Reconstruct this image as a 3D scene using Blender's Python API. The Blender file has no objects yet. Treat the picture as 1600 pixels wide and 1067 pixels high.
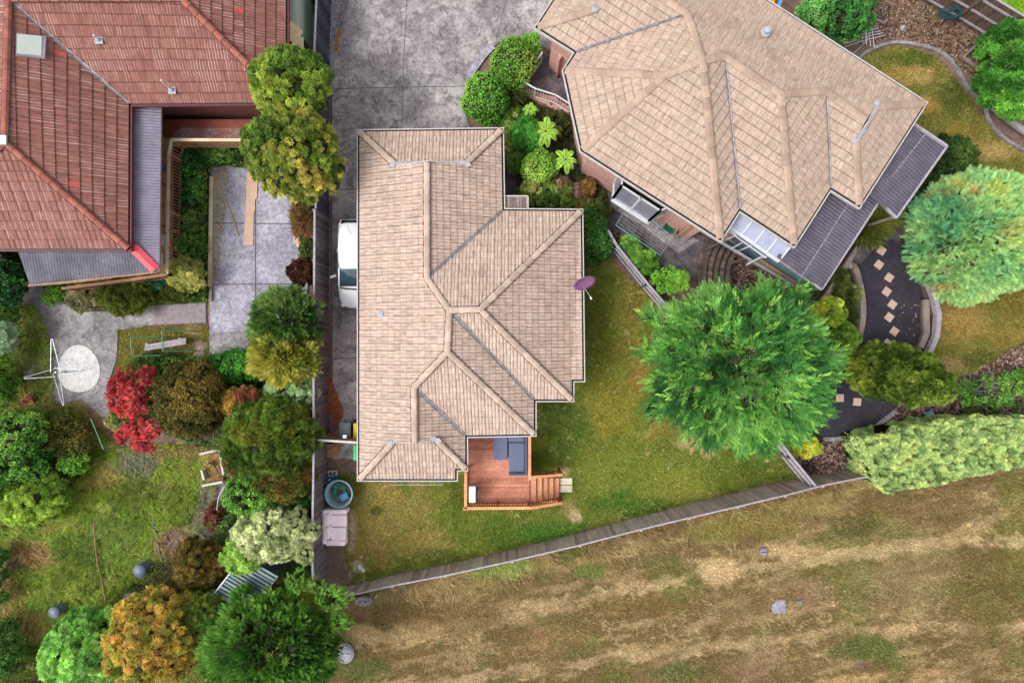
import bpy, bmesh, math, random
import numpy as np
from mathutils import Vector, Matrix
from mathutils.geometry import tessellate_polygon

# ---------------------------------------------------------------- camera, world, sun, exposure
H = 27.8; F = 889.0; CX = 800.0; CY = 532.8
sc = bpy.context.scene
cam_d = bpy.data.cameras.new("camera"); cam = bpy.data.objects.new("camera", cam_d)
sc.collection.objects.link(cam); sc.camera = cam
cam.location = (0, 0, H); cam.rotation_euler = (0, 0, 0)
cam_d.sensor_width = 36.0; cam_d.lens = F / 1600 * 36; cam_d.clip_end = 1000
w = bpy.data.worlds.new("World"); sc.world = w; w.use_nodes = True
nt = w.node_tree; bg = nt.nodes["Background"]
sky = nt.nodes.new("ShaderNodeTexSky"); sky.sky_type = 'NISHITA'; sky.sun_disc = False
SUN_EL, SUN_AZ = math.radians(50), math.radians(252)
sky.sun_elevation = SUN_EL; sky.sun_rotation = SUN_AZ; sky.dust_density = 3.0; sky.air_density = 1.0
hs = nt.nodes.new("ShaderNodeHueSaturation"); hs.inputs['Saturation'].default_value = 0.14
nt.links.new(sky.outputs[0], hs.inputs['Color']); nt.links.new(hs.outputs[0], bg.inputs[0])
bg.inputs[1].default_value = 0.15
sd = bpy.data.lights.new("sun", 'SUN'); sd.energy = 1.0; sd.angle = math.radians(22); sd.color = (1.0, .96, .9)
sun = bpy.data.objects.new("sun", sd); sc.collection.objects.link(sun)
sv = Vector((math.sin(SUN_AZ) * math.cos(SUN_EL), math.cos(SUN_AZ) * math.cos(SUN_EL), math.sin(SUN_EL)))
sun.rotation_euler = sv.to_track_quat('Z', 'Y').to_euler(); sun.location = sv * 80
sc.view_settings.view_transform = 'Standard'; sc.view_settings.look = 'None'
sc.view_settings.gamma = 1; sc.view_settings.use_curve_mapping = False
sc.view_settings.exposure = 0.84
sc.render.engine = 'CYCLES'
sc.cycles.max_bounces = 5; sc.cycles.diffuse_bounces = 3; sc.cycles.transparent_max_bounces = 4

# ---------------------------------------------------------------- helpers
random.seed(7); RNG = np.random.default_rng(11)
def P(x, y, h=0.0): return Vector(((x - CX) / F * (H - h), (CY - y) / F * (H - h), h))
def W2(x, y, h=0.0): return (x * F / (H - h) + CX, CY - y * F / (H - h))
def mpp(h=0.0): return (H - h) / F
def lin(c):
    c = np.asarray(c, float) / 255.0
    return np.where(c <= .04045, c / 12.92, ((c + .055) / 1.055) ** 2.4)
def C(r, g, b, k=0.85):
    l = lin((r, g, b)) * k
    return (float(l[0]), float(l[1]), float(l[2]), 1.0)
COL = sc.collection
BASE = {}
def tag(o, label=None, cat=None, group=None, kind=None):
    if label: o['label'] = label
    if cat: o['category'] = cat
    if group: o['group'] = group
    if kind: o['kind'] = kind
    return o
def thing(name, label, cat, loc=(0, 0, 0), group=None):
    o = bpy.data.objects.new(name, None); COL.objects.link(o); o.location = loc; o.empty_display_size = .2
    BASE[o.name] = Vector(loc)
    return tag(o, label, cat, group)
def link(name, me, mat, parent=None):
    o = bpy.data.objects.new(name, me); COL.objects.link(o)
    if mat is not None: me.materials.append(mat)
    if parent is not None:
        o.parent = parent; b = BASE[parent.name]; BASE[o.name] = b
        if b.length > 0: me.transform(Matrix.Translation(-b))
    else: BASE[o.name] = Vector((0, 0, 0))
    return o
def copy_tree(o, loc, rz=0, label=None, group=None, parent=None):
    c = o.copy(); COL.objects.link(c)
    if parent is None:
        c.location = loc; c.rotation_euler = (0, 0, rz)
        if label: c['label'] = label
        if group: c['group'] = group
    else: c.parent = parent
    BASE[c.name] = Vector(loc)
    for ch in list(o.children): copy_tree(ch, loc, parent=c)
    return c

class MB:
    def __init__(s): s.v = []; s.f = []
    def add(s, vs, fs):
        n = len(s.v); s.v += [tuple(v) for v in vs]; s.f += [tuple(i + n for i in f) for f in fs]; return s
    def box(s, c, d, rz=0.0, M=None):
        dx, dy, dz = d[0] / 2, d[1] / 2, d[2] / 2; cc = Vector(c); R = M or Matrix.Rotation(rz, 3, 'Z')
        vs = [cc + R @ Vector((x * dx, y * dy, z * dz)) for z in (-1, 1) for y in (-1, 1) for x in (-1, 1)]
        return s.add(vs, [(0, 2, 3, 1), (4, 5, 7, 6), (0, 1, 5, 4), (2, 6, 7, 3), (0, 4, 6, 2), (1, 3, 7, 5)])
    def beam(s, a, b, wd, ht, up=Vector((0, 0, 1))):
        a = Vector(a); b = Vector(b); x = (b - a); L = x.length; x.normalize()
        y = up.cross(x)
        if y.length < 1e-4: y = Vector((0, 1, 0)).cross(x)
        y.normalize(); z = x.cross(y)
        M = Matrix((x, y, z)).transposed()
        return s.box((a + b) / 2, (L, wd, ht), M=M)
    def prism(s, pts, z0, z1):
        p = [Vector((q[0], q[1])) for q in pts]
        A = sum(p[i].x * p[(i + 1) % len(p)].y - p[(i + 1) % len(p)].x * p[i].y for i in range(len(p)))
        if A < 0: p.reverse()
        n = len(p)
        vs = [(q.x, q.y, z0) for q in p] + [(q.x, q.y, z1) for q in p]
        tr = tessellate_polygon([[Vector((q.x, q.y, 0)) for q in p]])
        fs = []
        for t in tr:
            a, b, c = t
            ar = (p[b] - p[a]).cross(p[c] - p[a])
            if ar < 0: a, b, c = c, b, a
            fs.append((a + n, b + n, c + n)); fs.append((c, b, a))
        fs += [(i, (i + 1) % n, (i + 1) % n + n, i + n) for i in range(n)]
        return s.add(vs, fs)
    def tube(s, pts, r, n=6, closed=False, r2=None):
        pts = [Vector(p) for p in pts]; m = len(pts); rings = []
        for i, p in enumerate(pts):
            if closed: t = pts[(i + 1) % m] - pts[i - 1]
            else: t = pts[min(i + 1, m - 1)] - pts[max(i - 1, 0)]
            t.normalize(); a = Vector((0, 0, 1)) if abs(t.z) < .9 else Vector((1, 0, 0))
            u = t.cross(a).normalized(); v = t.cross(u)
            rr = r if r2 is None else r + (r2 - r) * i / max(1, m - 1)
            rings.append([p + (u * math.cos(2 * math.pi * k / n) + v * math.sin(2 * math.pi * k / n)) * rr for k in range(n)])
        vs = [q for R in rings for q in R]; fs = []
        for i in range(m if closed else m - 1):
            j = (i + 1) % m
            fs += [(i * n + k, i * n + (k + 1) % n, j * n + (k + 1) % n, j * n + k) for k in range(n)]
        if not closed: fs += [tuple(range(n)), tuple(reversed(range((m - 1) * n, m * n)))]
        return s.add(vs, fs)
    def lathe(s, c, prof, n=24, sx=1, sy=1, M=None):
        c = Vector(c); vs = []; R = M or Matrix.Identity(3)
        for (r, z) in prof:
            for k in range(n):
                a = 2 * math.pi * k / n; vs.append(c + R @ Vector((r * sx * math.cos(a), r * sy * math.sin(a), z)))
        fs = []
        for i in range(len(prof) - 1):
            fs += [(i * n + k, i * n + (k + 1) % n, (i + 1) * n + (k + 1) % n, (i + 1) * n + k) for k in range(n)]
        if prof[0][0] > 1e-4: fs.append(tuple(reversed(range(n))))
        if prof[-1][0] > 1e-4: fs.append(tuple(range((len(prof) - 1) * n, len(prof) * n)))
        return s.add(vs, fs)
    def strip(s, pts, wd, z0, z1):
        """kerb-like band along a plan polyline (list of Vector) with a mitred width"""
        pts = [Vector((p[0], p[1])) for p in pts]; L = []; R = []
        for i, p in enumerate(pts):
            t = (pts[min(i + 1, len(pts) - 1)] - pts[max(i - 1, 0)]).normalized(); nn = Vector((-t.y, t.x)) * wd / 2
            L.append(p + nn); R.append(p - nn)
        for i in range(len(pts) - 1):
            q = [R[i], R[i + 1], L[i + 1], L[i]]
            vs = [(a.x, a.y, z0) for a in q] + [(a.x, a.y, z1) for a in q]
            s.add(vs, [(4, 5, 6, 7), (3, 2, 1, 0), (0, 1, 5, 4), (1, 2, 6, 5), (2, 3, 7, 6), (3, 0, 4, 7)])
        return s
    def build(s, name, mat, parent=None, smooth=False, bevel=0, sub=0):
        me = bpy.data.meshes.new(name); me.from_pydata(s.v, [], s.f); me.update()
        if smooth: me.shade_smooth()
        o = link(name, me, mat, parent)
        if bevel:
            m = o.modifiers.new('bevel', 'BEVEL'); m.width = bevel; m.segments = 2; m.limit_method = 'ANGLE'; m.angle_limit = math.radians(40)
        if sub:
            m = o.modifiers.new('sub', 'SUBSURF'); m.levels = sub; m.render_levels = sub
        return o

def PP(pts, h=0.0): return [P(x, y, h) for x, y in pts]
def smooth_pts(pts, n=4, closed=False):
    """Catmull-Rom through pixel or world points"""
    pts = [Vector(p) for p in pts]; m = len(pts); out = []
    for i in range(m if closed else m - 1):
        g = (lambda k: pts[k % m]) if closed else (lambda k: pts[max(0, min(m - 1, k))])
        a, b, c, d = g(i - 1), g(i), g(i + 1), g(i + 2)
        for k in range(n):
            t = k / n
            out.append(.5 * ((2 * b) + (c - a) * t + (2 * a - 5 * b + 4 * c - d) * t * t + (3 * b - a - 3 * c + d) * t ** 3))
    if not closed: out.append(pts[-1])
    return out

# numpy noise
def _hash(ix, iy, seed):
    h = (ix.astype(np.int64) * 374761393 + iy.astype(np.int64) * 668265263 + seed * 144269504) & 0xffffffff
    h = ((h ^ (h >> 13)) * 1274126177) & 0xffffffff
    return ((h ^ (h >> 16)) & 0xffff) / 65535.0
def vnoise(x, y, seed=0):
    ix = np.floor(x); iy = np.floor(y); fx = x - ix; fy = y - iy
    fx = fx * fx * (3 - 2 * fx); fy = fy * fy * (3 - 2 * fy)
    a = _hash(ix, iy, seed); b = _hash(ix + 1, iy, seed); c = _hash(ix, iy + 1, seed); d = _hash(ix + 1, iy + 1, seed)
    return (a * (1 - fx) + b * fx) * (1 - fy) + (c * (1 - fx) + d * fx) * fy
def fbm(x, y, scale, oct=4, seed=0, gain=.55):
    s = 0; amp = 1; tot = 0; f = 1 / scale
    for o in range(oct):
        s = s + amp * vnoise(x * f + 17.3 * o, y * f - 9.1 * o, seed + o * 7); tot += amp; amp *= gain; f *= 2.03
    return s / tot
def sstep(a, b, x):
    t = np.clip((x - a) / (b - a), 0, 1); return t * t * (3 - 2 * t)
def inpoly(px, py, poly):
    px = np.asarray(px); r = np.zeros(px.shape, bool); n = len(poly); j = n - 1
    for i in range(n):
        xi, yi = poly[i]; xj, yj = poly[j]
        if yi != yj:
            r ^= ((yi > py) != (yj > py)) & (px < (xj - xi) * (py - yi) / (yj - yi) + xi)
        j = i
    return r
def np_mesh(name, V, idx, k, col=None, mat=None, parent=None, smooth=False):
    """V (n,3); idx flat loop indices; k verts per face"""
    me = bpy.data.meshes.new(name); n = len(V); nl = len(idx); nf = nl // k
    me.vertices.add(n); me.vertices.foreach_set('co', np.ascontiguousarray(V, dtype=np.float32).ravel())
    me.loops.add(nl); me.loops.foreach_set('vertex_index', np.ascontiguousarray(idx, dtype=np.int32).ravel())
    me.polygons.add(nf); me.polygons.foreach_set('loop_start', np.arange(0, nl, k, dtype=np.int32))
    if smooth: me.polygons.foreach_set('use_smooth', np.ones(nf, bool))
    me.update(calc_edges=True)
    if col is not None:
        a = me.color_attributes.new('Col', 'FLOAT_COLOR', 'POINT')
        c4 = np.ones((n, 4), np.float32); c4[:, :3] = col
        a.data.foreach_set('color', c4.ravel())
    return link(name, me, mat, parent)

# ---------------------------------------------------------------- material builder
class MT:
    def __init__(s, name, rough=.8, spec=.3, metal=0.0):
        s.m = bpy.data.materials.new(name); s.m.use_nodes = True; s.t = s.m.node_tree
        s.b = s.t.nodes['Principled BSDF']; s.b.inputs['Roughness'].default_value = rough
        s.b.inputs['Specular IOR Level'].default_value = spec; s.b.inputs['Metallic'].default_value = metal
        s.co = None
    def n(s, typ, **kw):
        nd = s.t.nodes.new('ShaderNode' + typ)
        for k, v in kw.items(): setattr(nd, k, v)
        return nd
    def l(s, a, b): s.t.links.new(a, b)
    def obj(s):
        if s.co is None: s.co = s.n('NewGeometry').outputs['Position']
        return s.co
    def noise(s, scale, detail=4, rough=.6, vec=None, stretch=None, dist=0):
        nd = s.n('TexNoise'); nd.inputs['Scale'].default_value = scale; nd.inputs['Detail'].default_value = detail
        nd.inputs['Roughness'].default_value = rough; nd.inputs['Distortion'].default_value = dist
        v = vec or s.obj()
        if stretch:
            mp = s.n('Mapping'); mp.inputs['Scale'].default_value = stretch; s.l(v, mp.inputs[0]); v = mp.outputs[0]
        s.l(v, nd.inputs['Vector']); return nd.outputs['Fac']
    def ramp(s, fac, stops, interp='LINEAR'):
        r = s.n('ValToRGB'); cr = r.color_ramp; cr.interpolation = interp
        while len(cr.elements) < len(stops): cr.elements.new(.5)
        for e, (p, c) in zip(cr.elements, stops):
            e.position = p; e.color = c if len(c) == 4 else (*c, 1)
        s.l(fac, r.inputs[0]); return r.outputs[0]
    def mix(s, fac, a, b, mode='MIX'):
        m = s.n('Mix', data_type='RGBA', blend_type=mode)
        for i, x in ((0, fac), (6, a), (7, b)):
            if isinstance(x, (int, float)): m.inputs[i].default_value = x
            elif isinstance(x, tuple): m.inputs[i].default_value = x
            else: s.l(x, m.inputs[i])
        return m.outputs[2]
    def math(s, op, a, b=None, c=None):
        m = s.n('Math', operation=op)
        for i, x in enumerate((a, b, c)):
            if x is None: continue
            if isinstance(x, (int, float)): m.inputs[i].default_value = x
            else: s.l(x, m.inputs[i])
        return m.outputs[0]
    def base(s, c):
        if isinstance(c, tuple): s.b.inputs['Base Color'].default_value = c
        else: s.l(c, s.b.inputs['Base Color'])
        return s
    def bump(s, h, strength=.4, dist=.02):
        b = s.n('Bump'); b.inputs['Strength'].default_value = strength; b.inputs['Distance'].default_value = dist
        s.l(h, b.inputs['Height']); s.l(b.outputs[0], s.b.inputs['Normal']); return s

def simple(name, c1, c2=None, scale=6, rough=.7, spec=.3, bump=.0, metal=0, stretch=None, fine=.25, dirt=None, isl=0):
    t = MT(name, rough, spec, metal)
    c2 = c2 or tuple(x * .8 for x in c1[:3]) + (1,)
    n1 = t.noise(scale, 5, .65, stretch=stretch)
    col = t.mix(t.ramp(n1, [(.35, (0, 0, 0)), (.65, (1, 1, 1))]), c1, c2)
    if fine:
        n2 = t.noise(scale * 9, 3, .7, stretch=stretch)
        col = t.mix(fine, col, t.ramp(n2, [(.3, (.25, .25, .25)), (.7, (.9, .9, .9))]), 'OVERLAY')
    if isl:
        g_ = t.n('NewGeometry').outputs['Random Per Island']; col = t.mix(isl, col, t.ramp(g_, [(0, (.28, .28, .28)), (1, (.72, .72, .72))]), 'OVERLAY')
    if dirt:
        n3 = t.noise(1.3, 5, .7)
        col = t.mix(t.ramp(n3, [(.5, (0, 0, 0)), (.72, (.8, .8, .8))]), col, dirt)
    t.base(col)
    if bump: t.bump(t.noise(scale * 6, 4, .7, stretch=stretch), bump)
    return t.m

def concrete(name, light, mid, dark, stain=.5, s=1.0):
    t = MT(name, .9, .2)
    n1 = t.noise(.5 * s, 8, .72, dist=.5); n2 = t.noise(1.5 * s, 9, .8, dist=.8); n3 = t.noise(30, 3, .8); n4 = t.noise(.2 * s, 6, .7, dist=.4); n6 = t.noise(7, 5, .8, dist=.5)
    c = t.mix(t.ramp(n1, [(.40, (0, 0, 0)), (.58, (1, 1, 1))]), mid, light)
    c = t.mix(t.math('MULTIPLY', t.ramp(n2, [(.48, (0, 0, 0)), (.60, (1, 1, 1))]), stain), c, dark)
    c = t.mix(t.math('MULTIPLY', t.ramp(n4, [(.47, (0, 0, 0)), (.60, (1, 1, 1))]), stain * .9), c, dark)
    n5 = t.noise(2.6 * s, 8, .85, dist=1.2)
    c = t.mix(t.math('MULTIPLY', t.ramp(n5, [(.52, (0, 0, 0)), (.62, (1, 1, 1))]), .55), c, light)
    c = t.mix(.55, c, t.ramp(n6, [(.35, (.22, .22, .22)), (.65, (.78, .78, .78))]), 'OVERLAY')
    c = t.mix(.6, c, t.ramp(n3, [(.3, (.2, .2, .2)), (.7, (.85, .85, .85))]), 'OVERLAY')
    t.base(c); t.bump(n3, .25); return t.m

def planks(name, c1, c2, c3, axis_uv=True, rough=.75, bump=.3):
    """timber coloured per board: noise stretched + random per island"""
    t = MT(name, rough, .3)
    g = t.n('NewGeometry'); rnd = g.outputs['Random Per Island']
    c = t.ramp(rnd, [(0, c1), (.5, c2), (1, c3)])
    n = t.noise(9, 6, .7); n2 = t.noise(1.2, 4, .6)
    c = t.mix(.6, c, t.ramp(n, [(.25, (.2, .2, .2)), (.75, (.85, .85, .85))]), 'OVERLAY')
    c = t.mix(.35, c, t.ramp(n2, [(.3, (.25, .25, .25)), (.7, (.75, .75, .75))]), 'OVERLAY')
    t.base(c); t.bump(n, bump); return t.m

def tiles(name, cols, dark, moss, tile_u=.30, tile_v=.30, var=.9, rib=None, white=None, red=None, joint=.45, edge=.5, ribs=4.0, ribv=.34):
    t = MT(name, .8, .3)
    uv = t.n('UVMap').outputs[0]
    fl = t.n('VectorMath', operation='FLOOR'); t.l(uv, fl.inputs[0])
    wn = t.n('TexWhiteNoise', noise_dimensions='3D'); t.l(fl.outputs[0], wn.inputs['Vector'])
    k = len(cols); c = t.ramp(wn.outputs['Value'], [(i / (k - 1), x) for i, x in enumerate(cols)])
    big = t.noise(.5, 5, .65); c = t.mix(t.ramp(big, [(.35, (0, 0, 0)), (.7, (.55, .55, .55))]), c, moss)
    wet = t.noise(1.6, 7, .8, dist=.7); c = t.mix(t.math('MULTIPLY', t.ramp(wet, [(.5, (0, 0, 0)), (.68, (1, 1, 1))]), .32), c, dark)
    # streaks running down the slope inside each roll (weathering of the concrete)
    sp = t.n('SeparateXYZ'); t.l(uv, sp.inputs[0])
    cmb = t.n('CombineXYZ'); t.l(t.math('MULTIPLY', sp.outputs[0], 9.0), cmb.inputs[0]); t.l(t.math('MULTIPLY', sp.outputs[1], .9), cmb.inputs[1])
    st = t.noise(1.0, 4, .75, vec=cmb.outputs[0])
    c = t.mix(.75, c, t.ramp(st, [(.3, (.22, .22, .22)), (.7, (.8, .8, .8))]), 'OVERLAY')
    fu = t.math('FRACT', sp.outputs[0]); fv = t.math('FRACT', sp.outputs[1])
    j = t.math('LESS_THAN', fu, .07); c = t.mix(t.math('MULTIPLY', j, joint), c, dark)
    f4 = t.n('CombineXYZ'); t.l(t.math('FLOOR', t.math('MULTIPLY', sp.outputs[0], ribs)), f4.inputs[0]); t.l(t.math('FLOOR', sp.outputs[1]), f4.inputs[1])
    w4 = t.n('TexWhiteNoise', noise_dimensions='3D'); t.l(f4.outputs[0], w4.inputs['Vector'])
    c = t.mix(ribv, c, t.ramp(w4.outputs['Value'], [(0, (.30, .30, .30)), (.5, (.5, .5, .5)), (1, (.74, .74, .74))]), 'OVERLAY')
    e = t.math('GREATER_THAN', fv, .90)
    c = t.mix(t.math('MULTIPLY', e, edge), c, dark)
    fine = t.noise(30, 3, .8); c = t.mix(.4, c, t.ramp(fine, [(.3, (.2, .2, .2)), (.7, (.82, .82, .82))]), 'OVERLAY')
    # scattered lichen / chipped spots
    sp2 = t.noise(9.0, 2, .5); spn = t.noise(1.1, 3, .5)
    spot = t.math('MULTIPLY', t.math('GREATER_THAN', sp2, .74), t.math('GREATER_THAN', spn, .5))
    if white: c = t.mix(t.math('MULTIPLY', spot, .7), c, white)
    if white and rib:
        ws = t.math('MULTIPLY', t.math('LESS_THAN', t.math('FRACT', t.math('MULTIPLY', sp.outputs[0], 2.0)), .28), t.math('GREATER_THAN', wn.outputs['Value'], .35))
        ws = t.math('MULTIPLY', ws, t.ramp(t.noise(.9, 4, .7), [(.42, (.12, .12, .12)), (.62, (1, 1, 1))]))
        c = t.mix(t.math('MULTIPLY', ws, rib), c, white)
    if red:
        wn2 = t.n('TexWhiteNoise', noise_dimensions='3D'); ad = t.n('VectorMath', operation='ADD'); t.l(fl.outputs[0], ad.inputs[0]); ad.inputs[1].default_value = (31.7, 12.1, 5)
        t.l(ad.outputs[0], wn2.inputs['Vector'])
        c = t.mix(t.math('MULTIPLY', t.math('GREATER_THAN', wn2.outputs['Value'], .9965), .38), c, red)
    t.base(c); t.bump(fine, .2); return t.m

def foliage(name, trans=.3, rough=.55):
    t = MT(name, rough, .25)
    a = t.n('VertexColor', layer_name='Col').outputs[0]
    n = t.noise(14, 2, .7)
    c = t.mix(.35, a, t.ramp(n, [(.3, (.3, .3, .3)), (.7, (.75, .75, .75))]), 'OVERLAY')
    t.base(c)
    tr = t.n('BsdfTranslucent'); t.l(c, tr.inputs['Color'])
    mx = t.n('MixShader'); mx.inputs[0].default_value = trans
    t.l(t.b.outputs[0], mx.inputs[1]); t.l(tr.outputs[0], mx.inputs[2])
    t.l(mx.outputs[0], t.t.nodes['Material Output'].inputs['Surface']); return t.m
def earth(name):
    t = MT(name, .95, .1)
    a = t.n('VertexColor', layer_name='Col').outputs[0]
    n = t.noise(16, 5, .8); n2 = t.noise(5, 5, .7); n3 = t.noise(45, 2, .7)
    c = t.mix(.75, a, t.ramp(n, [(.3, (.18, .18, .18)), (.7, (.86, .86, .86))]), 'OVERLAY')
    c = t.mix(.45, c, t.ramp(n2, [(.3, (.25, .25, .25)), (.7, (.8, .8, .8))]), 'OVERLAY')
    c = t.mix(.6, c, t.ramp(n3, [(.35, (.2, .2, .2)), (.7, (.9, .9, .9))]), 'OVERLAY')
    t.base(c); t.bump(n, .5, .05); return t.m
def corrug(name, c1, c2, rough=.45, trans=None):
    return simple(name, c1, c2, 2.0, rough, .5, fine=.3, dirt=None)

M = {}
M['leaf'] = foliage('leaf'); M['blade'] = foliage('grass_blade', .25, .7); M['earth'] = earth('earth')
M['core'] = simple('inner_twigs', C(40, 42, 18), C(28, 30, 12), 3, 1.0, 0)  # near-black green, shade deep in the hedge put into the colour
M['bark'] = simple('bark', C(105, 88, 72), C(70, 58, 48), 8, .9, bump=.5)
M['concrete'] = concrete('driveway_concrete', C(192, 186, 186), C(158, 151, 153), C(102, 94, 98), .85)
M['concrete_pad'] = concrete('pad_concrete', C(190, 187, 200), C(160, 156, 170), C(122, 116, 130), .65, 1.5)
M['concrete_old'] = concrete('path_concrete', C(170, 165, 166), C(140, 135, 138), C(98, 93, 98), .8)
M['concrete_dark'] = concrete('patio_concrete', C(120, 112, 118), C(88, 80, 86), C(56, 50, 55), .6)
M['concrete_pale'] = concrete('pale_concrete', C(222, 220, 218), C(205, 202, 203), C(180, 176, 176), .4)
M['rubber'] = concrete('dark_asphalt', C(66, 62, 72), C(56, 52, 62), C(46, 42, 52), .5)
M['joint'] = simple('joint_grime', C(110, 102, 108), C(88, 80, 88), 8, .95)
M['stone'] = simple('stepping_stone', C(214, 186, 168), C(196, 166, 150), 9, .85, bump=.2)
M['fence'] = planks('weathered_paling', C(104, 96, 106), C(134, 124, 128), C(84, 76, 84))
M['fence_dark'] = planks('dark_paling', C(92, 92, 110), C(70, 70, 88), C(54, 54, 70))
M['fence_brown'] = planks('brown_grey_paling', C(172, 158, 154), C(192, 178, 172), C(146, 130, 128))
M['cap'] = simple('weathered_capping', C(178, 170, 180), C(150, 142, 150), 5, .8, stretch=(1, 1, 1))
M['sleeper'] = planks('grey_sleeper', C(136, 120, 112), C(154, 138, 130), C(112, 98, 94))
M['sleeper_dark'] = planks('dark_sleeper', C(92, 76, 68), C(110, 92, 82), C(72, 60, 54))
M['deck'] = planks('red_stained_deck', C(206, 136, 110), C(218, 150, 124), C(190, 120, 96))
M['deck_rail'] = planks('orange_stained_rail', C(222, 150, 106), C(232, 162, 116), C(208, 132, 92))
M['deck_post'] = planks('dark_stained_timber', C(172, 92, 58), C(150, 78, 50), C(184, 104, 66))
M['pine'] = planks('raw_pine', C(222, 194, 158), C(232, 206, 172), C(208, 176, 140))
M['brown_rail'] = planks('brown_railing', C(158, 118, 88), C(172, 132, 100), C(140, 100, 74))
M['white'] = simple('white_paint', C(228, 230, 236, .8), C(212, 214, 222, .8), 4, .35, .5, fine=.05)
M['cream'] = simple('cream_gutter', C(206, 200, 196), C(190, 184, 180), 4, .5, .4, fine=.1)
M['grey_fascia'] = simple('grey_fascia', C(172, 168, 176), C(150, 146, 156), 4, .5, .4, fine=.1)
M['red_gutter'] = simple('maroon_gutter', C(126, 52, 58), C(104, 42, 48), 4, .5, .4, fine=.1)
M['lead'] = simple('lead_flashing', C(176, 180, 192), C(160, 162, 174), 7, .5, .5)
M['valley'] = simple('valley_metal', C(150, 146, 150), C(104, 96, 98), 5, .5, .5)
M['black'] = simple('black_plastic', C(38, 38, 42), C(28, 28, 32), 5, .5)
M['glass'] = simple('dark_glass', C(74, 98, 112), C(60, 84, 98), 2, .12, .8, fine=0)
M['brickpath'] = simple('brick_paver', C(158, 146, 148), C(134, 122, 126), 5, .85, bump=.3)
def brick(name, c1, c2, mortar):
    t = MT(name, .85, .25)
    p = t.n('SeparateXYZ'); t.l(t.obj(), p.inputs[0])
    cb = t.n('CombineXYZ'); t.l(t.math('ADD', p.outputs[0], t.math('MULTIPLY', p.outputs[1], .8)), cb.inputs[0]); t.l(p.outputs[2], cb.inputs[1])
    b = t.n('TexBrick'); b.inputs['Scale'].default_value = 1; b.inputs['Brick Width'].default_value = .24; b.inputs['Row Height'].default_value = .086
    b.inputs['Mortar Size'].default_value = .009; b.inputs['Color1'].default_value = c1; b.inputs['Color2'].default_value = c2; b.inputs['Mortar'].default_value = mortar
    t.l(cb.outputs[0], b.inputs['Vector'])
    c = t.mix(.4, b.outputs['Color'], t.ramp(t.noise(9, 4, .7), [(.3, (.25, .25, .25)), (.7, (.8, .8, .8))]), 'OVERLAY')
    t.base(c); return t.m
M['brick'] = brick('salmon_brick', C(206, 156, 142), C(184, 130, 118), C(190, 168, 158))
M['brick_red'] = brick('red_brick', C(132, 72, 66), C(112, 58, 54), C(140, 116, 108))

# ================================================================ GROUND
FENCE_B = [(520, 921), (546, 914), (620, 897), (700, 881), (800, 858), (900, 833.5), (990, 809), (1060, 791), (1131, 774), (1200, 757), (1260, 745), (1357, 728), (1480, 703), (1620, 672)]
def yf(px):
    xs = np.array([p[0] for p in FENCE_B]); ys = np.array([p[1] for p in FENCE_B]); return np.interp(px, xs, ys)
Z_PADDOCK = [(505, 925)] + FENCE_B[1:] + [(2600, 600), (2600, 1900), (-800, 1900), (-800, 1100), (300, 1080), (490, 1062)]
Z_LAWN1 = [(517, 748), (560, 735), (600, 560), (760, 330), (880, 330), (905, 400), (945, 395), (1030, 480), (1110, 580), (1215, 705), (1262, 750)] + list(reversed(FENCE_B[1:10]))
Z_LAWN2 = [(1300, 130), (1345, 88), (1380, 72), (1425, 70), (1470, 92), (1500, 130), (1530, 172), (1562, 215), (1620, 240), (1620, 520), (1560, 560), (1500, 590), (1445, 580), (1455, 520), (1450, 450), (1400, 380), (1330, 300)]
Z_TOPR = [(1500, -60), (1560, 20), (1700, 80), (2400, 80), (2400, -800), (1400, -800)]
Z_LEFTG = [(-20, 480), (60, 480), (85, 560), (85, 630), (130, 640), (185, 700), (330, 690), (350, 900), (500, 900), (500, 1120), (-200, 1120), (-200, 480)]
Z_STRIP = [(185, 510), (325, 505), (330, 560), (300, 600), (180, 600)]
def blob(c, px, py, x, y, rx, ry, col, st, rot=0):
    a = math.radians(rot); dx = px - x; dy = py - y
    u = (dx * math.cos(a) + dy * math.sin(a)) / rx; v = (-dx * math.sin(a) + dy * math.cos(a)) / ry
    n = fbm(px, py, 30, 5, 91) - .5; n2 = fbm(px, py, 6, 3, 92) - .5
    d = np.sqrt(u * u + v * v) + n * 1.3 + n2 * .55
    m = (st * sstep(1.15, .45, d))[:, None]
    return c * (1 - m) + lin(col) * m
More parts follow.
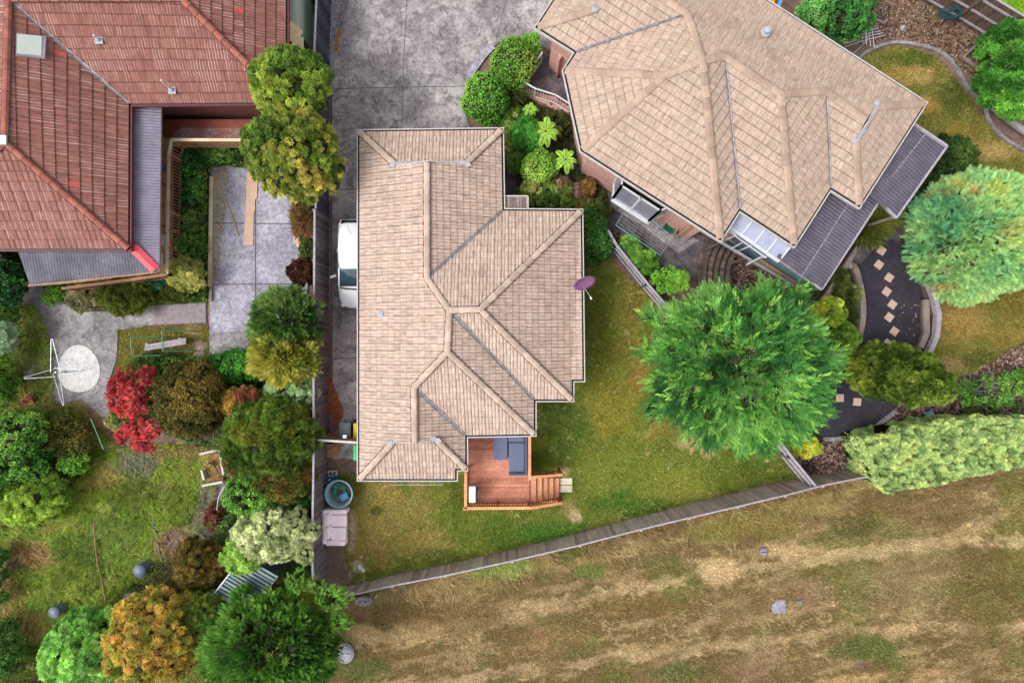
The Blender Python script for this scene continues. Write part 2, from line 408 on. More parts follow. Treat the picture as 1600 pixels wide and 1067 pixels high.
def ground_col(px, py):
    px = np.asarray(px, float); py = np.asarray(py, float)
    jx = px + (fbm(px, py, 14, 3, 5) - .5) * 14; jy = py + (fbm(px, py, 14, 3, 6) - .5) * 14
    n1 = fbm(px, py, 60, 5, 1)[:, None]; n2 = fbm(px, py, 22, 5, 2)[:, None]; n3 = fbm(px, py, 7, 3, 3)[:, None]
    # soil / mulch default
    c = lin((104, 84, 76)) * (1 - n2) + lin((134, 112, 100)) * n2
    # ---- left garden, tall weedy grass
    m = inpoly(jx, jy, Z_LEFTG)
    wob = fbm(px * .5 + py * .25, py - px * .15, 12, 4, 21)[:, None]
    g = lin((140, 160, 52)) * (1 - n1) + lin((100, 134, 40)) * n1
    g = g * (1 - sstep(.5, .75, n2) * .8) + lin((172, 180, 76)) * sstep(.5, .75, n2) * .8
    g = g * (1 - sstep(.56, .74, wob) * .6) + lin((150, 138, 82)) * sstep(.56, .74, wob) * .6
    c[m] = g[m]
    for b in [(30, 560, 40, 60, (96, 108, 42), .7), (60, 630, 60, 25, (112, 112, 48), .8), (150, 665, 60, 20, (150, 124, 74), .7), (60, 868, 60, 22, (170, 136, 92), .85), (10, 920, 25, 60, (160, 132, 88), .8),
              (170, 745, 35, 25, (178, 152, 92), .7), (205, 730, 35, 30, (118, 116, 96), .6), (25, 875, 22, 10, (96, 74, 72), .9), (285, 850, 40, 30, (156, 122, 104), .9), (215, 720, 30, 25, (120, 122, 116), .6),
              (330, 690, 60, 14, (120, 100, 92), .9), (260, 895, 25, 50, (130, 108, 78), .8), (50, 980, 30, 25, (176, 146, 90), .7), (150, 850, 30, 60, (104, 130, 60), .6), (300, 940, 40, 60, (84, 60, 52), .9),
              (290, 705, 60, 18, (150, 120, 84), .7), (320, 800, 22, 60, (120, 112, 112), .7), (45, 960, 40, 20, (170, 150, 84), .6)]:
        c = blob(c, px, py, *b)
    m = inpoly(jx, jy, Z_STRIP)
    g = lin((132, 126, 54)) * (1 - n2) + lin((98, 100, 38)) * n2; c[m] = g[m]
    c = blob(c, px, py, 312, 545, 16, 22, (196, 178, 168), .9); c = blob(c, px, py, 305, 515, 20, 12, (168, 150, 100), .7)
    m = inpoly(jx, jy, [(60, 430), (330, 430), (330, 480), (240, 480), (100, 480)]); g = lin((126, 128, 50)) * (1 - n2) + lin((84, 94, 34)) * n2; c[m] = g[m]
    m = inpoly(jx, jy, [(262, 225), (400, 220), (400, 262), (330, 275), (327, 470), (262, 470)]); g = lin((80, 96, 36)) * (1 - n2) + lin((60, 72, 30)) * n2; c[m] = g[m]
    # ---- first lawn
    m = inpoly(jx, jy, Z_LAWN1)
    g = lin((92, 108, 36)) * (1 - n2) + lin((122, 128, 54)) * n2
    mott = sstep(.48, .62, fbm(px, py, 34, 5, 12))[:, None]
    g = g * (1 - mott * .55) + lin((86, 104, 34)) * mott * .6
    c[m] = g[m]
    L = [(620, 800, 100, 55, (150, 130, 76), .65), (560, 860, 60, 40, (132, 114, 62), .75), (650, 850, 70, 30, (146, 128, 70), .65), (588, 797, 10, 9, (76, 86, 34), .9), (615, 775, 30, 16, (150, 130, 66), .5),
         (720, 775, 20, 30, (84, 98, 34), .8), (790, 830, 80, 32, (78, 104, 34), .85), (690, 868, 60, 14, (72, 88, 30), .7), (860, 830, 60, 26, (72, 112, 36), .85), (850, 720, 30, 26, (68, 82, 28), .8),  # last blob: house shadow by the deck, painted into the grass
         (985, 780, 50, 26, (74, 112, 36), .9), (920, 690, 60, 50, (106, 112, 38), .6), (960, 640, 60, 60, (136, 126, 44), .55), (885, 670, 40, 70, (66, 92, 30), .75), (1180, 735, 70, 26, (78, 98, 34), .8), (1000, 790, 90, 20, (70, 100, 34), .7), (1080, 740, 60, 30, (98, 116, 40), .6), (930, 470, 30, 70, (90, 94, 30), .6),  # dark greens right of the house: its shadow painted into the lawn colour
         (985, 470, 30, 90, (122, 108, 46), .7), (1010, 590, 30, 50, (146, 116, 58), .7), (1045, 650, 40, 40, (140, 120, 60), .6), (1085, 690, 40, 14, (196, 172, 126), .55), (1108, 704, 16, 10, (198, 170, 134), .55),
         (945, 560, 30, 60, (112, 110, 36), .6), (1060, 760, 60, 30, (134, 134, 54), .7), (1160, 745, 60, 20, (92, 104, 36), .7), (897, 803, 11, 12, (212, 188, 158), .9), (888, 790, 20, 25, (150, 136, 84), .7),
         (560, 885, 16, 12, (232, 226, 210), .5), (525, 885, 18, 30, (168, 150, 134), .7), (547, 830, 10, 35, (186, 166, 150), .7), (535, 900, 20, 12, (180, 162, 150), .8), (925, 410, 26, 14, (104, 92, 34), .7), (1000, 740, 50, 40, (112, 122, 44), .6), (880, 735, 12, 10, (180, 160, 110), .7)]
    cl = c.copy()
    for b in L: cl = blob(cl, px, py, *b)
    # sun-bleached flecks
    fl = (sstep(.68, .8, fbm(px, py, 6, 3, 33)) * sstep(.4, .6, fbm(px, py, 80, 3, 34)))[:, None] * .6
    cl = cl * (1 - fl) + lin((196, 172, 116)) * fl
    c[m] = cl[m]
    # ---- mown paddock
    m = inpoly(px, py, Z_PADDOCK)
    d = py - yf(px)
    st = fbm(px * .28 + 3, (py + .2 * px) * 1.0, 14, 5, 41)[:, None]
    g = lin((138, 112, 68)) * (1 - n1) + lin((106, 92, 48)) * n1
    g = g * (1 - sstep(.5, .7, st) * .7) + lin((172, 146, 100)) * sstep(.5, .7, st) * .7
    rg = 1 - np.abs(2 * fbm(px + (fbm(px, py, 30, 3, 61) - .5) * 40, py * 1.6, 20, 4, 62) - 1); wisp = (sstep(.90, .985, rg) * sstep(.42, .6, fbm(px, py, 90, 3, 63)))[:, None]
    g = g * (1 - wisp * .6) + lin((206, 176, 128)) * wisp * .6
    gg = sstep(.52, .68, fbm(px, py, 70, 4, 43))[:, None]
    g = g * (1 - gg * .6) + lin((104, 112, 40)) * gg * .6
    wv = (fbm(px, py, 70, 4, 44) - .5) * 46
    def band(x0, x1, pts, wd, col, s, g):
        yy = np.interp(px, [p[0] for p in pts], [p[1] for p in pts]) + wv * .7
        rag = (fbm(px * .8, py, 9, 4, 46) - .5) * wd * 1.5; k = sstep(wd * .85, wd * .6, np.abs(py - yy) + rag) * sstep(x0 - 60, x0 + 40, px) * sstep(x1 + 60, x1 - 40, px) * (.22 + .78 * sstep(.38, .56, fbm(px * .5 + py * .2, py, 22, 5, 45)))
        k = (np.clip(k, 0, 1) * s)[:, None]
        return g * (1 - k) + lin(col) * k
    g = band(480, 1700, [(480, 960), (700, 905), (850, 890), (1000, 850), (1200, 800), (1350, 755), (1600, 700)], 11, (172, 156, 92), .7, g)
    g = band(540, 760, [(540, 1000), (700, 985), (850, 945)], 22, (196, 166, 118), .7, g)
    g = band(800, 1700, [(500, 1010), (850, 948), (960, 922), (1080, 905), (1220, 880), (1330, 862), (1600, 840)], 14, (204, 176, 130), .68, g)
    g = band(500, 1700, [(480, 1080), (850, 1046), (1000, 1030), (1130, 1010), (1300, 992), (1600, 975)], 12, (196, 168, 124), .62, g)
    g = band(1000, 1700, [(1000, 1100), (1300, 1066), (1600, 1048)], 9, (184, 150, 98), .8, g)
    for b in [(700, 920, 90, 30, (170, 142, 92), .5), (920, 893, 30, 12, (96, 124, 44), .8), (1040, 880, 60, 22, (104, 104, 44), .7), (1200, 820, 90, 30, (126, 118, 46), .6), (1110, 830, 50, 20, (134, 132, 50), .6), (780, 885, 60, 14, (150, 170, 76), .7),
              (1000, 945, 120, 20, (122, 96, 44), .7), (700, 960, 90, 30, (124, 96, 50), .6), (900, 1010, 40, 20, (98, 104, 40), .7), (1060, 1050, 60, 22, (84, 104, 38), .7), (970, 1062, 40, 10, (110, 106, 44), .7),
              (1360, 1010, 60, 26, (84, 104, 36), .8), (1200, 1020, 40, 30, (150, 122, 92), .5), (1400, 900, 90, 70, (150, 138, 92), .4), (1550, 920, 60, 70, (104, 98, 38), .6), (1420, 790, 130, 26, (120, 98, 54), .6), (1340, 820, 50, 22, (86, 84, 34), .7),
              (1500, 745, 90, 22, (108, 86, 48), .6), (1250, 790, 70, 16, (160, 148, 80), .6), (560, 1045, 50, 25, (90, 106, 40), .8), (530, 990, 25, 40, (150, 144, 70), .7), (570, 985, 24, 14, (206, 176, 126), .8), (560, 955, 30, 14, (164, 124, 92), .7),
              (1345, 1040, 14, 9, (124, 96, 88), .8), (1180, 1045, 40, 25, (152, 118, 92), .6), (1240, 860, 60, 16, (212, 184, 132), .6), (1120, 890, 50, 22, (212, 182, 132), .7), (870, 1000, 60, 25, (150, 116, 72), .5), (1270, 930, 40, 30, (160, 126, 96), .55), (1150, 960, 60, 16, (158, 128, 92), .5)]:
        g = blob(g, px, py, *b)
    gl = g.mean(1)[:, None]; g = g * .88 + gl * .12 * np.array([1.0, 1.0, .9])
    c[m] = g[m]
    # ---- right lawn
    m = inpoly(jx, jy, Z_LAWN2)
    g = lin((98, 100, 40)) * (1 - n2) + lin((126, 120, 58)) * n2
    for b in [(1430, 118, 42, 14, (180, 150, 96), .6), (1400, 118, 30, 16, (150, 128, 62), .7), (1450, 165, 30, 14, (168, 134, 70), .7), (1430, 90, 40, 12, (72, 92, 34), .7), (1490, 150, 26, 40, (70, 82, 28), .8), (1540, 235, 50, 16, (176, 146, 94), .6),
              (1500, 210, 40, 26, (138, 120, 54), .7), (1580, 300, 30, 40, (120, 106, 50), .6), (1500, 500, 50, 40, (158, 126, 70), .65), (1480, 470, 20, 30, (140, 104, 62), .8), (1580, 470, 40, 40, (110, 96, 34), .7), (1540, 560, 40, 16, (76, 82, 32), .8), (1475, 570, 26, 14, (150, 124, 88), .7), (1570, 520, 30, 20, (134, 110, 48), .5)]:
        g = blob(g, px, py, *b)
    c[m] = g[m]
    m = inpoly(jx, jy, Z_TOPR); g = lin((104, 148, 22)) * (1 - n2) + lin((128, 164, 40)) * n2; c[m] = g[m]
    # dry grass bed behind the kerb
    m = inpoly(jx, jy, [(1350, -40), (1560, -40), (1560, 60), (1530, 120), (1500, 110), (1470, 80), (1425, 62), (1380, 62), (1350, 70)])
    g = lin((106, 86, 74)) * (1 - n3) + lin((160, 130, 100)) * n3; g = blob(g, px, py, 1380, 30, 26, 30, (104, 86, 84), .9); g = blob(g, px, py, 1460, 20, 22, 14, (110, 112, 46), .7); c[m] = g[m]
    # house 2 side bed and mulch
    m = inpoly(jx, jy, [(780, 90), (880, 110), (930, 260), (960, 300), (930, 360), (780, 360)]); g = lin((84, 74, 58)) * (1 - n3) + lin((66, 62, 44)) * n3; c[m] = g[m]
    # mulch beds, right: pale chips on dark bark
    m = inpoly(jx, jy, [(1210, 690), (1285, 684), (1345, 675), (1400, 640), (1440, 600), (1500, 595), (1620, 520), (1620, 668), (1480, 700), (1357, 726), (1262, 742)]) | inpoly(jx, jy, [(1135, 395), (1195, 425), (1180, 470), (1130, 445)]) | inpoly(jx, jy, [(945, 360), (985, 375), (1000, 420), (960, 400)])
    chips = sstep(.52, .66, fbm(px, py, 3.2, 2, 52))[:, None]
    g = lin((84, 62, 56)) * (1 - chips) + lin((172, 142, 128)) * chips; c[m] = g[m]
    # side yard left of fence near top (pavers and weeds), dark strip under trees
    m = inpoly(jx, jy, [(448, -20), (492, -20), (494, 340), (470, 420), (400, 300), (448, 80)]); g = lin((116, 96, 66)) * (1 - n3) + lin((140, 116, 82)) * n3; g = blob(g, px, py, 492, 10, 5, 60, (80, 110, 30), .8); c[m] = g[m]
    m = inpoly(px, py, [(508, -30), (548, -30), (530, 40), (519, 100), (512, 100)]); ch = sstep(.45, .55, fbm(px, py, 2.6, 2, 60))[:, None]; g = lin((214, 208, 216)) * ch + lin((150, 138, 142)) * (1 - ch); c[m] = g[m]
    m = inpoly(px, py, [(507, 95), (519, 100), (521, 700), (507, 750)]); g = lin((110, 96, 98)) * (1 - n3) + lin((140, 104, 86)) * n3; c[m] = g[m]
    for b in [(524, 645, 12, 26, (186, 108, 72), .9), (520, 610, 5, 40, (150, 96, 72), .7)]: c = blob(c, px, py, *b)
    return np.clip(c * np.where(py > yf(px) + 2, .88, .96)[:, None], 0, .9)

def grid_axis(lo, hi, st, far):
    a = np.arange(lo, hi + 1e-6, st); return np.concatenate([[-far, -far * .5], a, [far * .5, far]])
gx = grid_axis(-29, 29, .09, 400); gy = grid_axis(-20, 20, .09, 400)
X, Y = np.meshgrid(gx, gy); n_x, n_y = len(gx), len(gy)
px = X.ravel() * F / H + CX; py = CY - Y.ravel() * F / H
gc = ground_col(px, py)
zz = (fbm(px, py, 5, 3, 70) - .5) * .05 - .03
ii = (np.arange(n_y - 1)[:, None] * n_x + np.arange(n_x - 1)[None, :]).ravel()
quads = np.stack([ii, ii + 1, ii + 1 + n_x, ii + n_x], 1)
o = np_mesh('ground', np.stack([X.ravel(), Y.ravel(), zz], 1), quads.ravel(), 4, gc, M['earth']); tag(o, kind='structure', label='grass and bare earth around the houses')

# ---------------------------------------------------------------- grass blades (stuff)
def blades(name, label, N, poly, ln, wd, lay, dirfun=None, tint=(1, 1, 1), bright=1.2, excl=None, seed=1, x0=None, x1=None, y0=None, y1=None, dens=None):
    r = np.random.default_rng(seed)
    xs = [p[0] for p in poly]; ys = [p[1] for p in poly]
    x0 = max(min(xs), -20) if x0 is None else x0; x1 = min(max(xs), 1640) if x1 is None else x1
    y0 = max(min(ys), -20) if y0 is None else y0; y1 = min(max(ys), 1090) if y1 is None else y1
    qx = r.uniform(x0, x1, N); qy = r.uniform(y0, y1, N)
    k = inpoly(qx, qy, poly)
    for e in (excl or []): k &= ~inpoly(qx, qy, e)
    if dens is not None: k &= r.random(N) < dens(qx, qy)
    qx, qy = qx[k], qy[k]; n = len(qx)
    # tussock-wise: blades lean along a slowly varying direction
    a = (fbm(qx, qy, 30, 3, 80) * 2 - 1) * 5.0 + r.normal(0, .6, n) if dirfun is None else dirfun(qx, qy) + r.normal(0, .5, n)
    L = ln * r.uniform(.5, 1.4, n); el = np.clip(r.normal(lay, .25, n), .05, 1.4)
    bx = (qx - CX) / F * H; by = (CY - qy) / F * H; bz = np.zeros(n) - .02
    dx, dy, dz = np.cos(a) * np.cos(el) * L, np.sin(a) * np.cos(el) * L, np.sin(el) * L
    ox, oy = -np.sin(a) * wd * .5, np.cos(a) * wd * .5
    V = np.empty((n, 5, 3))
    V[:, 0] = np.stack([bx + ox, by + oy, bz], 1); V[:, 1] = np.stack([bx - ox, by - oy, bz], 1)
    V[:, 2] = np.stack([bx + dx * .5 - ox * .8, by + dy * .5 - oy * .8, bz + dz * .7], 1); V[:, 3] = np.stack([bx + dx * .5 + ox * .8, by + dy * .5 + oy * .8, bz + dz * .7], 1)
    V[:, 4] = np.stack([bx + dx, by + dy, bz + dz * .85], 1)
    I = np.arange(n)[:, None] * 5
    idx = np.concatenate([I + 0, I + 1, I + 2, I + 0, I + 2, I + 3, I + 3, I + 2, I + 4], 1)
    c = ground_col(qx, qy) * np.array(tint) * (bright * np.exp(r.normal(0, .38, n)))[:, None]
    hay = r.random(n) < .12; c[hay] = c[hay] * .4 + lin((214, 186, 130)) * .5
    o = np_mesh(name, V.reshape(-1, 3), idx.ravel(), 3, np.repeat(c, 5, 0), M['blade']); tag(o, label, 'grass', kind='stuff'); return o
blades('paddock_grass', 'mown straw coloured paddock grass below the long fence', 460000, Z_PADDOCK, .11, .020, .6, lambda x, y: .35 * np.sin(x * .02 + y * .05) + (fbm(x, y, 40, 3, 81) - .5) * 7, seed=3)
blades('weedy_grass', 'long green weedy grass in the left back garden', 240000, Z_LEFTG, .36, .024, .55, seed=4)
blades('swing_frame_grass', 'rough grass around the green metal frame', 12000, Z_STRIP, .16, .015, .6, seed=5)
NOHOUSE = [[(560, 340), (905, 340), (905, 610), (825, 640), (825, 740), (560, 745)], [(728, 680), (870, 680), (870, 785), (728, 785)]]
blades('lawn_grass', 'short green and brown lawn behind the middle house', 230000, Z_LAWN1, .09, .022, .7, excl=NOHOUSE, seed=6, y0=330)
blades('side_lawn_grass', 'patchy kerbed lawn beside the right hand house', 80000, Z_LAWN2, .10, .022, .7, seed=7)
blades('neighbour_lawn_grass', 'bright green lawn beyond the top right fence', 14000, Z_TOPR, .08, .015, .8, seed=8)
blades('fence_line_grass', 'long bleached grass along the foot of the long fence', 34000, [(546, 932)] + [(x, y + 14) for x, y in FENCE_B[2:]] + [(x, y + 52) for x, y in reversed(FENCE_B[2:])], .42, .018, .5, lambda x, y: -1.2 + (fbm(x, y, 30, 3, 83) - .5) * 5, bright=1.3, seed=9)

blades('fence_foot_grass', 'tufts of grass along the lawn side foot of the long fence', 14000, [(x, y + 1) for x, y in FENCE_B[1:11]] + [(x, y - 9) for x, y in reversed(FENCE_B[1:11])], .26, .018, .8, bright=1.1, seed=10)
# chips of mulch / gravel: stuff
def chips(name, label, cat, N, poly, size, cols, seed, zt=.02):
    r = np.random.default_rng(seed); xs = [p[0] for p in poly]; ys = [p[1] for p in poly]
    qx = r.uniform(min(xs), max(xs), N); qy = r.uniform(min(ys), max(ys), N); k = inpoly(qx, qy, poly); qx, qy = qx[k], qy[k]; n = len(qx)
    bx = (qx - CX) / F * H; by = (CY - qy) / F * H; a = r.uniform(0, 6.28, n); s = size * r.uniform(.4, 1.5, n); el = r.uniform(.5, 1.5, n)
    T = np.array([(-1, -.35, 0), (1, -.3, .15), (.9, .4, .1), (-1, .35, -.05)])
    ca, sa = np.cos(a)[:, None], np.sin(a)[:, None]
    V = np.stack([bx[:, None] + (T[:, 0] * ca - T[:, 1] * sa) * s[:, None], by[:, None] + (T[:, 0] * sa + T[:, 1] * ca) * s[:, None], zt + r.random((n, 1)) * .04 + T[:, 2] * s[:, None] * el[:, None]], 2)
    cc = np.array([lin(c) * .8 for c in cols])[r.integers(0, len(cols), n)] * r.uniform(.7, 1.2, n)[:, None]
    o = np_mesh(name, V.reshape(-1, 3), np.arange(n * 4), 4, np.repeat(cc, 4, 0), M['blade']); tag(o, label, cat, kind='stuff')
BARK = [(188, 158, 142), (120, 92, 82), (96, 72, 64), (86, 66, 58), (74, 56, 50), (210, 184, 168)]
chips('bark_mulch', 'bark mulch bed between the dark path and the hedge', 'mulch', 16000, [(1210, 690), (1285, 684), (1345, 675), (1400, 640), (1440, 600), (1500, 595), (1620, 520), (1620, 668), (1480, 700), (1357, 726), (1262, 742)], .05, BARK, 21)
chips('bark_mulch', 'bark mulch under the raised verandah', 'mulch', 3500, [(1138, 398), (1195, 425), (1185, 470), (1130, 445)], .05, BARK, 22)
chips('bark_mulch', 'bark mulch by the white picket rail and patio', 'mulch', 1500, [(945, 352), (985, 372), (1010, 430), (965, 398)], .05, BARK, 23)
chips('bark_mulch', 'dry leaf litter in the bed behind the curved kerb', 'mulch', 7000, [(1340, -20), (1480, -20), (1550, 70), (1530, 120), (1500, 110), (1470, 80), (1425, 62), (1380, 62), (1345, 75)], .05, BARK + [(150, 122, 92)] * 2, 24)
chips('white_gravel', 'white gravel strip between the dark fence and the driveway', 'gravel', 7000, [(513, -20), (545, -20), (530, 40), (519, 96), (513, 96)], .03, [(236, 230, 236), (214, 208, 216), (180, 170, 176), (120, 104, 104)], 25)
chips('fallen_leaves', 'orange fallen leaves gathered against the driveway edge', 'leaves', 2200, [(512, 590), (522, 600), (538, 640), (530, 668), (514, 680)], .045, [(196, 112, 72), (170, 92, 58), (214, 138, 92)], 26, .05)
chips('fallen_leaves', 'yellow leaves lying on the kerb of the wide driveway', 'leaves', 420, [(533, 45), (528, 80), (522, 82), (526, 55)], .04, [(222, 150, 52), (204, 128, 44)], 27, .07)
chips('fallen_leaves', 'pale leaves scattered over the dark path', 'leaves', 60, [(1400, 470), (1448, 470), (1446, 530), (1405, 520)], .045, [(190, 170, 140), (160, 140, 110), (150, 110, 70)], 28, .05)
chips('wood_chips', 'sawdust and straw along the pine sleeper', 'sawdust', 1150, [(333, 268), (358, 262), (352, 330), (342, 420), (334, 445)], .045, [(206, 186, 152), (186, 164, 132)], 29, .05)

# ================================================================ HARD SURFACES (setting)
def slab(name, pts, h, mat, z0=-.15, label=None, smoothn=0, closed=True):
    p = smooth_pts([(x, y, 0) for x, y in pts], smoothn, True) if smoothn else [Vector((x, y, 0)) for x, y in pts]
    o = MB().prism([P(q.x, q.y, h) for q in p], z0, h).build(name, mat); return tag(o, label, kind='structure')
drive = [(546, -30), (533, 25), (524, 62), (519, 100), (519, 340), (520, 700), (521, 716), (640, 716), (640, 560), (830, 560), (830, 335), (800, 290), (786, 240), (775, 205), (735, 200), (722, 165), (728, 130), (742, 108), (757, 84), (785, 62), (830, 55), (880, 100), (905, 70), (950, -30)]
slab('driveway', drive, .04, M['concrete'])
g = MB()
for a, b, wd in [((637, -30), (631, 100), .032), ((631, 100), (627, 230), .032), ((520, 139), (627, 136.5), .032), ((627, 136.5), (728, 135), .032), ((798, -30), (776, 62), .032), ((521, 559), (566, 559), .04), ((521, 296), (566, 295), .04), ((520, 430), (566, 430), .03)]:
    g.strip([P(*a), P(*b)], wd, .03, .046)
tag(g.build('driveway_joints', M['joint']), kind='structure')
# kerb lips of the drive
k1 = smooth_pts([P(547, -30), P(535, 25), P(525, 62), P(520, 100), P(519, 150)], 4)
tag(MB().strip(k1, .22, 0, .09).build('kerb', M['concrete_old']), kind='structure')
k1 = smooth_pts([P(733, 120), P(742, 106), P(755, 88), P(770, 72)], 4)
tag(MB().strip(k1, .34, 0, .10).build('kerb', M['concrete_pad']), kind='structure')
slab('concrete_pad', [(329, 262), (350, 258), (380, 262), (476, 262), (482, 400), (478, 520), (440, 530), (395, 537), (327, 553)], .04, M['concrete_pad'])
slab('concrete_pad_strip', [(327, 519), (480, 512), (480, 560), (327, 554)], .047, M['concrete_old'], z0=.0)
g = MB()
for a, b in [((400, 264), (400, 520)), ((329, 444), (478, 443)), ((332, 348), (478, 350))]: g.strip([P(*a), P(*b)], .05, .03, .046)
tag(g.build('pad_joints', M['joint']), kind='structure')
slab('garden_path', [(52, 440), (34, 455), (28, 478), (42, 494), (60, 508), (78, 526), (76, 570), (80, 632), (104, 628), (128, 624), (142, 634), (158, 650), (162, 668), (186, 664), (184, 640), (174, 620), (172, 590), (182, 560), (184, 515), (240, 507), (322, 504), (322, 472), (250, 476), (184, 485), (140, 486), (110, 478), (85, 466), (66, 448)], .035, M['concrete_old'])
slab('brick_path', [(240, 478), (321, 473), (321, 503), (240, 507)], .042, M['brickpath'], z0=0)
slab('round_slab', [(123 + 33 * math.cos(a) + 2 * math.sin(2 * a), 575 + 37 * math.sin(a)) for a in np.linspace(0, 2 * math.pi, 32, endpoint=False)], .06, M['concrete_pale'], z0=0)
slab('concrete_patch', [(40, 560), (48, 555), (60, 558), (60, 574), (52, 588), (38, 590)], .02, M['concrete_pale'], smoothn=3)
slab('stepping_slab', [(183, 700), (232, 695), (236, 716), (190, 724)], .02, M['concrete_old'])
slab('garden_edge_path', [(308, 770), (330, 765), (350, 745), (352, 800), (362, 850), (330, 860), (312, 800)], .02, M['concrete_old'])
slab('brick_patch', [(255, 824), (306, 815), (312, 850), (262, 860)], .02, M['brickpath'])
tag(MB().strip(smooth_pts([P(27, 478), P(40, 494), P(58, 508), P(78, 527)], 3), .07, 0, .08).build('path_edging', M['sleeper']), kind='structure')
tag(MB().strip(smooth_pts([P(240, 800), P(244, 830), P(252, 870), P(262, 900)], 3), .10, 0, .1).build('garden_edging', M['sleeper']), kind='structure')
slab('entry_path', [(783, 240), (800, 265), (815, 300), (820, 335), (780, 335)], .045, M['concrete_dark'], z0=0)
slab('patio', [(950, 300), (975, 300), (1130, 385), (1150, 420), (1120, 450), (1060, 430), (1010, 405), (990, 385), (945, 340)], .04, M['concrete_dark'])
slab('patio_apron', [(956, 298), (1092, 375), (1060, 395), (1000, 350), (952, 322)], .047, M['concrete_old'], z0=.0)
slab('dark_path', [(1290, 500), (1300, 430), (1322, 400), (1345, 412), (1362, 392), (1385, 374), (1412, 372), (1424, 400), (1434, 435), (1446, 470), (1452, 500), (1448, 530), (1440, 556), (1425, 600), (1396, 642), (1366, 664), (1340, 676), (1310, 683), (1276, 686), (1240, 660), (1240, 560)], .03, M['rubber'], smoothn=0)
slab('path_apron', [(1318, 408), (1360, 320), (1405, 330), (1412, 346), (1406, 372), (1385, 373), (1368, 382), (1352, 404), (1338, 414), (1325, 413)], .045, M['concrete_dark'], z0=0, smoothn=3)
for i, (x, y, r) in enumerate([(1377, 391, 12), (1373, 413, 8), (1389, 433, 10), (1385, 455, 9), (1394, 475, 10), (1389, 495, 8), (1397, 517, 10), (1386, 536, 9), (1339, 627, -6), (1312, 621, 1)]):
    pos = P(x, y, .03); t_ = ['topmost and nearest to the concrete apron', 'second from the apron', 'third from the apron', 'fourth from the apron', 'fifth from the apron', 'sixth from the apron', 'seventh from the apron', 'half hidden by the olive conifer', 'tilted one below the olive conifer', 'square one beside the big green conifer'][i]
    o = MB().box((pos.x, pos.y, .045), (.37, .37, .05), math.radians(45 + r if i < 8 else r)).build('paver', M['stone'], bevel=.01)
    tag(o, 'pinkish square paver on dark path, ' + t_, 'paver', 'square pavers set in the dark path')
tag(MB().strip(smooth_pts([P(1300, 690), P(1285, 685), P(1310, 684), P(1342, 676), P(1368, 664), P(1398, 641)][1:], 4), .20, 0, .12).build('kerb', M['concrete_old']), kind='structure')
tag(MB().strip(smooth_pts([P(1338, 96), P(1352, 82), P(1380, 70), P(1402, 67), P(1430, 70), P(1460, 78), P(1482, 92), P(1500, 118), P(1512, 140), P(1535, 160), P(1545, 190), P(1570, 218), P(1602, 236)], 4), .14, 0, .1).build('kerb', M['concrete_old']), kind='structure')
for x, y in [(879, 751), (889, 751), (879, 762.5), (889, 762.5)]:
    pos = P(x, y); o = MB().box((pos.x, pos.y, .03), (.32, .33, .05)).build('paver', simple('cream_paver', C(226, 216, 190), C(206, 196, 170), 7, .85) if 'cp' not in M else M['cp'], bevel=.01); M['cp'] = o.data.materials[0]
    tag(o, 'cream square paver at the foot of the deck stairs, %s %s' % ('upper' if y < 755 else 'lower', 'left' if x < 884 else 'right'), 'paver', 'four pavers at the deck stairs')
# ================================================================ ROOFS AND HOUSES
def offset_poly(pts, d):
    """offset plan polygon outward by d (pts Vectors)"""
    p = [Vector((q[0], q[1])) for q in pts]; n = len(p)
    A = sum(p[i].x * p[(i + 1) % n].y - p[(i + 1) % n].x * p[i].y for i in range(n)); s = 1 if A > 0 else -1
    out = []
    for i in range(n):
        a, b, c = p[i - 1], p[i], p[(i + 1) % n]
        t1 = (b - a).normalized(); t2 = (c - b).normalized()
        n1 = Vector((t1.y, -t1.x)) * s; n2 = Vector((t2.y, -t2.x)) * s
        m = n1 + n2
        if m.length < .2: m = n1
        m = m / max(.3, m.dot(n1)) if m.length else n1
        out.append(b + m * d)
    return out
def ring_profile(mb, pts, prof):
    rings = [[Vector((q.x, q.y, z)) for q in offset_poly(pts, off)] for off, z in prof]
    n = len(pts)
    for i in range(len(prof) - 1):
        vs = rings[i] + rings[i + 1]
        mb.add(vs, [(k, (k + 1) % n, (k + 1) % n + n, k + n) for k in range(n)])
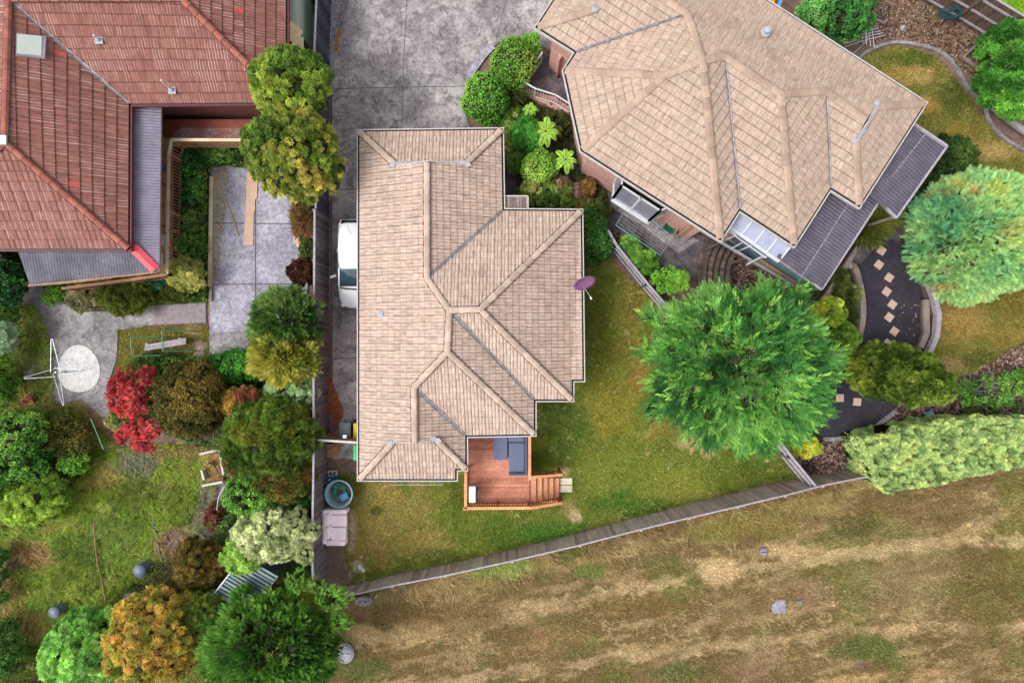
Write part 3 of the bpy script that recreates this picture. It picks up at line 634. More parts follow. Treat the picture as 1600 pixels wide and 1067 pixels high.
class Roof:
    def __init__(s, name, V, faces, eave_h, pitch, tu, tv, prof, thick, mat, parent):
        s.eh = eave_h; s.px = V; s.h = {k: (v[2] if len(v) > 2 and v[2] is not None else None) for k, v in V.items()}
        fixed = {k for k in V if s.h[k] is not None}
        for k in V:
            if s.h[k] is None: s.h[k] = eave_h + .5
        tanp = math.tan(math.radians(pitch))
        for it in range(8):
            for k in V:
                if k in fixed: continue
                hs_ = []
                for ids, (a, b) in faces:
                    if k in ids:
                        A = P(*V[a][:2], s.h[a]); B = P(*V[b][:2], s.h[b]); q = P(*V[k][:2], s.h[k])
                        t = (B - A).to_2d().normalized(); d = (q - A).to_2d(); hs_.append(s.eh + abs(t.x * d.y - t.y * d.x) * tanp)
                s.h[k] = sum(hs_) / len(hs_)
        s.w = {k: P(*V[k][:2], s.h[k]) for k in V}
        bmo = bmesh.new(); uvl = bmo.loops.layers.uv.new('UVMap')
        for fi, (ids, (ea, eb)) in enumerate(faces):
            pts = [s.w[i] for i in ids]; cen = sum(pts, Vector()) / len(pts)
            A = s.w[ea]; B = s.w[eb]; u = (B - A).to_2d().normalized(); v = Vector((-u.y, u.x))
            if (cen - A).to_2d().dot(v) < 0: v = -v
            loc = [Vector(((q - A).to_2d().dot(u), (q - A).to_2d().dot(v), 0)) for q in pts]
            for tri in tessellate_polygon([loc]):
                T = [loc[i] for i in tri]; Z = [pts[i].z for i in tri]
                ar = (T[1] - T[0]).to_2d().cross((T[2] - T[0]).to_2d())
                if abs(ar) < 1e-3: continue
                if ar < 0: T.reverse(); Z.reverse(); ar = -ar
                u0 = math.floor(min(q.x for q in T) / tu) - 0; u1 = math.ceil(max(q.x for q in T) / tu)
                v0 = math.floor(min(q.y for q in T) / tv); v1 = math.ceil(max(q.y for q in T) / tv)
                us = [(i + f) * tu for i in range(u0, u1) for f, _ in prof] + [u1 * tu]; uh = [hh for i in range(u0, u1) for _, hh in prof] + [prof[0][1]]
                bm = bmesh.new(); rows = []
                for j in range(v0, v1 + 1):
                    lo = [bm.verts.new((x, j * tv, hh)) for x, hh in zip(us, uh)]              # top of course j-1
                    hi = [bm.verts.new((x, j * tv, hh + thick)) for x, hh in zip(us, uh)]      # raised lower edge of course j
                    rows.append((lo, hi))
                for j in range(len(rows) - 1):
                    (lo, hi), (lo2, _) = rows[j], rows[j + 1]
                    for i in range(len(us) - 1):
                        bm.faces.new((hi[i], hi[i + 1], lo2[i + 1], lo2[i]))
                        bm.faces.new((lo[i], lo[i + 1], hi[i + 1], hi[i]))
                for i in range(3):
                    p0 = T[i]; p1 = T[(i + 1) % 3]; e = p1 - p0
                    bmesh.ops.bisect_plane(bm, geom=bm.verts[:] + bm.edges[:] + bm.faces[:], dist=1e-5, plane_co=p0, plane_no=(e.y, -e.x, 0), clear_outer=True)
                # plane z(u,v)
                (x0, y0), (x1, y1), (x2, y2) = [(q.x, q.y) for q in T]
                gxx = ((Z[1] - Z[0]) * (y2 - y0) - (Z[2] - Z[0]) * (y1 - y0)) / ar; gyy = ((x1 - x0) * (Z[2] - Z[0]) - (x2 - x0) * (Z[1] - Z[0])) / ar
                vm = {}
                for vt in bm.verts:
                    U, Vv, off = vt.co; q = A.to_2d() + u * U + v * Vv
                    vm[vt] = bmo.verts.new((q.x, q.y, Z[0] + gxx * (U - x0) + gyy * (Vv - y0) + off))
                for f in bm.faces:
                    cv = f.calc_center_median()
                    try: nf = bmo.faces.new([vm[q] for q in f.verts])
                    except ValueError: continue
                    vertical = abs(f.normal.z) < .05
                    cu = math.floor(cv.x / tu); cj = math.floor(cv.y / tv + (.02 if vertical else 0))
                    for lp, q in zip(nf.loops, f.verts):
                        # keep the fractional part inside the tile: u left->right, v: 0 at the exposed lower edge
                        lp[uvl].uv = (min(max(q.co.x / tu, cu + 1e-3), cu + .999) + fi * 37 + 500, min(max(q.co.y / tv, cj + 1e-3), cj + .999) + fi * 53 + 500)
                bm.free()
        me = bpy.data.meshes.new(name); bmesh.ops.recalc_face_normals(bmo, faces=bmo.faces[:0]); bmo.to_mesh(me); bmo.free()
        s.o = link('roof', me, mat, parent)
        if s.o.data.polygons and sum(pl.normal.z for pl in s.o.data.polygons) < 0: me.flip_normals()
    def ridge(s, a, b, mat, wd=.26, ht=.07, seg=.42, rev=False, name='ridge_cap', lift=.035, mortar=None):
        A = s.w[a] if isinstance(a, str) else a; B = s.w[b] if isinstance(b, str) else b
        if A.z > B.z: A, B = B, A
        d = B - A; L = d.length; d.normalize(); side = d.cross(Vector((0, 0, 1))).normalized(); up = side.cross(d)
        n = max(1, round(L / seg)); m = MB(); sl = L / n
        for i in range(n):
            p0 = A + d * (i * sl) + Vector((0, 0, lift)); p1 = A + d * ((i + 1) * sl + .04) + Vector((0, 0, lift))
            vs = []
            for p, dz, k in ((p0, .028, 1.06), (p1, 0, .94)):
                for (x, z) in ((-.5, -.9), (-.5, -.3), (-.3, .75), (0, 1), (.3, .75), (.5, -.3), (.5, -.9)):
                    vs.append(p + side * (x * wd * k) + up * (z * ht) + Vector((0, 0, dz)))
            m.add(vs, [(j, j + 1, j + 8, j + 7) for j in range(6)] + [(6, 5, 4, 3, 2, 1, 0), (7, 8, 9, 10, 11, 12, 13)])
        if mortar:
            for sg in (-1, 1): q_ = side * (sg * wd * .53); MB().beam(A + q_ + Vector((0, 0, lift - .012)), B + q_ + Vector((0, 0, lift - .012)), .035, .03).build('mortar_line', mortar, s.o)  # dark strips paint the gap shadow along both sides of the caps
        return m.build(name, mat, s.o)
    def valley(s, a, b, mat, wd=.13, lift=.085, name='valley_flashing'):
        A = s.w[a]; B = s.w[b]; d = (B - A).normalized(); side = d.cross(Vector((0, 0, 1))).normalized() * wd / 2; z = Vector((0, 0, lift))
        n = 8; m = MB(); r = random.Random(hash(a + b) % 1000)
        vs = []
        for i in range(n + 1):
            p = A.lerp(B, i / n) + z; k = .7 + .5 * r.random(); vs += [p - side * k, p - Vector((0, 0, .03)), p + side * k]
        m.add(vs, [f for i in range(n) for f in ((3 * i, 3 * i + 3, 3 * i + 4, 3 * i + 1), (3 * i + 1, 3 * i + 4, 3 * i + 5, 3 * i + 2))])
        return m.build(name, mat, s.o)
    def gable(s, a, b, peak, mat_wall, mat_lead):
        A, B, Pk = s.w[a], s.w[b], s.w[peak]
        mid = (A + B) / 2; top = Vector((mid.x, mid.y, Pk.z - .02))
        out = (B - A).cross(Vector((0, 0, 1))).normalized()
        if out.dot(Pk - mid) > 0: out = -out
        m = MB(); t = out * .04
        m.add([A - t, B - t, top - t, A + t * 0, B + t * 0, top + t * 0], [(3, 4, 5), (2, 1, 0), (0, 1, 4, 3), (1, 2, 5, 4), (2, 0, 3, 5)]); m.build('gable', mat_wall, s.o)
        m = MB(); r = random.Random(3); n = 10; vs = []
        z = Vector((0, 0, .065))
        for i in range(n + 1):
            p = A.lerp(B, i / n) + z; k = .12 + .04 * r.random(); vs += [p - out * .02 + Vector((0, 0, .03)), p + out * k - Vector((0, 0, .02))]
        m.add(vs, [(2 * i, 2 * i + 1, 2 * i + 3, 2 * i + 2) for i in range(n)]); o = m.build('flashing', mat_lead, s.o)
        for q, sg in ((A, -1), (B, 1)):
            d = (B - A).normalized() * sg
            mm = MB(); c = q + Vector((0, 0, .09)) + d * .05 - out * .03
            mm.add([c - out * .15, c + d * .22 - out * .05, c + out * .1 + d * .12, c + out * .12 - d * .05], [(0, 1, 2, 3)])
            mm.build('flashing', mat_lead, s.o)
def gutter(parent, pts, h, mat, w_=.11, name='gutter'):
    m = MB(); ring_profile(m, pts, [(-.03, h - .05), (-.02, h - .11), (w_ - .03, h - .11), (w_ - .03, h + .01), (w_ + .015, h + .01), (w_ + .015, h - .13), (-.03, h - .14)])
    dk_ = MB(); ring_profile(dk_, pts, [(-.06, h + .012), (.0, h - .02), (w_ - .035, h - .03)]); o_ = m.build(name, mat, parent); dk_.build('gutter_channel', M['black'], o_); return o_  # black ring paints the shade inside the gutter
def walls(parent, pts, h, mat, inset=.5):
    p = offset_poly(pts, -inset); return MB().prism(p, -.1, h - .08).build('wall', mat, parent)
def soffit(parent, pts, h, mat):
    return MB().prism(offset_poly(pts, -.04), h - .07, h - .045).build('soffit', mat, parent)

ROLL2 = [(0, .0), (.10, .022), (.25, .030), (.40, .022), (.5, .0), (.60, .022), (.75, .030), (.90, .022)]
FLATR = [(0, .0), (.06, .012), (.5, .016), (.94, .012)]
M['tile_tan'] = tiles('tan_concrete_tile', [C(200, 176, 161), C(196, 172, 157), C(192, 167, 153), C(199, 174, 158), C(188, 163, 150)], C(104, 84, 78), C(180, 160, 146), white=C(238, 232, 224), joint=.75, edge=.35)
M['tile_brown'] = tiles('mottled_brown_tile', [C(187, 163, 147), C(184, 160, 144), C(182, 156, 142), C(188, 164, 147), C(180, 154, 141)], C(84, 68, 62), C(180, 162, 140), white=None, joint=.16, edge=.5, ribs=4.0, ribv=.22)
M['tile_red'] = tiles('faded_red_tile', [C(146, 98, 88), C(141, 92, 83), C(136, 86, 79), C(145, 98, 86), C(132, 84, 78)], C(84, 42, 38), C(146, 100, 86), white=C(226, 190, 182), rib=.6, red=C(232, 84, 74))
M['mortar'] = simple('dark_mortar', C(92, 74, 70), C(70, 56, 54), 6, .95); M['cap_tan'] = simple('tan_ridge_cap', C(196, 174, 156), C(180, 158, 142), 5, .85, fine=.4, dirt=C(170, 150, 138), isl=.45)  # dark tone of the painted shadow lines beside the ridge caps
M['cap_brown'] = simple('brown_ridge_cap', C(180, 155, 138), C(164, 140, 124), 3, .85, fine=.35, dirt=C(160, 140, 124), isl=.45)
M['cap_red'] = simple('red_ridge_cap', C(172, 106, 88), C(154, 92, 80), 3, .8, fine=.35, dirt=C(150, 84, 76), isl=.45)

# ---------------- middle house (tan roof)
mid = thing('tan_roofed_house', 'middle house with tan tiled hip roof beside the long driveway', 'house', P(700, 500))
V1 = {k: (*v, 2.5) for k, v in dict(A=(562, 206), B=(783, 203), Cc=(785, 329), D=(907, 330), E=(910, 592), Ff=(893, 592), G=(893, 623), Hh=(834, 623), I=(834, 677), J=(727, 679), K=(727, 731), Lq=(711, 731), Mq=(711, 747), Nn=(562, 747)).items()}
ev1 = [P(*V1[k]) for k in ('A', 'B', 'Cc', 'D', 'E', 'Ff', 'G', 'Hh', 'I', 'J', 'K', 'Lq', 'Mq', 'Nn')]
V1.update(NG1=(618, 257), NG2=(727, 256), NP=(667, 254), S1=(667, 434), P2=(702, 484), P3=(750, 483), P4=(699, 549), P5=(647, 604), SP=(648, 690), SG1=(614, 690), SG2=(681, 686))
F1 = [(('A', 'B', 'NG2', 'NG1'), ('A', 'B')), (('Nn', 'A', 'NG1', 'NP', 'S1', 'P2', 'P4', 'P5', 'SP', 'SG1'), ('Nn', 'A')), (('B', 'Cc', 'S1', 'NP', 'NG2'), ('B', 'Cc')),
      (('Cc', 'D', 'P3', 'P2', 'S1'), ('Cc', 'D')), (('D', 'E', 'Ff', 'G', 'P3'), ('D', 'E')), (('G', 'Hh', 'P2', 'P3'), ('G', 'Hh')), (('Hh', 'I', 'P4', 'P2'), ('Hh', 'I')),
      (('I', 'J', 'P5', 'P4'), ('I', 'J')), (('J', 'K', 'SG2', 'SP', 'P5'), ('J', 'K')), (('Nn', 'Mq', 'Lq', 'K', 'SG2', 'SG1'), ('Nn', 'Mq'))]
R1 = Roof('roof', V1, F1, 2.5, 21, .30, .28, ROLL2, .022, M['tile_tan'], mid)
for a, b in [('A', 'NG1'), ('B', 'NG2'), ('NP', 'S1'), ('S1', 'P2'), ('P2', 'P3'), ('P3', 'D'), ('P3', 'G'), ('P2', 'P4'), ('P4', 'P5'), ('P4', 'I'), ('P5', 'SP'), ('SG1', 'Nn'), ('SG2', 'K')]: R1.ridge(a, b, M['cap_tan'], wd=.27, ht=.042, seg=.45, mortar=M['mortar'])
for a, b in [('Cc', 'S1'), ('Hh', 'P2'), ('J', 'P5')]: R1.valley(a, b, M['valley'])
R1.gable('NG1', 'NG2', 'NP', M['cream'], M['lead']); R1.gable('SG1', 'SG2', 'SP', M['cream'], M['lead'])
gutter(mid, ev1, 2.5, M['cream']); soffit(mid, ev1, 2.5, M['cream']); walls(mid, ev1, 2.5, M['brick'])
def flat_vent(x, y, h, parent, mat, w_=.34, d_=.26):
    p = P(x, y, h); m = MB(); m.box((p.x, p.y, h), (w_, d_, .03)); m.box((p.x - .04, p.y, h + .04), (w_ * .5, d_ * .55, .06)); m.box((p.x + .12, p.y + .08, h + .03), (.16, .03, .03)); m.box((p.x + .12, p.y - .08, h + .03), (.16, .03, .03))
    return m.build('roof_vent', mat, parent)
flat_vent(597, 491, 2.98, mid, M['lead'], .36, .28)
flat_vent(718, 490, 4.2, mid, M['cap_tan'], .01, .01) if False else None
# small timber porch roof of the middle house
p = MB()
for i in range(8): q = P(789.5 + i * 4.9, 318, 2.35); p.box((q.x, q.y, 2.35), (.125, .66, .05))
p.build('porch_slats', M['sleeper'], mid)
m = MB(); a, b, c, d = PP([(786, 306), (825, 306), (825, 330), (786, 330)], 2.4); m.beam(a, b, .05, .1); m.beam(b, c, .05, .1); m.build('porch_frame', M['cream'], mid)
# windows and a back door of the middle house, under the eaves
def window(parent, a, b, z0, z1, mat=None, out=.03, name='window'):
    """a,b world plan points on the wall face"""
    a = Vector((a.x, a.y, 0)); b = Vector((b.x, b.y, 0)); d = (b - a).normalized(); n = Vector((d.y, -d.x, 0)) * out
    z0 = Vector((0, 0, z0)); z1 = Vector((0, 0, z1)); fr = MB()
    for s_, e_ in ((a + z0, b + z0), (a + z1, b + z1)): fr.beam(s_ + n, e_ + n, .07, .07)
    for q in (a, (a + b) / 2, b): fr.beam(q + z0 + n, q + z1 + n, .06, .06)
    o = fr.build(name, M['white'], parent)
    g = MB(); k = n * .5; g.add([a + z0 + k, b + z0 + k, b + z1 + k, a + z1 + k], [(0, 1, 2, 3)]); g.build('pane', M['glass'], o); return o
wi = offset_poly(ev1, -.5)
window(mid, wi[4].lerp(wi[3], .3), wi[4].lerp(wi[3], .55), .9, 2.1); window(mid, wi[13].lerp(wi[0], .2).xy, wi[13].lerp(wi[0], .3), .9, 2.1)

# ---------------- right house (brown mottled roof, rotated)
rh = thing('brown_roofed_house', 'large right hand house with angled brown tiled roof and brick walls', 'house', P(1130, 200))
E2 = 4.2
V2 = {k: (*v, E2) for k, v in dict(a2=(975, -163), a=(840, 42), b=(902, 81), c=(883, 110), d=(910, 234), e=(1125, 372), f=(1155, 325), g=(1240, 381), h=(1297, 292), i=(1342, 320), j=(1444, 161), k=(944 + 40, -136 + 1)).items()}
V2['k'] = (1444 - 340 * .8408 * 1.6, 161 - 340 * .5414 * 1.6, E2)
V2['a2'] = (840 + 147, 42 - 228, E2)
ev2 = [P(*V2[q]) for q in ('a2', 'a', 'b', 'c', 'd', 'e', 'f', 'g', 'h', 'i', 'j', 'k')]
V2.update(A1=(932, 14), A2=(955, -20), R0=(952, -58), R1=(1074, 22), R2=(1098, 94), Rm=(1039, 118), R3=(1132, 88), R4=(1220, 147), R5=(1290, 142), R6=(1352, 188), G1=(1367, 167), G2=(1337, 218))
V2['A2'] = (990, -78); V2['R0'] = (962, -50)
F2 = [(('k', 'j', 'G1', 'R6', 'R5', 'R4', 'R3', 'R2', 'R1', 'R0', 'A2'), ('k', 'j')), (('a', 'b', 'R1', 'R0', 'A1'), ('a', 'b')), (('a2', 'a', 'A1', 'A2'), ('a2', 'a')), (('b', 'c', 'Rm', 'R2', 'R1'), ('b', 'c')),
      (('c', 'd', 'Rm'), ('c', 'd')), (('d', 'e', 'R2', 'Rm'), ('d', 'e')), (('e', 'f', 'R3', 'R2'), ('e', 'f')), (('f', 'g', 'R4', 'R3'), ('f', 'g')), (('g', 'h', 'R5', 'R4'), ('g', 'h')),
      (('h', 'i', 'G2', 'R6', 'R5'), ('h', 'i')), (('i', 'j', 'G1', 'G2'), ('i', 'j')), (('a2', 'A2', 'k'), ('a2', 'k'))]
R2 = Roof('roof', V2, F2, E2, 21, .30, .33, FLATR, .04, M['tile_brown'], rh)
for a, b in [('a', 'A1'), ('R0', 'R1'), ('R1', 'R2'), ('R2', 'Rm'), ('Rm', 'c'), ('Rm', 'd'), ('R2', 'e'), ('R2', 'R3'), ('R3', 'R4'), ('R4', 'g'), ('R4', 'R5'), ('R5', 'R6'), ('G2', 'i'), ('G1', 'j')]: R2.ridge(a, b, M['cap_brown'], wd=.31, ht=.035, seg=.45)
for a, b in [('b', 'R1'), ('f', 'R3'), ('h', 'R5')]: R2.valley(a, b, M['valley'], wd=.11)
R2.gable('G1', 'G2', 'R6', M['cream'], M['lead']); R2.gable('A1', 'A2', 'R0', M['cream'], M['lead'])
gutter(rh, ev2, E2, M['cream']); soffit(rh, ev2, E2, M['cream']); walls(rh, ev2, E2, M['brick'], .5)
w2 = offset_poly(ev2, -.5)
p = P(1197, 49, 5.0); MB().lathe((p.x, p.y, 4.95), [(.20, 0), (.2, .03), (.1, .05), (.1, .2), (.14, .22), (.0, .26)], 16).build('roof_vent', M['lead'], rh)
# bay window
M['pane_grey'] = simple('curtained_pane', C(150, 150, 162), C(128, 128, 142), 2, .2, .6, fine=.1)  # grey base puts reflected sky and curtains into the glass colour
wa, wb = w2[4], w2[5]; dd = (wb - wa).normalized(); nn = Vector((dd.y, -dd.x)); nn = nn if nn.y < 0 else -nn
q0 = P(962, 281, 2.6).xy; s0 = (q0 - wa).dot(dd); q1 = P(1046, 330, 2.6).xy; s1 = (q1 - wa).dot(dd)
def bay_pt(s_, o_, z): q = wa + dd * s_ + nn * o_; return Vector((q.x, q.y, z))
z0, z1 = 1.35, 3.5; top_in, bot_out = .55, .70
base = [bay_pt(s0, 0, 0), bay_pt(s0 + .35, .62, 0), bay_pt(s1 - .45, .62, 0), bay_pt(s1, 0, 0)]
o = MB().prism(base, z0 - .25, z0).build('bay_window', M['brown_rail'], rh)
MB().prism([bay_pt(s0 + .1, 0, 0), bay_pt(s0 + .38, .42, 0), bay_pt(s1 - .48, .42, 0), bay_pt(s1 - .1, 0, 0)], z1 - .05, z1 + .03).build('bay_roof', M['grey_fascia'], o)
for i in range(3):
    A, B = base[i], base[i + 1]; m = MB()
    m.beam(A + Vector((0, 0, z0 + .05)), B + Vector((0, 0, z0 + .05)), .09, .1); m.beam(A + Vector((0, 0, z1 - .05)), B + Vector((0, 0, z1 - .05)), .06, .1)
    for t_ in ((0, .5, 1) if i == 1 else (0, 1)): q = A.lerp(B, t_); m.beam(q + Vector((0, 0, z0)), q + Vector((0, 0, z1)), .09, .09)
    fr = m.build('window_frame', M['white'], o)
    g = MB(); g.add([A + Vector((0, 0, z0)), B + Vector((0, 0, z0)), B + Vector((0, 0, z1)), A + Vector((0, 0, z1))], [(0, 1, 2, 3)]); g.build('window_pane', M['pane_grey'], o)
o2 = MB().prism([bay_pt(s0 + .3, .60, 0), bay_pt(s0 + .35, .76, 0), bay_pt(s1 - .45, .76, 0), bay_pt(s1 - .4, .60, 0)], z0 - .12, z0 - .04).build('window_sill', M['white'], o)
# wing walls of the right house (brick planter wall + entry wall) and entry porch
m = MB(); a, b, c, d = PP([(870, 92), (905, 84), (903, 92), (868, 122)], 0.0)
q = [P(868, 66, 2.0), P(900, 84, 2.0), P(893, 104, 2.0), P(866, 120, 2.0)]
MB().prism([P(866, 70, 0), P(895, 95, 0), P(868, 128, 0)], 0, 2.2).build('entry_wall', M['brick'], rh)
slabs = MB().prism(PP([(818, 125), (848, 84), (895, 100), (905, 170), (868, 148), (836, 140)], .35), 0, .35).build('entry_porch', M['concrete_dark'], rh)
MB().prism(PP([(815, 133), (836, 143), (868, 152), (905, 178), (905, 186), (893, 186), (850, 162), (815, 145)], .3), 0, .33).build('porch_kerb', M['brick'], rh)
rail = thing('porch_railing', 'white metal railing around the entry porch near the round shrubs', 'railing', P(818, 128))
tp = [P(847, 82, 1.35), P(816, 126, 1.35), P(836, 138, 1.35), P(868, 148, 1.35), P(893, 164, 1.35)]
m = MB()
for k_ in range(len(tp) - 1): m.beam(tp[k_], tp[k_ + 1], .06, .05)
m.build('top_rail', M['white'], rail); m = MB(); m2 = MB()
dn = Vector((0, 0, -.85))
for k_ in range(len(tp) - 1):
    m.beam(tp[k_] + dn, tp[k_ + 1] + dn, .04, .04); L_ = (tp[k_ + 1] - tp[k_]).length; n_ = int(L_ / .13)
    for j_ in range(n_ + 1): q = tp[k_].lerp(tp[k_ + 1], j_ / n_); m2.tube([q, q + dn], .011, 5)
m.build('bottom_rail', M['white'], rail); m2.build('balusters', M['white'], rail)
for q in tp: MB().beam(q + Vector((0, 0, .02)), Vector((q.x, q.y, .3)), .06, .06).build('post', M['white'], rail)

# corrugated sheet roofs ------------------------------------------------------
def corrugated(name, pts, mat, parent, along, period=.13, amp=.018, lap=None, lapmat=None):
    """pts world (convex polygon, possibly sloping: first 3 give plane); along = plan dir of the corrugations"""
    pts = [Vector(p) for p in pts]; cen = sum(pts, Vector()) / len(pts)
    v = Vector(along[:2]).normalized(); u = Vector((v.y, -v.x))
    n = (pts[1] - pts[0]).cross(pts[2] - pts[0]).normalized()
    if n.z < 0: n = -n
    L2 = [((q - cen).to_2d().dot(u), (q - cen).to_2d().dot(v)) for q in pts]
    u0 = min(a for a, b in L2) - .1; u1 = max(a for a, b in L2) + .1; v0 = min(b for a, b in L2) - .1; v1 = max(b for a, b in L2) + .1
    k = int((u1 - u0) / (period / 4)); bm = bmesh.new(); prev = None
    for i in range(k + 1):
        x = u0 + i * period / 4; z = amp * math.sin(x / period * 2 * math.pi)
        a = bm.verts.new((x, v0, z)); b = bm.verts.new((x, v1, z))
        if prev: bm.faces.new((prev[0], a, b, prev[1]))
        prev = (a, b)
    m_ = len(pts); A = sum(L2[i][0] * L2[(i + 1) % m_][1] - L2[(i + 1) % m_][0] * L2[i][1] for i in range(m_))
    if A < 0: L2 = L2[::-1]
    for i in range(m_):
        a = L2[i]; b = L2[(i + 1) % m_]; e = (b[0] - a[0], b[1] - a[1])
        bmesh.ops.bisect_plane(bm, geom=bm.verts[:] + bm.edges[:] + bm.faces[:], dist=1e-5, plane_co=(a[0], a[1], 0), plane_no=(e[1], -e[0], 0), clear_outer=True)
    for vt in bm.verts:
        x, y, z = vt.co; q = cen.to_2d() + u * x + v * y
        vt.co = (q.x, q.y, cen.z - (n.x * (q.x - cen.x) + n.y * (q.y - cen.y)) / n.z + z)
    me = bpy.data.meshes.new(name); bm.to_mesh(me); bm.free()
    if me.polygons and sum(p_.normal.z for p_ in me.polygons) < 0: me.flip_normals()
    o = link(name, me, mat, parent); md = o.modifiers.new('t', 'SOLIDIFY'); md.thickness = .006; return o
M['sheet_dark'] = corrug('charcoal_corrugated', C(104, 96, 112), C(84, 78, 92), .4)
M['sheet_grey'] = corrug('smoky_corrugated', C(138, 132, 150), C(116, 110, 128), .4)
M['sheet_pale'] = simple('pale_grey_corrugated', C(96, 94, 106), C(124, 121, 132), .9, .85, .1, fine=.2)
M['sheet_green'] = corrug('green_grey_sheet', C(160, 184, 188), C(140, 166, 170), .4)

vdir = (Vector(ev2[5]) - Vector(ev2[4])).to_2d().normalized()   # along d-e (NW -> SE)
per = thing('pergola', 'charcoal corrugated verandah roof along the right hand house', 'verandah', P(1300, 380))
corrugated('roof_sheet', [P(1213, 402, 3.55), P(1283, 452, 3.25), P(1376, 306, 3.25), P(1305, 258, 3.75)], M['sheet_dark'], per, vdir, .15)
corrugated('roof_sheet', [P(1338, 330 - 40, 3.75), P(1400, 340, 3.24), P(1477, 228, 3.24), P(1415, 180, 3.75)], M['sheet_dark'], per, vdir, .15)
def dash(a, b, n_, par, mat, name='lap_strip'):
    m = MB(); A, B = a, b
    for i in range(n_): s_, e_ = A.lerp(B, i / n_), A.lerp(B, (i + .82) / n_); m.beam(s_, e_, .035, .015)
    return m.build(name, mat, par)
dash(P(1252, 432, 3.45), P(1327, 315, 3.48), 13, per, M['cap']); dash(P(1378, 295, 3.50), P(1446, 209, 3.52), 11, per, M['cap'])
for a, b, h_ in [((1219, 407), (1283, 452), 3.3), ((1283, 452), (1373, 314), 3.22), ((1373, 314), (1400, 340), 3.3), ((1400, 340), (1479, 228), 3.22), ((1479, 228), (1428, 194), 3.6)]:
    MB().beam(P(*a, h_ + .01), P(*b, h_ + .01), .09, .12).build('beam', M['cap'], per)
for x, y in [(1281, 450), (1330, 376), (1372, 314), (1399, 338), (1440, 282), (1475, 228)]:
    q = P(x, y, 3.1); MB().beam(Vector((q.x, q.y, 0)), q, .1, .1).build('post', M['sleeper'], per)

# conservatory roof + balcony on the right house
M['poly'] = simple('frosted_panel', C(176, 180, 206), C(160, 164, 190), 2, .25, .6, fine=.15)
con = thing('conservatory', 'white framed glazed lean-to with four frosted roof panels', 'conservatory', P(1180, 400))
ct = [P(1157, 329, 3.95), P(1237, 382, 3.95)]; cb_ = [P(1138, 353, 3.4), P(1216, 408, 3.4)]
for i in range(4):
    a, b = ct[0].lerp(ct[1], i / 4), ct[0].lerp(ct[1], (i + 1) / 4); c, d = cb_[0].lerp(cb_[1], i / 4), cb_[0].lerp(cb_[1], (i + 1) / 4)
    MB().add([a, b, d, c] + [q - Vector((0, 0, .03)) for q in (a, b, d, c)], [(0, 1, 2, 3), (7, 6, 5, 4), (0, 4, 5, 1), (1, 5, 6, 2), (2, 6, 7, 3), (3, 7, 4, 0)]).build('roof_panel', M['poly'], con)
m = MB()
for i in range(5): a, c = ct[0].lerp(ct[1], i / 4), cb_[0].lerp(cb_[1], i / 4); m.beam(a + Vector((0, 0, .03)), c + Vector((0, 0, .03)), .06, .08)
m.beam(cb_[0], cb_[1], .13, .1); m.beam(ct[0], ct[1], .06, .08); e1 = P(1135, 357, 3.2), P(1197, 402, 3.2); m.beam(e1[0], e1[1], .09, .08); m.build('roof_frame', M['white'], con)
gl = [Vector((q.x, q.y, z_)) for z_ in (1.6, 3.35) for q in (P(1150, 367, 3.3), P(1197, 400, 3.3))]
MB().add(gl, [(0, 1, 3, 2)]).build('glass_wall', M['glass'], con)
for t_ in (0, .5, 1): q = P(1150, 367, 3.3).lerp(P(1197, 400, 3.3), t_); MB().beam(Vector((q.x, q.y, 1.5)), q, .06, .06).build('glazing_bar', M['white'], con)
bal = thing('balcony', 'raised dark timber balcony with grey handrail below the glazed lean-to', 'balcony', P(1180, 420))
MB().prism([P(1127, 372, 1.6), P(1150, 352, 1.6), P(1262, 430, 1.6), P(1252, 448, 1.6)], 1.5, 1.6).build('balcony_floor', M['fence_brown'], bal)
MB().prism([P(1160, 366, 1.6), P(1170, 352, 1.6), P(1272, 415, 1.6), P(1262, 432, 1.6)], 1.6, 2.9).build('cladding', simple('red_brown_cladding', C(120, 70, 56), C(96, 54, 44), 6, .8), bal)
M['green_glass'] = simple('green_grey_sheet_2', C(104, 128, 132), C(84, 106, 112), 3, .3, .6)
corrugated('screen_sheet', [P(1140, 372, 2.1), P(1160, 357, 2.5), P(1262, 434, 2.1), P(1252, 447, 1.9)], M['green_glass'], bal, vdir, .2, .01)
m = MB(); m.beam(P(1091, 357, 2.6), P(1262, 459, 2.0), .10, .1); m.beam(P(1166, 413, 2.4), P(1198, 396, 3.1), .08, .08); m.beam(P(1142, 388, 2.5), P(1168, 374, 3.2), .06, .06); m.build('handrail', M['grey_fascia'], bal)
m = MB(); m.beam(P(1186, 404, 2.3), P(1260, 452, 2.2), .07, .07); m.beam(P(1128, 366, 2.45), P(1180, 400, 2.4), .04, .04); m.build('lower_rail', M['brown_rail'], bal)
for x, y, hh in [(1127, 378, 2.35), (1168, 402, 2.25), (1210, 428, 2.15), (1256, 455, 2.0)]:
    q = P(x, y, hh); MB().beam(Vector((q.x, q.y, 0)), q, .09, .09).build('post', M['sleeper_dark'], bal)
M_k = MB(); M_k.beam(P(1190, 390, .3), P(1150, 412, .3), .1, .3)

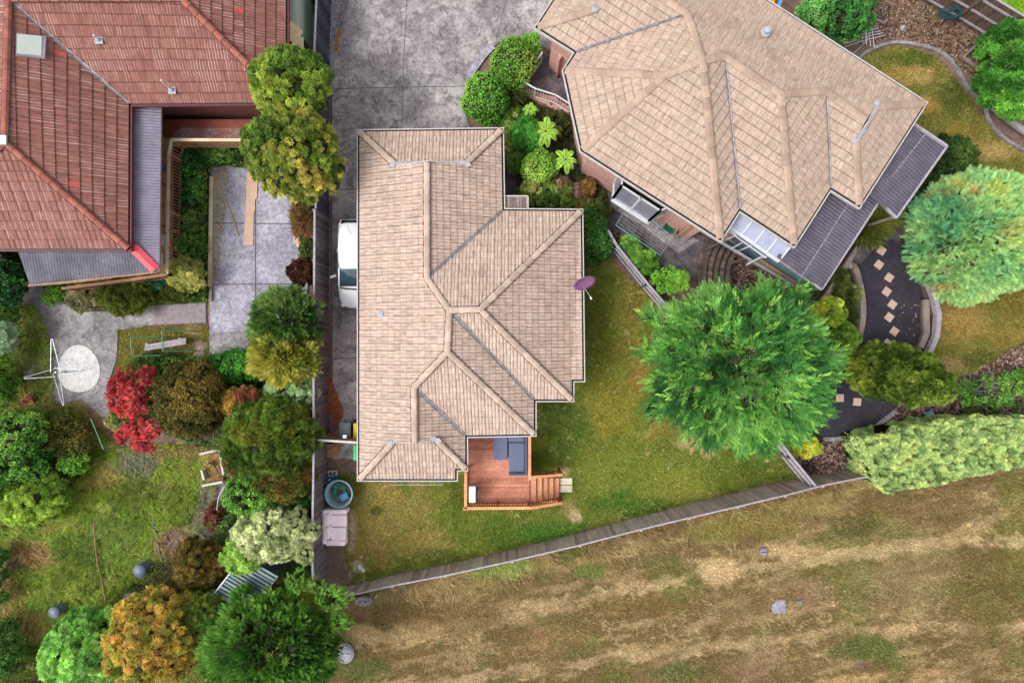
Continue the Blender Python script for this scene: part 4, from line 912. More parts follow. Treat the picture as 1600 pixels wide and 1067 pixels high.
# ---------------- left house (red roof)
lh = thing('red_roofed_house', 'left house with faded red tiled roof and roof window', 'house', P(100, 200))
E3 = 3.2
V3 = dict(V=(202, 162, E3), W=(447, 160, E3), N1=(447, -190, E3), N2=(-175, -190, E3), Q=(201, 388, E3), Q2=(-180, 388, E3), T=(8, 222), U=(14, -2), X=(283, -3), Yn=(14, -30))
V3['Yn'] = (14, -18)
ev3 = [P(*V3[q][:3]) for q in ('N2', 'N1', 'W', 'V', 'Q', 'Q2')]
F3 = [(('V', 'Q', 'T', 'U'), ('V', 'Q')), (('V', 'W', 'X', 'U'), ('V', 'W')), (('W', 'N1', 'X'), ('W', 'N1')), (('N1', 'N2', 'U', 'X'), ('N1', 'N2')), (('N2', 'Q2', 'T', 'U'), ('N2', 'Q2')), (('Q', 'Q2', 'T'), ('Q', 'Q2'))]
V3.pop('Yn')
R3 = Roof('roof', V3, F3, E3, 22, .24, .365, [(0, 0), (.12, .022), (.35, .028), (.6, .012), (.8, .010)], .035, M['tile_red'], lh)
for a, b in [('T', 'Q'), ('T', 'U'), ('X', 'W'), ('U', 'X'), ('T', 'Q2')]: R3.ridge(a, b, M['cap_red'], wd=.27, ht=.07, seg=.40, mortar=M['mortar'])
R3.valley('V', 'U', M['valley'], wd=.14)
gutter(lh, ev3, E3, M['red_gutter'], .10); soffit(lh, ev3, E3, M['red_gutter']); walls(lh, ev3, E3, M['brick_red'], .5)
from mathutils.bvhtree import BVHTree
_bv = BVHTree.FromPolygons([v.co.copy() + BASE[lh.name] for v in R3.o.data.vertices], [tuple(p_.vertices) for p_ in R3.o.data.polygons])
def topz(q): r_ = _bv.ray_cast(Vector((q.x, q.y, 30)), Vector((0, 0, -1))); return r_[0].z if r_[0] else 4.0
def roofz(R, px_, py_, faces, ids):  # height of the plane of a face under a pixel
    A, B, Cq = [R.w[i] for i in ids]; n = (B - A).cross(Cq - A); h_ = 4.0
    for _ in range(10): h_ = topz(P(px_, py_, h_))
    return h_
hz = roofz(R3, 50, 72, None, ('V', 'Q', 'T')); cs = [P(28, 55, hz), P(70, 59, hz), P(68, 91, hz), P(27, 86, hz)]
nrm = (R3.w['Q'] - R3.w['V']).cross(R3.w['T'] - R3.w['V']).normalized(); nrm = nrm if nrm.z > 0 else -nrm
def onp(x, y, up):
    A = P(50, 72, hz); z_ = hz
    for _ in range(8): q = P(x, y, z_); z_ = A.z - (nrm.x * (q.x - A.x) + nrm.y * (q.y - A.y)) / nrm.z
    return Vector((q.x, q.y, A.z - (nrm.x * (q.x - A.x) + nrm.y * (q.y - A.y)) / nrm.z)) + nrm * up
sk = MB(); sk.add([onp(x, y, .03) for x, y in [(26, 53), (74, 58), (72, 93), (25, 88)]] + [onp(x, y, .13) for x, y in [(27, 54), (73, 59), (71, 92), (26, 87)]], [(4, 5, 6, 7), (0, 1, 5, 4), (1, 2, 6, 5), (2, 3, 7, 6), (3, 0, 4, 7)])
sk = sk.build('roof_window', M['grey_fascia'], lh)
MB().add([onp(x, y, .15) for x, y in [(28.5, 55.5), (67, 59), (66, 89.5), (28, 86)]], [(0, 3, 2, 1)]).build('pane', simple('skylight_pane', C(206, 216, 206), C(196, 208, 198), 3, .3, .5, fine=.1), sk)
def flue(x, y, tx, ty, ids, ln):
    h_ = roofz(R3, x, y, None, ids); p_ = P(x, y, h_); m = MB(); m.box((p_.x, p_.y, h_ + .05), (.32, .34, .03)); m.lathe((p_.x, p_.y, h_ + .04), [(.1, 0), (.07, .12), (.0, .13)], 12); o_ = m.build('vent_flashing', M['lead'], lh)
    q_ = P(tx, ty, h_ + ln); MB().tube([p_ + Vector((0, 0, .05)), q_], .035, 8).build('flue', M['white'], o_)
flue(156, 63, 146, 55, ('V', 'W', 'X'), .45); flue(270, 141, 251, 125, ('V', 'W', 'X'), .9)
q = R3.w['T']; MB().box((q.x + .02, q.y + .05, q.z + .13), (.30, .36, .06)).build('ridge_flashing', M['white'], lh)
# painted side wing at the top right corner of the left house
MB().prism([P(455, -40, 2.6), P(463, -40, 2.6), P(464, 44, 2.6), P(448, 34, 2.6)], 0, 2.6).build('side_wall', simple('pale_green_weatherboard', C(188, 206, 190), C(170, 188, 172), 6, .7), lh)
m = MB(); m.beam(P(448, 42, 2.9), P(467, 60, 2.3), .7, .05); m.beam(P(468, 58, 2.3), P(468, 82, 2.3), .35, .05); m.build('side_awning', M['pine'], lh)
MB().box(tuple(P(458, 66, 1.2)), (.5, 1.0, 2.2)).build('side_door', M['black'], lh)
# verandah of the left house
ver = thing('verandah', 'smoky corrugated verandah roof wrapping the red roofed house', 'verandah', P(200, 400))
corrugated('roof_sheet', [P(206, 168, 2.95), P(252, 168, 2.75), P(249, 424, 2.75), P(205, 384, 2.95)], M['sheet_grey'], ver, (1, .0), .13)
corrugated('roof_sheet', [P(27, 386, 2.95), P(204, 386, 2.95), P(240, 424, 2.7), P(45, 446, 2.65)], M['sheet_pale'], ver, (.05, 1), .13, .011)
a, b = P(207, 385, 3.0), P(243, 421, 2.78); d = (b - a).normalized(); sd_ = d.cross(Vector((0, 0, 1))) * .23
m = MB(); vs = [a - sd_, a + Vector((0, 0, .05)), a + sd_, b - sd_, b + Vector((0, 0, .05)), b + sd_]; m.add(vs, [(0, 1, 4, 3), (1, 2, 5, 4)]); m.build('corner_flashing', simple('rose_red_flashing', C(214, 84, 96), C(200, 72, 86), 3, .5, fine=.1), ver)
MB().beam(P(206, 163.5, 3.0), P(252, 163.5, 3.0), .16, .04).build('top_flashing', simple('crimson_flashing', C(176, 56, 72), C(160, 48, 64), 3, .5, fine=.1), ver)
for a, b in [((252, 168), (249, 424), ), ((45, 446), (246, 425))]: MB().beam(P(*a, 2.68), P(*b, 2.66), .06, .1).build('beam', M['brown_rail'], ver)
# timber deck and railing around it
dk = thing('verandah_deck', 'raised timber deck with brown balustrade below the smoky verandah roof', 'deck', P(255, 330))
MB().prism(PP([(206, 190), (398, 190), (398, 228), (268, 228), (268, 412), (252, 428), (60, 446), (60, 400), (206, 400)], .9), .75, .9).build('deck_floor', simple('worn_deck_boards', C(214, 182, 150), C(180, 142, 114), 5, .85, fine=.5), dk)
MB().prism(PP([(258, 192), (398, 192), (398, 222), (262, 222)], .92), .9, .905).build('floor_covering', concrete('screed_floor', C(176, 168, 170), C(150, 118, 108), C(140, 84, 72), .9, 2.2), dk)
MB().prism(PP([(254, 186), (400, 186), (400, 200), (282, 199), (264, 216), (254, 214)], .92), .9, .915).build('painted_border', simple('red_oxide_paint', C(150, 84, 70), C(134, 72, 62), 5, .8), dk)
def railing(par, pts, z1, z0, mat_top, mat_bal, sp=.13, tw=.16, bw=.035, side=None, posts=None, name='top_rail'):
    m = MB(); mb_ = MB(); lo = MB()
    for i in range(len(pts) - 1):
        a, b = P(*pts[i], z1), P(*pts[i + 1], z1); m.beam(a, b, tw, .045)
        ln_ = (b - a).length; n_ = max(1, int(ln_ / sp)); lo.beam(Vector((a.x, a.y, z0 + .08)), Vector((b.x, b.y, z0 + .08)), .05, .05)
        for j in range(n_ + 1): q_ = a.lerp(b, j / n_); mb_.beam(Vector((q_.x, q_.y, z1 - .02)), Vector((q_.x, q_.y, z0)), bw, bw)
    m.build(name, mat_top, par); mb_.build('balusters', mat_bal, par); lo.build('bottom_rail', mat_bal, par)
    for q_ in (posts or pts): w_ = P(*q_, z1); MB().beam(Vector((w_.x, w_.y, z1 + .01)), Vector((w_.x, w_.y, 0)), .1, .1).build('post', mat_bal, par)
railing(dk, [(392, 218.5), (268, 218), (264, 240), (262, 330), (261, 428)], 1.9, .9, M['pine'], M['brown_rail'], .14, .13)
railing(dk, [(261, 428), (246, 430), (205, 436), (98, 450)], 1.9, .9, M['brown_rail'], M['brown_rail'], .14, .13)
for a, b in [((250, 350), (276, 362)), ((250, 285), (270, 292))]: MB().beam(P(*a, 1.7), P(*b, 1.9), .08, .06).build('brace', M['sleeper_dark'], dk)
for x, y, sx_, sy_, hh, mt, nm, lb, ct_ in [(255, 263, .30, .25, .35, 'blue', 'storage_tub', 'small blue tub on the deck of the red roofed house', 'tub'), (253, 405, .34, .5, .25, 'white', 'polystyrene_box', 'white box lying on the deck behind the balustrade', 'box'), (256, 375, .2, .5, .12, 'white', 'plastic_sheet', 'crumpled white sheet on the deck of the red roofed house', 'sheet')]:
    if mt == 'blue' and 'blue' not in M: M['blue'] = simple('blue_plastic', C(64, 134, 186), C(52, 118, 170), 3, .4, .5, fine=.05)
    q = P(x, y, .95); m = MB(); m.prism([q + Vector((-sx_ / 2, -sy_ / 2, 0)), q + Vector((sx_ / 2, -sy_ / 2 * .9, 0)), q + Vector((sx_ / 2 * .9, sy_ / 2, 0)), q + Vector((-sx_ / 2, sy_ / 2, 0))], .91, .91 + hh)
    m.prism([q + Vector((-sx_ / 2 - .02, -sy_ / 2 - .02, 0)), q + Vector((sx_ / 2 + .02, -sy_ / 2 - .02, 0)), q + Vector((sx_ / 2, sy_ / 2 + .02, 0)), q + Vector((-sx_ / 2 - .02, sy_ / 2 + .02, 0))], .91 + hh, .94 + hh)
    tag(m.build(nm, M[mt], bevel=.01), lb, ct_)
# ================================================================ FENCES
def paling_fence(label, line, mat, capmat, pw=.105, cap_w=.09, seed=1, group=None, rails=0, lean=.0, gap=.012, facing=1, cap=True):
    """line: list of (px,py,height) on the ground; one board mesh, rails and posts as parts"""
    t = thing('paling_fence', label, 'fence', P(line[0][0], line[0][1]), group)
    r = random.Random(seed); pal = MB(); rl = MB(); cp = MB()
    W_ = [(P(x, y), hh) for x, y, hh in line]
    for k in range(len(W_) - 1):
        (a, ha), (b, hb) = W_[k], W_[k + 1]; d = (b - a); L = d.length; d.normalize(); n = Vector((-d.y, d.x, 0)) * facing
        c = int(L / pw)
        for i in range(c):
            s_ = (i + .5) / c; hh = ha + (hb - ha) * s_; q = a.lerp(b, s_)
            off = n * r.uniform(-.008, .008); tz = r.uniform(-.03, .02); tw = r.uniform(-.06, .06)
            Rm = Matrix.Rotation(math.atan2(d.y, d.x) + tw, 3, 'Z')
            pal.box(q + off + Vector((0, 0, (hh + tz) / 2)), (L / c - gap, .018, hh + tz), M=Rm)
        for z_ in (.3, .95, 1.6)[:rails]:
            o_ = n * .05; rl.beam(a + o_ + Vector((0, 0, ha * z_ / 1.9)), b + o_ + Vector((0, 0, hb * z_ / 1.9)), .05, .09)
        if cap: cp.beam(a + Vector((0, 0, ha + .02)), b + Vector((0, 0, hb + .02)), cap_w, .03)
        np_ = max(1, round(L / 2.6))
        for i in range(np_):
            q = a.lerp(b, i / np_) + n * (.08 if rails else -.07); MB().box(q + Vector((0, 0, ha / 2 - .03)), (.1, .1, ha)).build('post', mat, t)
    pal.build('palings', mat, t)
    if rails: rl.build('rail', capmat, t)
    if cap: cp.build('capping', capmat, t)
    return t
paling_fence('dark weathered paling fence between the left garden and the long driveway, upper section', [(519.5, -40, 2.0), (517, 30, 2.0), (513.5, 115, 2.0), (514, 180, 1.9), (514.5, 340, 1.9)], M['fence_dark'], M['cap'], seed=2)
paling_fence('grey paling fence between the left garden and the driveway, lower section past the car', [(514.5, 342, 2.05), (513, 560, 2.05), (513, 700, 2.05), (511, 800, 2.0), (510, 893, 1.9)], M['fence'], M['cap'], seed=3)
paling_fence('long grey brown paling fence dividing the middle lawn from the paddock', [(x, y, hh) for (x, y), hh in zip(FENCE_B[1:12], [1.25, 1.25, 1.3, 1.4, 1.5, 1.6, 1.7, 1.75, 1.8, 1.5, 1.3])], M['fence_brown'], M['cap'], pw=.16, cap_w=.07, seed=4, gap=.02)
for lb, ln in (('grey timber fence running down between the lawn and the patio shrubs', [(944, 366, 1.1), (957, 389, 1.1), (1003, 446, 1.1), (1033, 481, 1.1)]),
               ('grey timber fence emerging below the big conifer and meeting the long fence', [(1180, 660, 1.5), (1212, 702, 1.5), (1250, 748, 1.5)])):
    t = thing('rail_fence', lb, 'fence', P(*ln[0][:2])); W_ = [P(x, y, 0) for x, y, _ in ln]; hh = ln[0][2]
    for k in range(len(W_) - 1):
        a, b = W_[k], W_[k + 1]; d = (b - a).normalized(); n = Vector((-d.y, d.x, 0)); L = (b - a).length; pl = MB(); c = int(L / .12)
        for i in range(c): q = a.lerp(b, (i + .5) / c); pl.box(q + Vector((0, 0, hh / 2)), (L / c - .01, .02, hh), M=Matrix.Rotation(math.atan2(d.y, d.x), 3, 'Z'))
        pl.build('palings', M['fence_dark'] if hh < 1.3 else M['fence_brown'], t)
        z_ = Vector((0, 0, hh)); MB().beam(a + z_, b + z_, .12, .03).build('capping', M['cap'], t)
        for zz_ in (.35, .85): MB().beam(a + n * -.09 + z_ * zz_, b - n * .09 + z_ * zz_, .07, .09).build('rail', M['cap'], t)
        for q in (a, b): MB().box(q - n * .1 + z_ * .5, (.1, .1, hh)).build('post', M['sleeper_dark'], t)
paling_fence('dark paling fence with three pale rails at the top right corner', [(1418, -12, 2.0), (1432, -3, 2.0), (1490, 30, 2.0), (1549, 66, 2.0), (1600, 96, 2.0)], M['sleeper_dark'], M['cap'], seed=8, rails=3, facing=-1)
paling_fence('grey slatted fence at the bottom left corner behind the bright green shrub', [(20, 1082, 1.2), (72, 1056, 1.2)], M['fence'], M['cap'], seed=9)

# gate panel across the side path
g = thing('side_gate', 'pale timber gate panel across the driveway beside the bins', 'gate', P(515, 690))
a, b = P(511, 676, .0), P(575, 680, .0); m = MB()
for i in range(16): q = a.lerp(b, (i + .5) / 16); m.box(q + Vector((0, 0, .95)), ((b - a).length / 16 - .01, .02, 1.8))
m.build('palings', M['brown_rail'], g); MB().beam(a + Vector((0, 0, 1.87)), b + Vector((0, 0, 1.87)), .10, .04).build('top_rail', M['cream'], g); MB().beam(a + Vector((-.1, -.05, 1.6)), b + Vector((0, -.05, 1.6)), .05, .08).build('rail', M['cream'], g)
MB().box(P(539, 681, 1.85), (.16, .14, .1)).build('latch', M['white'], g)
# retaining timbers
def sleeper_wall(label, pts, hh, wd, mat, n=3):
    t = thing('retaining_wall', label, 'retaining wall', P(*pts[0])); p = smooth_pts([P(*q) for q in pts], n) if n else [P(*q) for q in pts]
    MB().strip(p, wd, 0, hh * .5).build('sleepers', M['sleeper_dark'], t); MB().strip(p, wd * 1.05, hh * .5 + .01, hh).build('capping', mat, t)
    return t
sleeper_wall('curved timber sleeper edge round the planted bed left of the dark path', [(1318, 418), (1326, 416), (1334, 436), (1340, 470), (1340, 500), (1333, 530), (1324, 545)], .45, .24, M['sleeper'])
sleeper_wall('grey angled sleeper wall between the dark path and the lower right lawn', [(1439, 440), (1449, 464), (1455, 492), (1452, 524), (1440, 552)], .55, .22, M['cap'], 0)
sleeper_wall('brown lower sleeper step against the grey angled retaining wall', [(1441, 468), (1442, 520), (1433, 542)], .3, .26, M['sleeper'], 0)
sleeper_wall('straight timber edging beneath the corner of the charcoal verandah roof', [(1340, 375), (1283, 462), (1270, 476)], .5, .2, M['sleeper'], 0)
sleeper_wall('pale timber bed edging beside the dry grass at the top right', [(1530, 64), (1500, 92), (1528, 112)], .25, .12, M['sleeper'], 0)
sleeper_wall('double grey timber edging below the bright green tree on the right edge', [(1545, 170), (1570, 190), (1606, 216)], .3, .22, M['cap'], 0)
M['step_brick'] = planks('step_edge', C(116, 98, 92), C(98, 82, 78), C(82, 68, 64)); t = thing('brick_steps', 'curved dark brick steps sweeping round below the right house', 'steps', P(1100, 410))
for i in range(6):
    m = MB(); R_ = (84 - i * 8) * mpp(); c = P(1172, 432); n_ = 15; zt = .10 + .10 * i
    for k in range(n_):
        a0 = math.radians(128 + (222 - 128) * k / n_ * .82); a1 = math.radians(128 + (222 - 128) * (k + .94) / n_ * .82)
        q = [(c.x + rr * math.cos(aa) * 1.0, c.y + rr * math.sin(aa) * 1.25) for rr, aa in ((R_, a0), (R_, a1), (R_ - .17, a1), (R_ - .17, a0))]
        m.prism(q, .0, zt)
    m.build('step', M['sleeper_dark'] if i % 2 else M['step_brick'], t)
sl = thing('pine_sleeper', 'long raw pine sleeper on the ground beside the concrete pad', 'timber', P(331, 360))
MB().beam(P(331.5, 276, .1), P(328.5, 447, .1), .17, .18).build('beam', M['pine'], sl); MB().beam(P(330.5, 448, .1), P(329, 470, .1), .14, .16).build('offcut', M['sleeper'], sl)
def board(name, label, cat, pts, h0, th, mat):
    return tag(MB().prism(PP(pts, h0), h0, h0 + th).build(name, mat, bevel=.004), label, cat)
M['card'] = simple('brown_cardboard', C(218, 184, 160), C(204, 170, 146), 3, .85, fine=.15)
board('cardboard_sheet', 'long flattened tan board lying on the concrete pad', 'board', [(387, 269), (403, 269), (402, 308), (399, 312), (399, 328), (397, 332), (396, 382), (381, 382)], .05, .03, M['card'])
board('timber_offcut', 'larger tan timber offcut on the right edge of the pad', 'timber', [(458, 364), (470, 363), (483, 372), (478, 378), (459, 381)], .05, .06, M['card'])
board('timber_offcut', 'thin pine offcut lying below the larger tan offcut', 'timber', [(462, 381), (480, 376), (481, 382), (466, 387)], .05, .04, M['pine'])
board('timber_offcut', 'short pine offcut under the dark red shrub', 'timber', [(468, 410), (480, 400), (484, 408), (474, 416)], .05, .05, M['pine'])
tag(MB().tube([P(334, 272, .08), P(345, 292, .06), P(362, 335, .06), P(373, 369, .07)], .028, 6).build('bamboo_cane', simple('yellow_cane', C(196, 176, 88), C(170, 150, 70), 6, .6)), 'thin yellow cane lying on the concrete pad', 'cane')
bench = thing('bench_plank', 'weathered grey plank bench beside the green metal frame', 'bench', P(258, 537))
MB().beam(P(227, 540.5, .45), P(291, 529.5, .45), .15, .05).build('seat_board', M['cap'], bench); MB().beam(P(226, 545, .45), P(291, 534.5, .45), .15, .05).build('seat_board', M['cap'], bench)
for x in (233, 284): MB().box(P(x, 541 - (x - 233) * .16, .2), (.12, .34, .4)).build('leg', M['fence_brown'], bench)
M['greenp'] = simple('green_painted_steel', C(70, 150, 120), C(56, 120, 98), 8, .5, .5, fine=.2)
fr = thing('climbing_bars', 'green painted tubular metal bars standing over the plank bench', 'climbing bars', P(240, 540))  # green metal frame, taken for the stand of a swing seat
hh = 1.3
for (x0, y0, y1, xe) in ((204, 526, 555, 236), (253, 516, 548, 292)):
    A, B = P(x0, y0, hh), P(x0 + 2, y1, hh); MB().tube([A, B], .03, 6).build('top_bar', M['greenp'], fr)
    for q, yy in ((A, 0), (B, 0)): MB().tube([q, Vector((q.x + 1.05, q.y, .9 if x0 < 230 else .7)), Vector((q.x + 1.05, q.y, 0))], .022, 6).build('leg', M['greenp'], fr)
pot = thing('terracotta_pot', 'orange terracotta pot tipped over on the left lawn', 'plant pot', P(46, 621))
Rm = Matrix.Rotation(math.radians(55), 3, 'X') @ Matrix.Rotation(math.radians(10), 3, 'Y'); q = P(46, 617, .15)
MB().lathe(q, [(.13, 0), (.19, .28), (.24, .29), (.25, .38), (.215, .38), (.21, .30), (.11, .03)], 20, M=Rm).build('pot', simple('terracotta', C(206, 134, 104), C(190, 116, 88), 5, .8), pot)
MB().lathe(q + Rm @ Vector((0, 0, .12)), [(.12, 0), (.0, .01)], 16, M=Rm).build('soil', M['sleeper_dark'], pot)
# rotary clothes hoist
M['galv'] = simple('galvanised', C(206, 214, 222), C(180, 188, 198), 5, .35, .6, metal=.3, fine=.1)
ho = thing('rotary_clothesline', 'galvanised rotary clothes hoist leaning over the round slab', 'clothesline', P(127, 579))
base = P(127, 579, 0); hub = P(86, 581, 1.75); MB().tube([base, hub], .035, 8).build('mast', M['galv'], ho)
MB().lathe(base + (hub - base) * .6, [(.07, 0), (.07, .12), (.03, .14)], 10).build('winder', M['galv'], ho)
MB().tube([base + (hub - base) * .6, base + (hub - base) * .6 + Vector((.5, .06, -.05))], .012, 5).build('winder_handle', M['galv'], ho)
tips = [P(38, 590, 1.95), P(81, 529, 1.95), P(128, 577, 1.95), P(99, 632, 1.95)]
for k, tp_ in enumerate(tips):
    d = (tp_ - hub); s_ = Vector((-d.y, d.x, 0)).normalized() * .2
    m = MB(); m.tube([hub + s_, tp_ + s_ * .15], .015, 6); m.tube([hub - s_ * .9 - Vector((0, 0, .1)), tp_ - s_ * .15], .015, 6); m.tube([tp_ + s_ * .25, tp_ - s_ * .25], .012, 5); m.build('arm', M['galv'], ho)
m = MB()
for f_ in (.45, .62, .8, .97):
    for k in range(4): m.tube([hub.lerp(tips[k], f_), hub.lerp(tips[(k + 1) % 4], f_)], .003, 4)
m.build('line_wires', M['sleeper'], ho)
tag(MB().tube([P(146, 814, .25), P(148, 842, .3), P(152, 880, .3), P(160, 910, .2), P(165, 938, .2)], .03, 6).build('garden_stake', M['brown_rail']), 'long thin brown pole lying in the weedy grass', 'pole')
# green hand rail and steps into lower left garden
stp = thing('garden_steps', 'dark timber steps going down behind the red maple', 'steps', P(176, 660))
for i in range(5): MB().box(P(178, 646 + i * 6, .12 - .0 * i), (.62, .15, .10 + .02 * i), math.radians(38)).build('step', M['sleeper_dark'], stp)
hr = thing('hand_rail', 'green metal hand rail beside the garden steps', 'hand rail', P(152, 675))
A, B = P(142, 653, .9), P(162, 701, .9); MB().tube([A, B], .03, 6).build('rail', M['greenp'], hr)
for q in (A, B): MB().tube([q, Vector((q.x + .7, q.y - .02, 0))], .022, 6).build('post', M['sleeper_dark'], hr)
# raised bed and sticks
bed = thing('raised_bed', 'square garden bed framed with pale planks beside the brick path', 'garden bed', P(333, 730))
for a, b in [((314, 708), (344, 701)), ((345, 702), (351, 740)), ((318, 757), (350, 751)), ((317, 733), (321, 748))]: MB().beam(P(*a, .25), P(*b, .25), .10, .3).build('side_board', M['cream'], bed)
MB().prism(PP([(317, 710), (343, 704), (349, 750), (322, 754)], .1), 0, .12).build('soil', simple('dry_bed_soil', C(166, 122, 84), C(128, 92, 64), 5, .95, fine=.5), bed)
tag(MB().tube([P(333, 722, .2), P(340, 735, .25), P(344, 746, .2)], .035, 6).tube([P(326, 722, .2), P(334, 726, .3), P(333, 718, .2)], .05, 6).build('dry_stump', M['bark']), 'dark twisted root lying in the framed garden bed', 'root')
tag(MB().tube(smooth_pts([P(364, 746, .8), P(352, 758, .9), P(342, 776, .8), P(339, 796, .5)], 4), .03, 6).build('irrigation_pipe', M['cream']), 'pale bent plastic pipe arching beside the green shrub', 'pipe')
# compost bins
cb = thing('compost_bin', 'large slate blue round bin nearest the garden path', 'bin', P(232, 883), 'round slate blue bins in the left garden')
M['slate'] = simple('slate_blue_plastic', C(112, 122, 146), C(96, 106, 130), 3, .45, .5, fine=.1)
c0 = P(232, 883); MB().lathe(c0, [(.34, 0), (.30, .55), (.29, .62)], 28).build('body', M['slate'], cb); MB().lathe(c0, [(.31, .62), (.32, .66), (.29, .68), (.28, .70), (.1, .76), (0, .77)], 28).build('lid', M['slate'], cb, smooth=True)
MB().lathe(c0, [(.312, .60), (.325, .61), (.312, .62)], 28).build('rim', M['black'], cb)
c1 = copy_tree(cb, P(212, 926), 0, 'smaller half hidden slate blue bin near the golden tree'); c1.scale = (.8, .8, .7)
c2 = copy_tree(cb, P(98, 948), 0, 'slate blue round bin standing alone at the lower left'); c2.scale = (.88, .88, .8)
# shed
sh = thing('garden_shed', 'small shed with pale green-grey ribbed metal roof under the trees', 'shed', P(390, 915))
sp = [P(335, 925, 2.1), P(377, 872, 2.1), P(436, 893, 2.0), P(412, 925, 1.9), P(366, 953, 1.9)]
sp = [P(335, 926, 2.1), P(372, 880, 2.15), P(434, 899, 2.15), P(398, 945, 2.1), P(366, 953, 2.05)]
ad = (P(372, 880, 2.1) - P(335, 926, 2.1)).to_2d()
corrugated('roof_sheet', [P(335, 926, 2.1), P(380, 868, 2.35), P(434, 899, 2.2), P(388, 958, 1.95)], M['sheet_green'], sh, (P(434, 899).xy - P(335, 926).xy) if False else Vector((-ad.x * .0 + (P(388, 958).x - P(335, 926).x), P(388, 958).y - P(335, 926).y)), .30, .022)
A_, B_, C_, D_ = P(335, 926, 2.13), P(388, 958, 1.98), P(434, 899, 2.23), P(380, 868, 2.38); rb = MB()
for k in range(1, 13): f_ = k / 13; q0_ = A_.lerp(D_, f_); q1_ = B_.lerp(C_, f_); rb.beam(q0_, q1_, .05, .045)
rb.build('roof_ribs', simple('dark_rib', C(70, 88, 94), C(58, 74, 80), 4, .6), sh)
for a, b in [((335, 926), (388, 958)), ((335, 926), (380, 868)), ((434, 899), (388, 958))]: MB().beam(P(*a, 2.14), P(*b, 2.0 if b == (388, 958) else 2.33), .06, .06).build('roof_trim', M['white'], sh)
MB().prism(PP([(345, 920), (384, 872), (428, 898), (390, 946)], 1.9), 0, 1.85).build('wall', M['slate'], sh)

# ================================================================ MIDDLE YARD OBJECTS
deck = thing('timber_deck', 'orange stained timber deck behind the middle house', 'deck', P(778, 740))
m = MB(); dh = .72
y_ = 680.0; i = 0
while y_ < 787:
    a, b = P(731, y_, dh), P(827.5, y_, dh); m.box(((a.x + b.x) / 2, a.y, dh - .015), (b.x - a.x, .098, .03)); y_ += 3.52
m.build('deck_boards', M['deck'], deck)
a, b = P(731, 680, .5), P(827, 787, .5); MB().box(((a.x + b.x) / 2, (a.y + b.y) / 2, .34), (b.x - a.x - .02, a.y - b.y, .62)).build('deck_base', M['deck_post'], deck)
def rail_run(par, a, b, z1, z0, za=None, sp=.115, tw=.13, bal=True, mat=None):
    A, B = P(*a, z1), P(*b, za if za is not None else z1); MB().beam(A, B, tw, .04).build('top_rail', mat or M['deck_rail'], par)
    n_ = int((B - A).length / sp); m = MB()
    if bal:
        for j in range(n_ + 1): q = A.lerp(B, j / n_); zb = z0 + (B.z - A.z) * j / n_; m.beam(q - Vector((0, 0, .02)), Vector((q.x, q.y, max(.05, zb))), .04, .04)
        m.build('balusters', M['deck_post'], par)
    d = Vector((0, 0, z1 - z0 - .1)); MB().beam(A - d, B - d, .04, .07).build('bottom_rail', M['deck_post'], par)
rail_run(deck, (727.5, 733), (727.5, 794), 1.62, dh); rail_run(deck, (724, 793.5), (829, 792.5), 1.62, dh); rail_run(deck, (827.5, 680), (827.5, 749), 1.62, dh, bal=False)
MB().box(P(826, 714, 1.15), (.05, 2.0, .85)).build('rail_screen', M['deck_rail'], deck)
for x, y in [(728, 734), (728, 792), (777, 792), (826.5, 792), (827, 748)]: q = P(x, y, 1.6); MB().box((q.x, q.y, .8), (.1, .1, 1.6)).build('post', M['deck_post'], deck)
st = thing('deck_stairs', 'wide orange timber stairs leading from the deck to the lawn', 'stairs', P(850, 765))
for i in range(5):
    x0, x1 = 829 + i * 9.0, 837.6 + i * 9.0; hh = dh - .13 * i - .0; a, b = P(x0, 746, hh), P(x1, 784, hh); MB().box(((a.x + b.x) / 2, (a.y + b.y) / 2, hh - .02), (b.x - a.x, a.y - b.y, .04)).build('tread', M['deck_rail'] if i % 2 else M['deck'], st)
    MB().box((a.x + .01, (a.y + b.y) / 2, hh / 2 - .02), (.02, a.y - b.y - .05, hh - .05)).build('riser', M['deck_post'], st)
rail_run(st, (829, 793), (879, 785), 1.62, dh, za=1.02); rail_run(st, (829, 745), (879, 741), 1.62, dh, za=1.0)
for x, y, hh in [(829, 743, 1.6), (875, 739, 1.0), (875, 785, 1.0)]: q = P(x, y, hh); MB().box((q.x, q.y, hh / 2), (.1, .1, hh)).build('post', M['deck_post'], st)
M['cush'] = simple('blue_grey_cushion', C(112, 120, 146), C(100, 108, 134), 7, .9, fine=.15); M['cush_d'] = simple('slate_upholstery', C(86, 96, 122), C(76, 86, 112), 7, .9, fine=.15)
so = thing('corner_sofa', 'L-shaped slate blue outdoor sofa on the timber deck', 'sofa', P(800, 710, dh))
def pbox(x0, y0, x1, y1, z0, z1, name, mat, par, bev=.03, m_h=None):
    h_ = z1 if m_h is None else m_h; a, b = P(x0, y0, h_), P(x1, y1, h_)
    return MB().box(((a.x + b.x) / 2, (a.y + b.y) / 2, (z0 + z1) / 2), (abs(b.x - a.x), abs(a.y - b.y), z1 - z0)).build(name, mat, par, bevel=bev)
pbox(771, 681, 793, 718, dh + .03, dh + .42, 'seat', M['cush'], so); pbox(795, 691, 819.5, 738, dh + .03, dh + .42, 'seat', M['cush'], so); pbox(794, 681, 819.5, 690, dh + .03, dh + .44, 'seat', M['cush'], so)
pbox(820, 681, 824.5, 742, dh + .03, dh + .75, 'backrest', M['cush_d'], so); pbox(795, 738.5, 820, 742.5, dh + .03, dh + .58, 'armrest', M['cush_d'], so)
bq = thing('barbecue', 'white hooded barbecue in the lower left corner of the deck', 'barbecue', P(739, 772, dh))
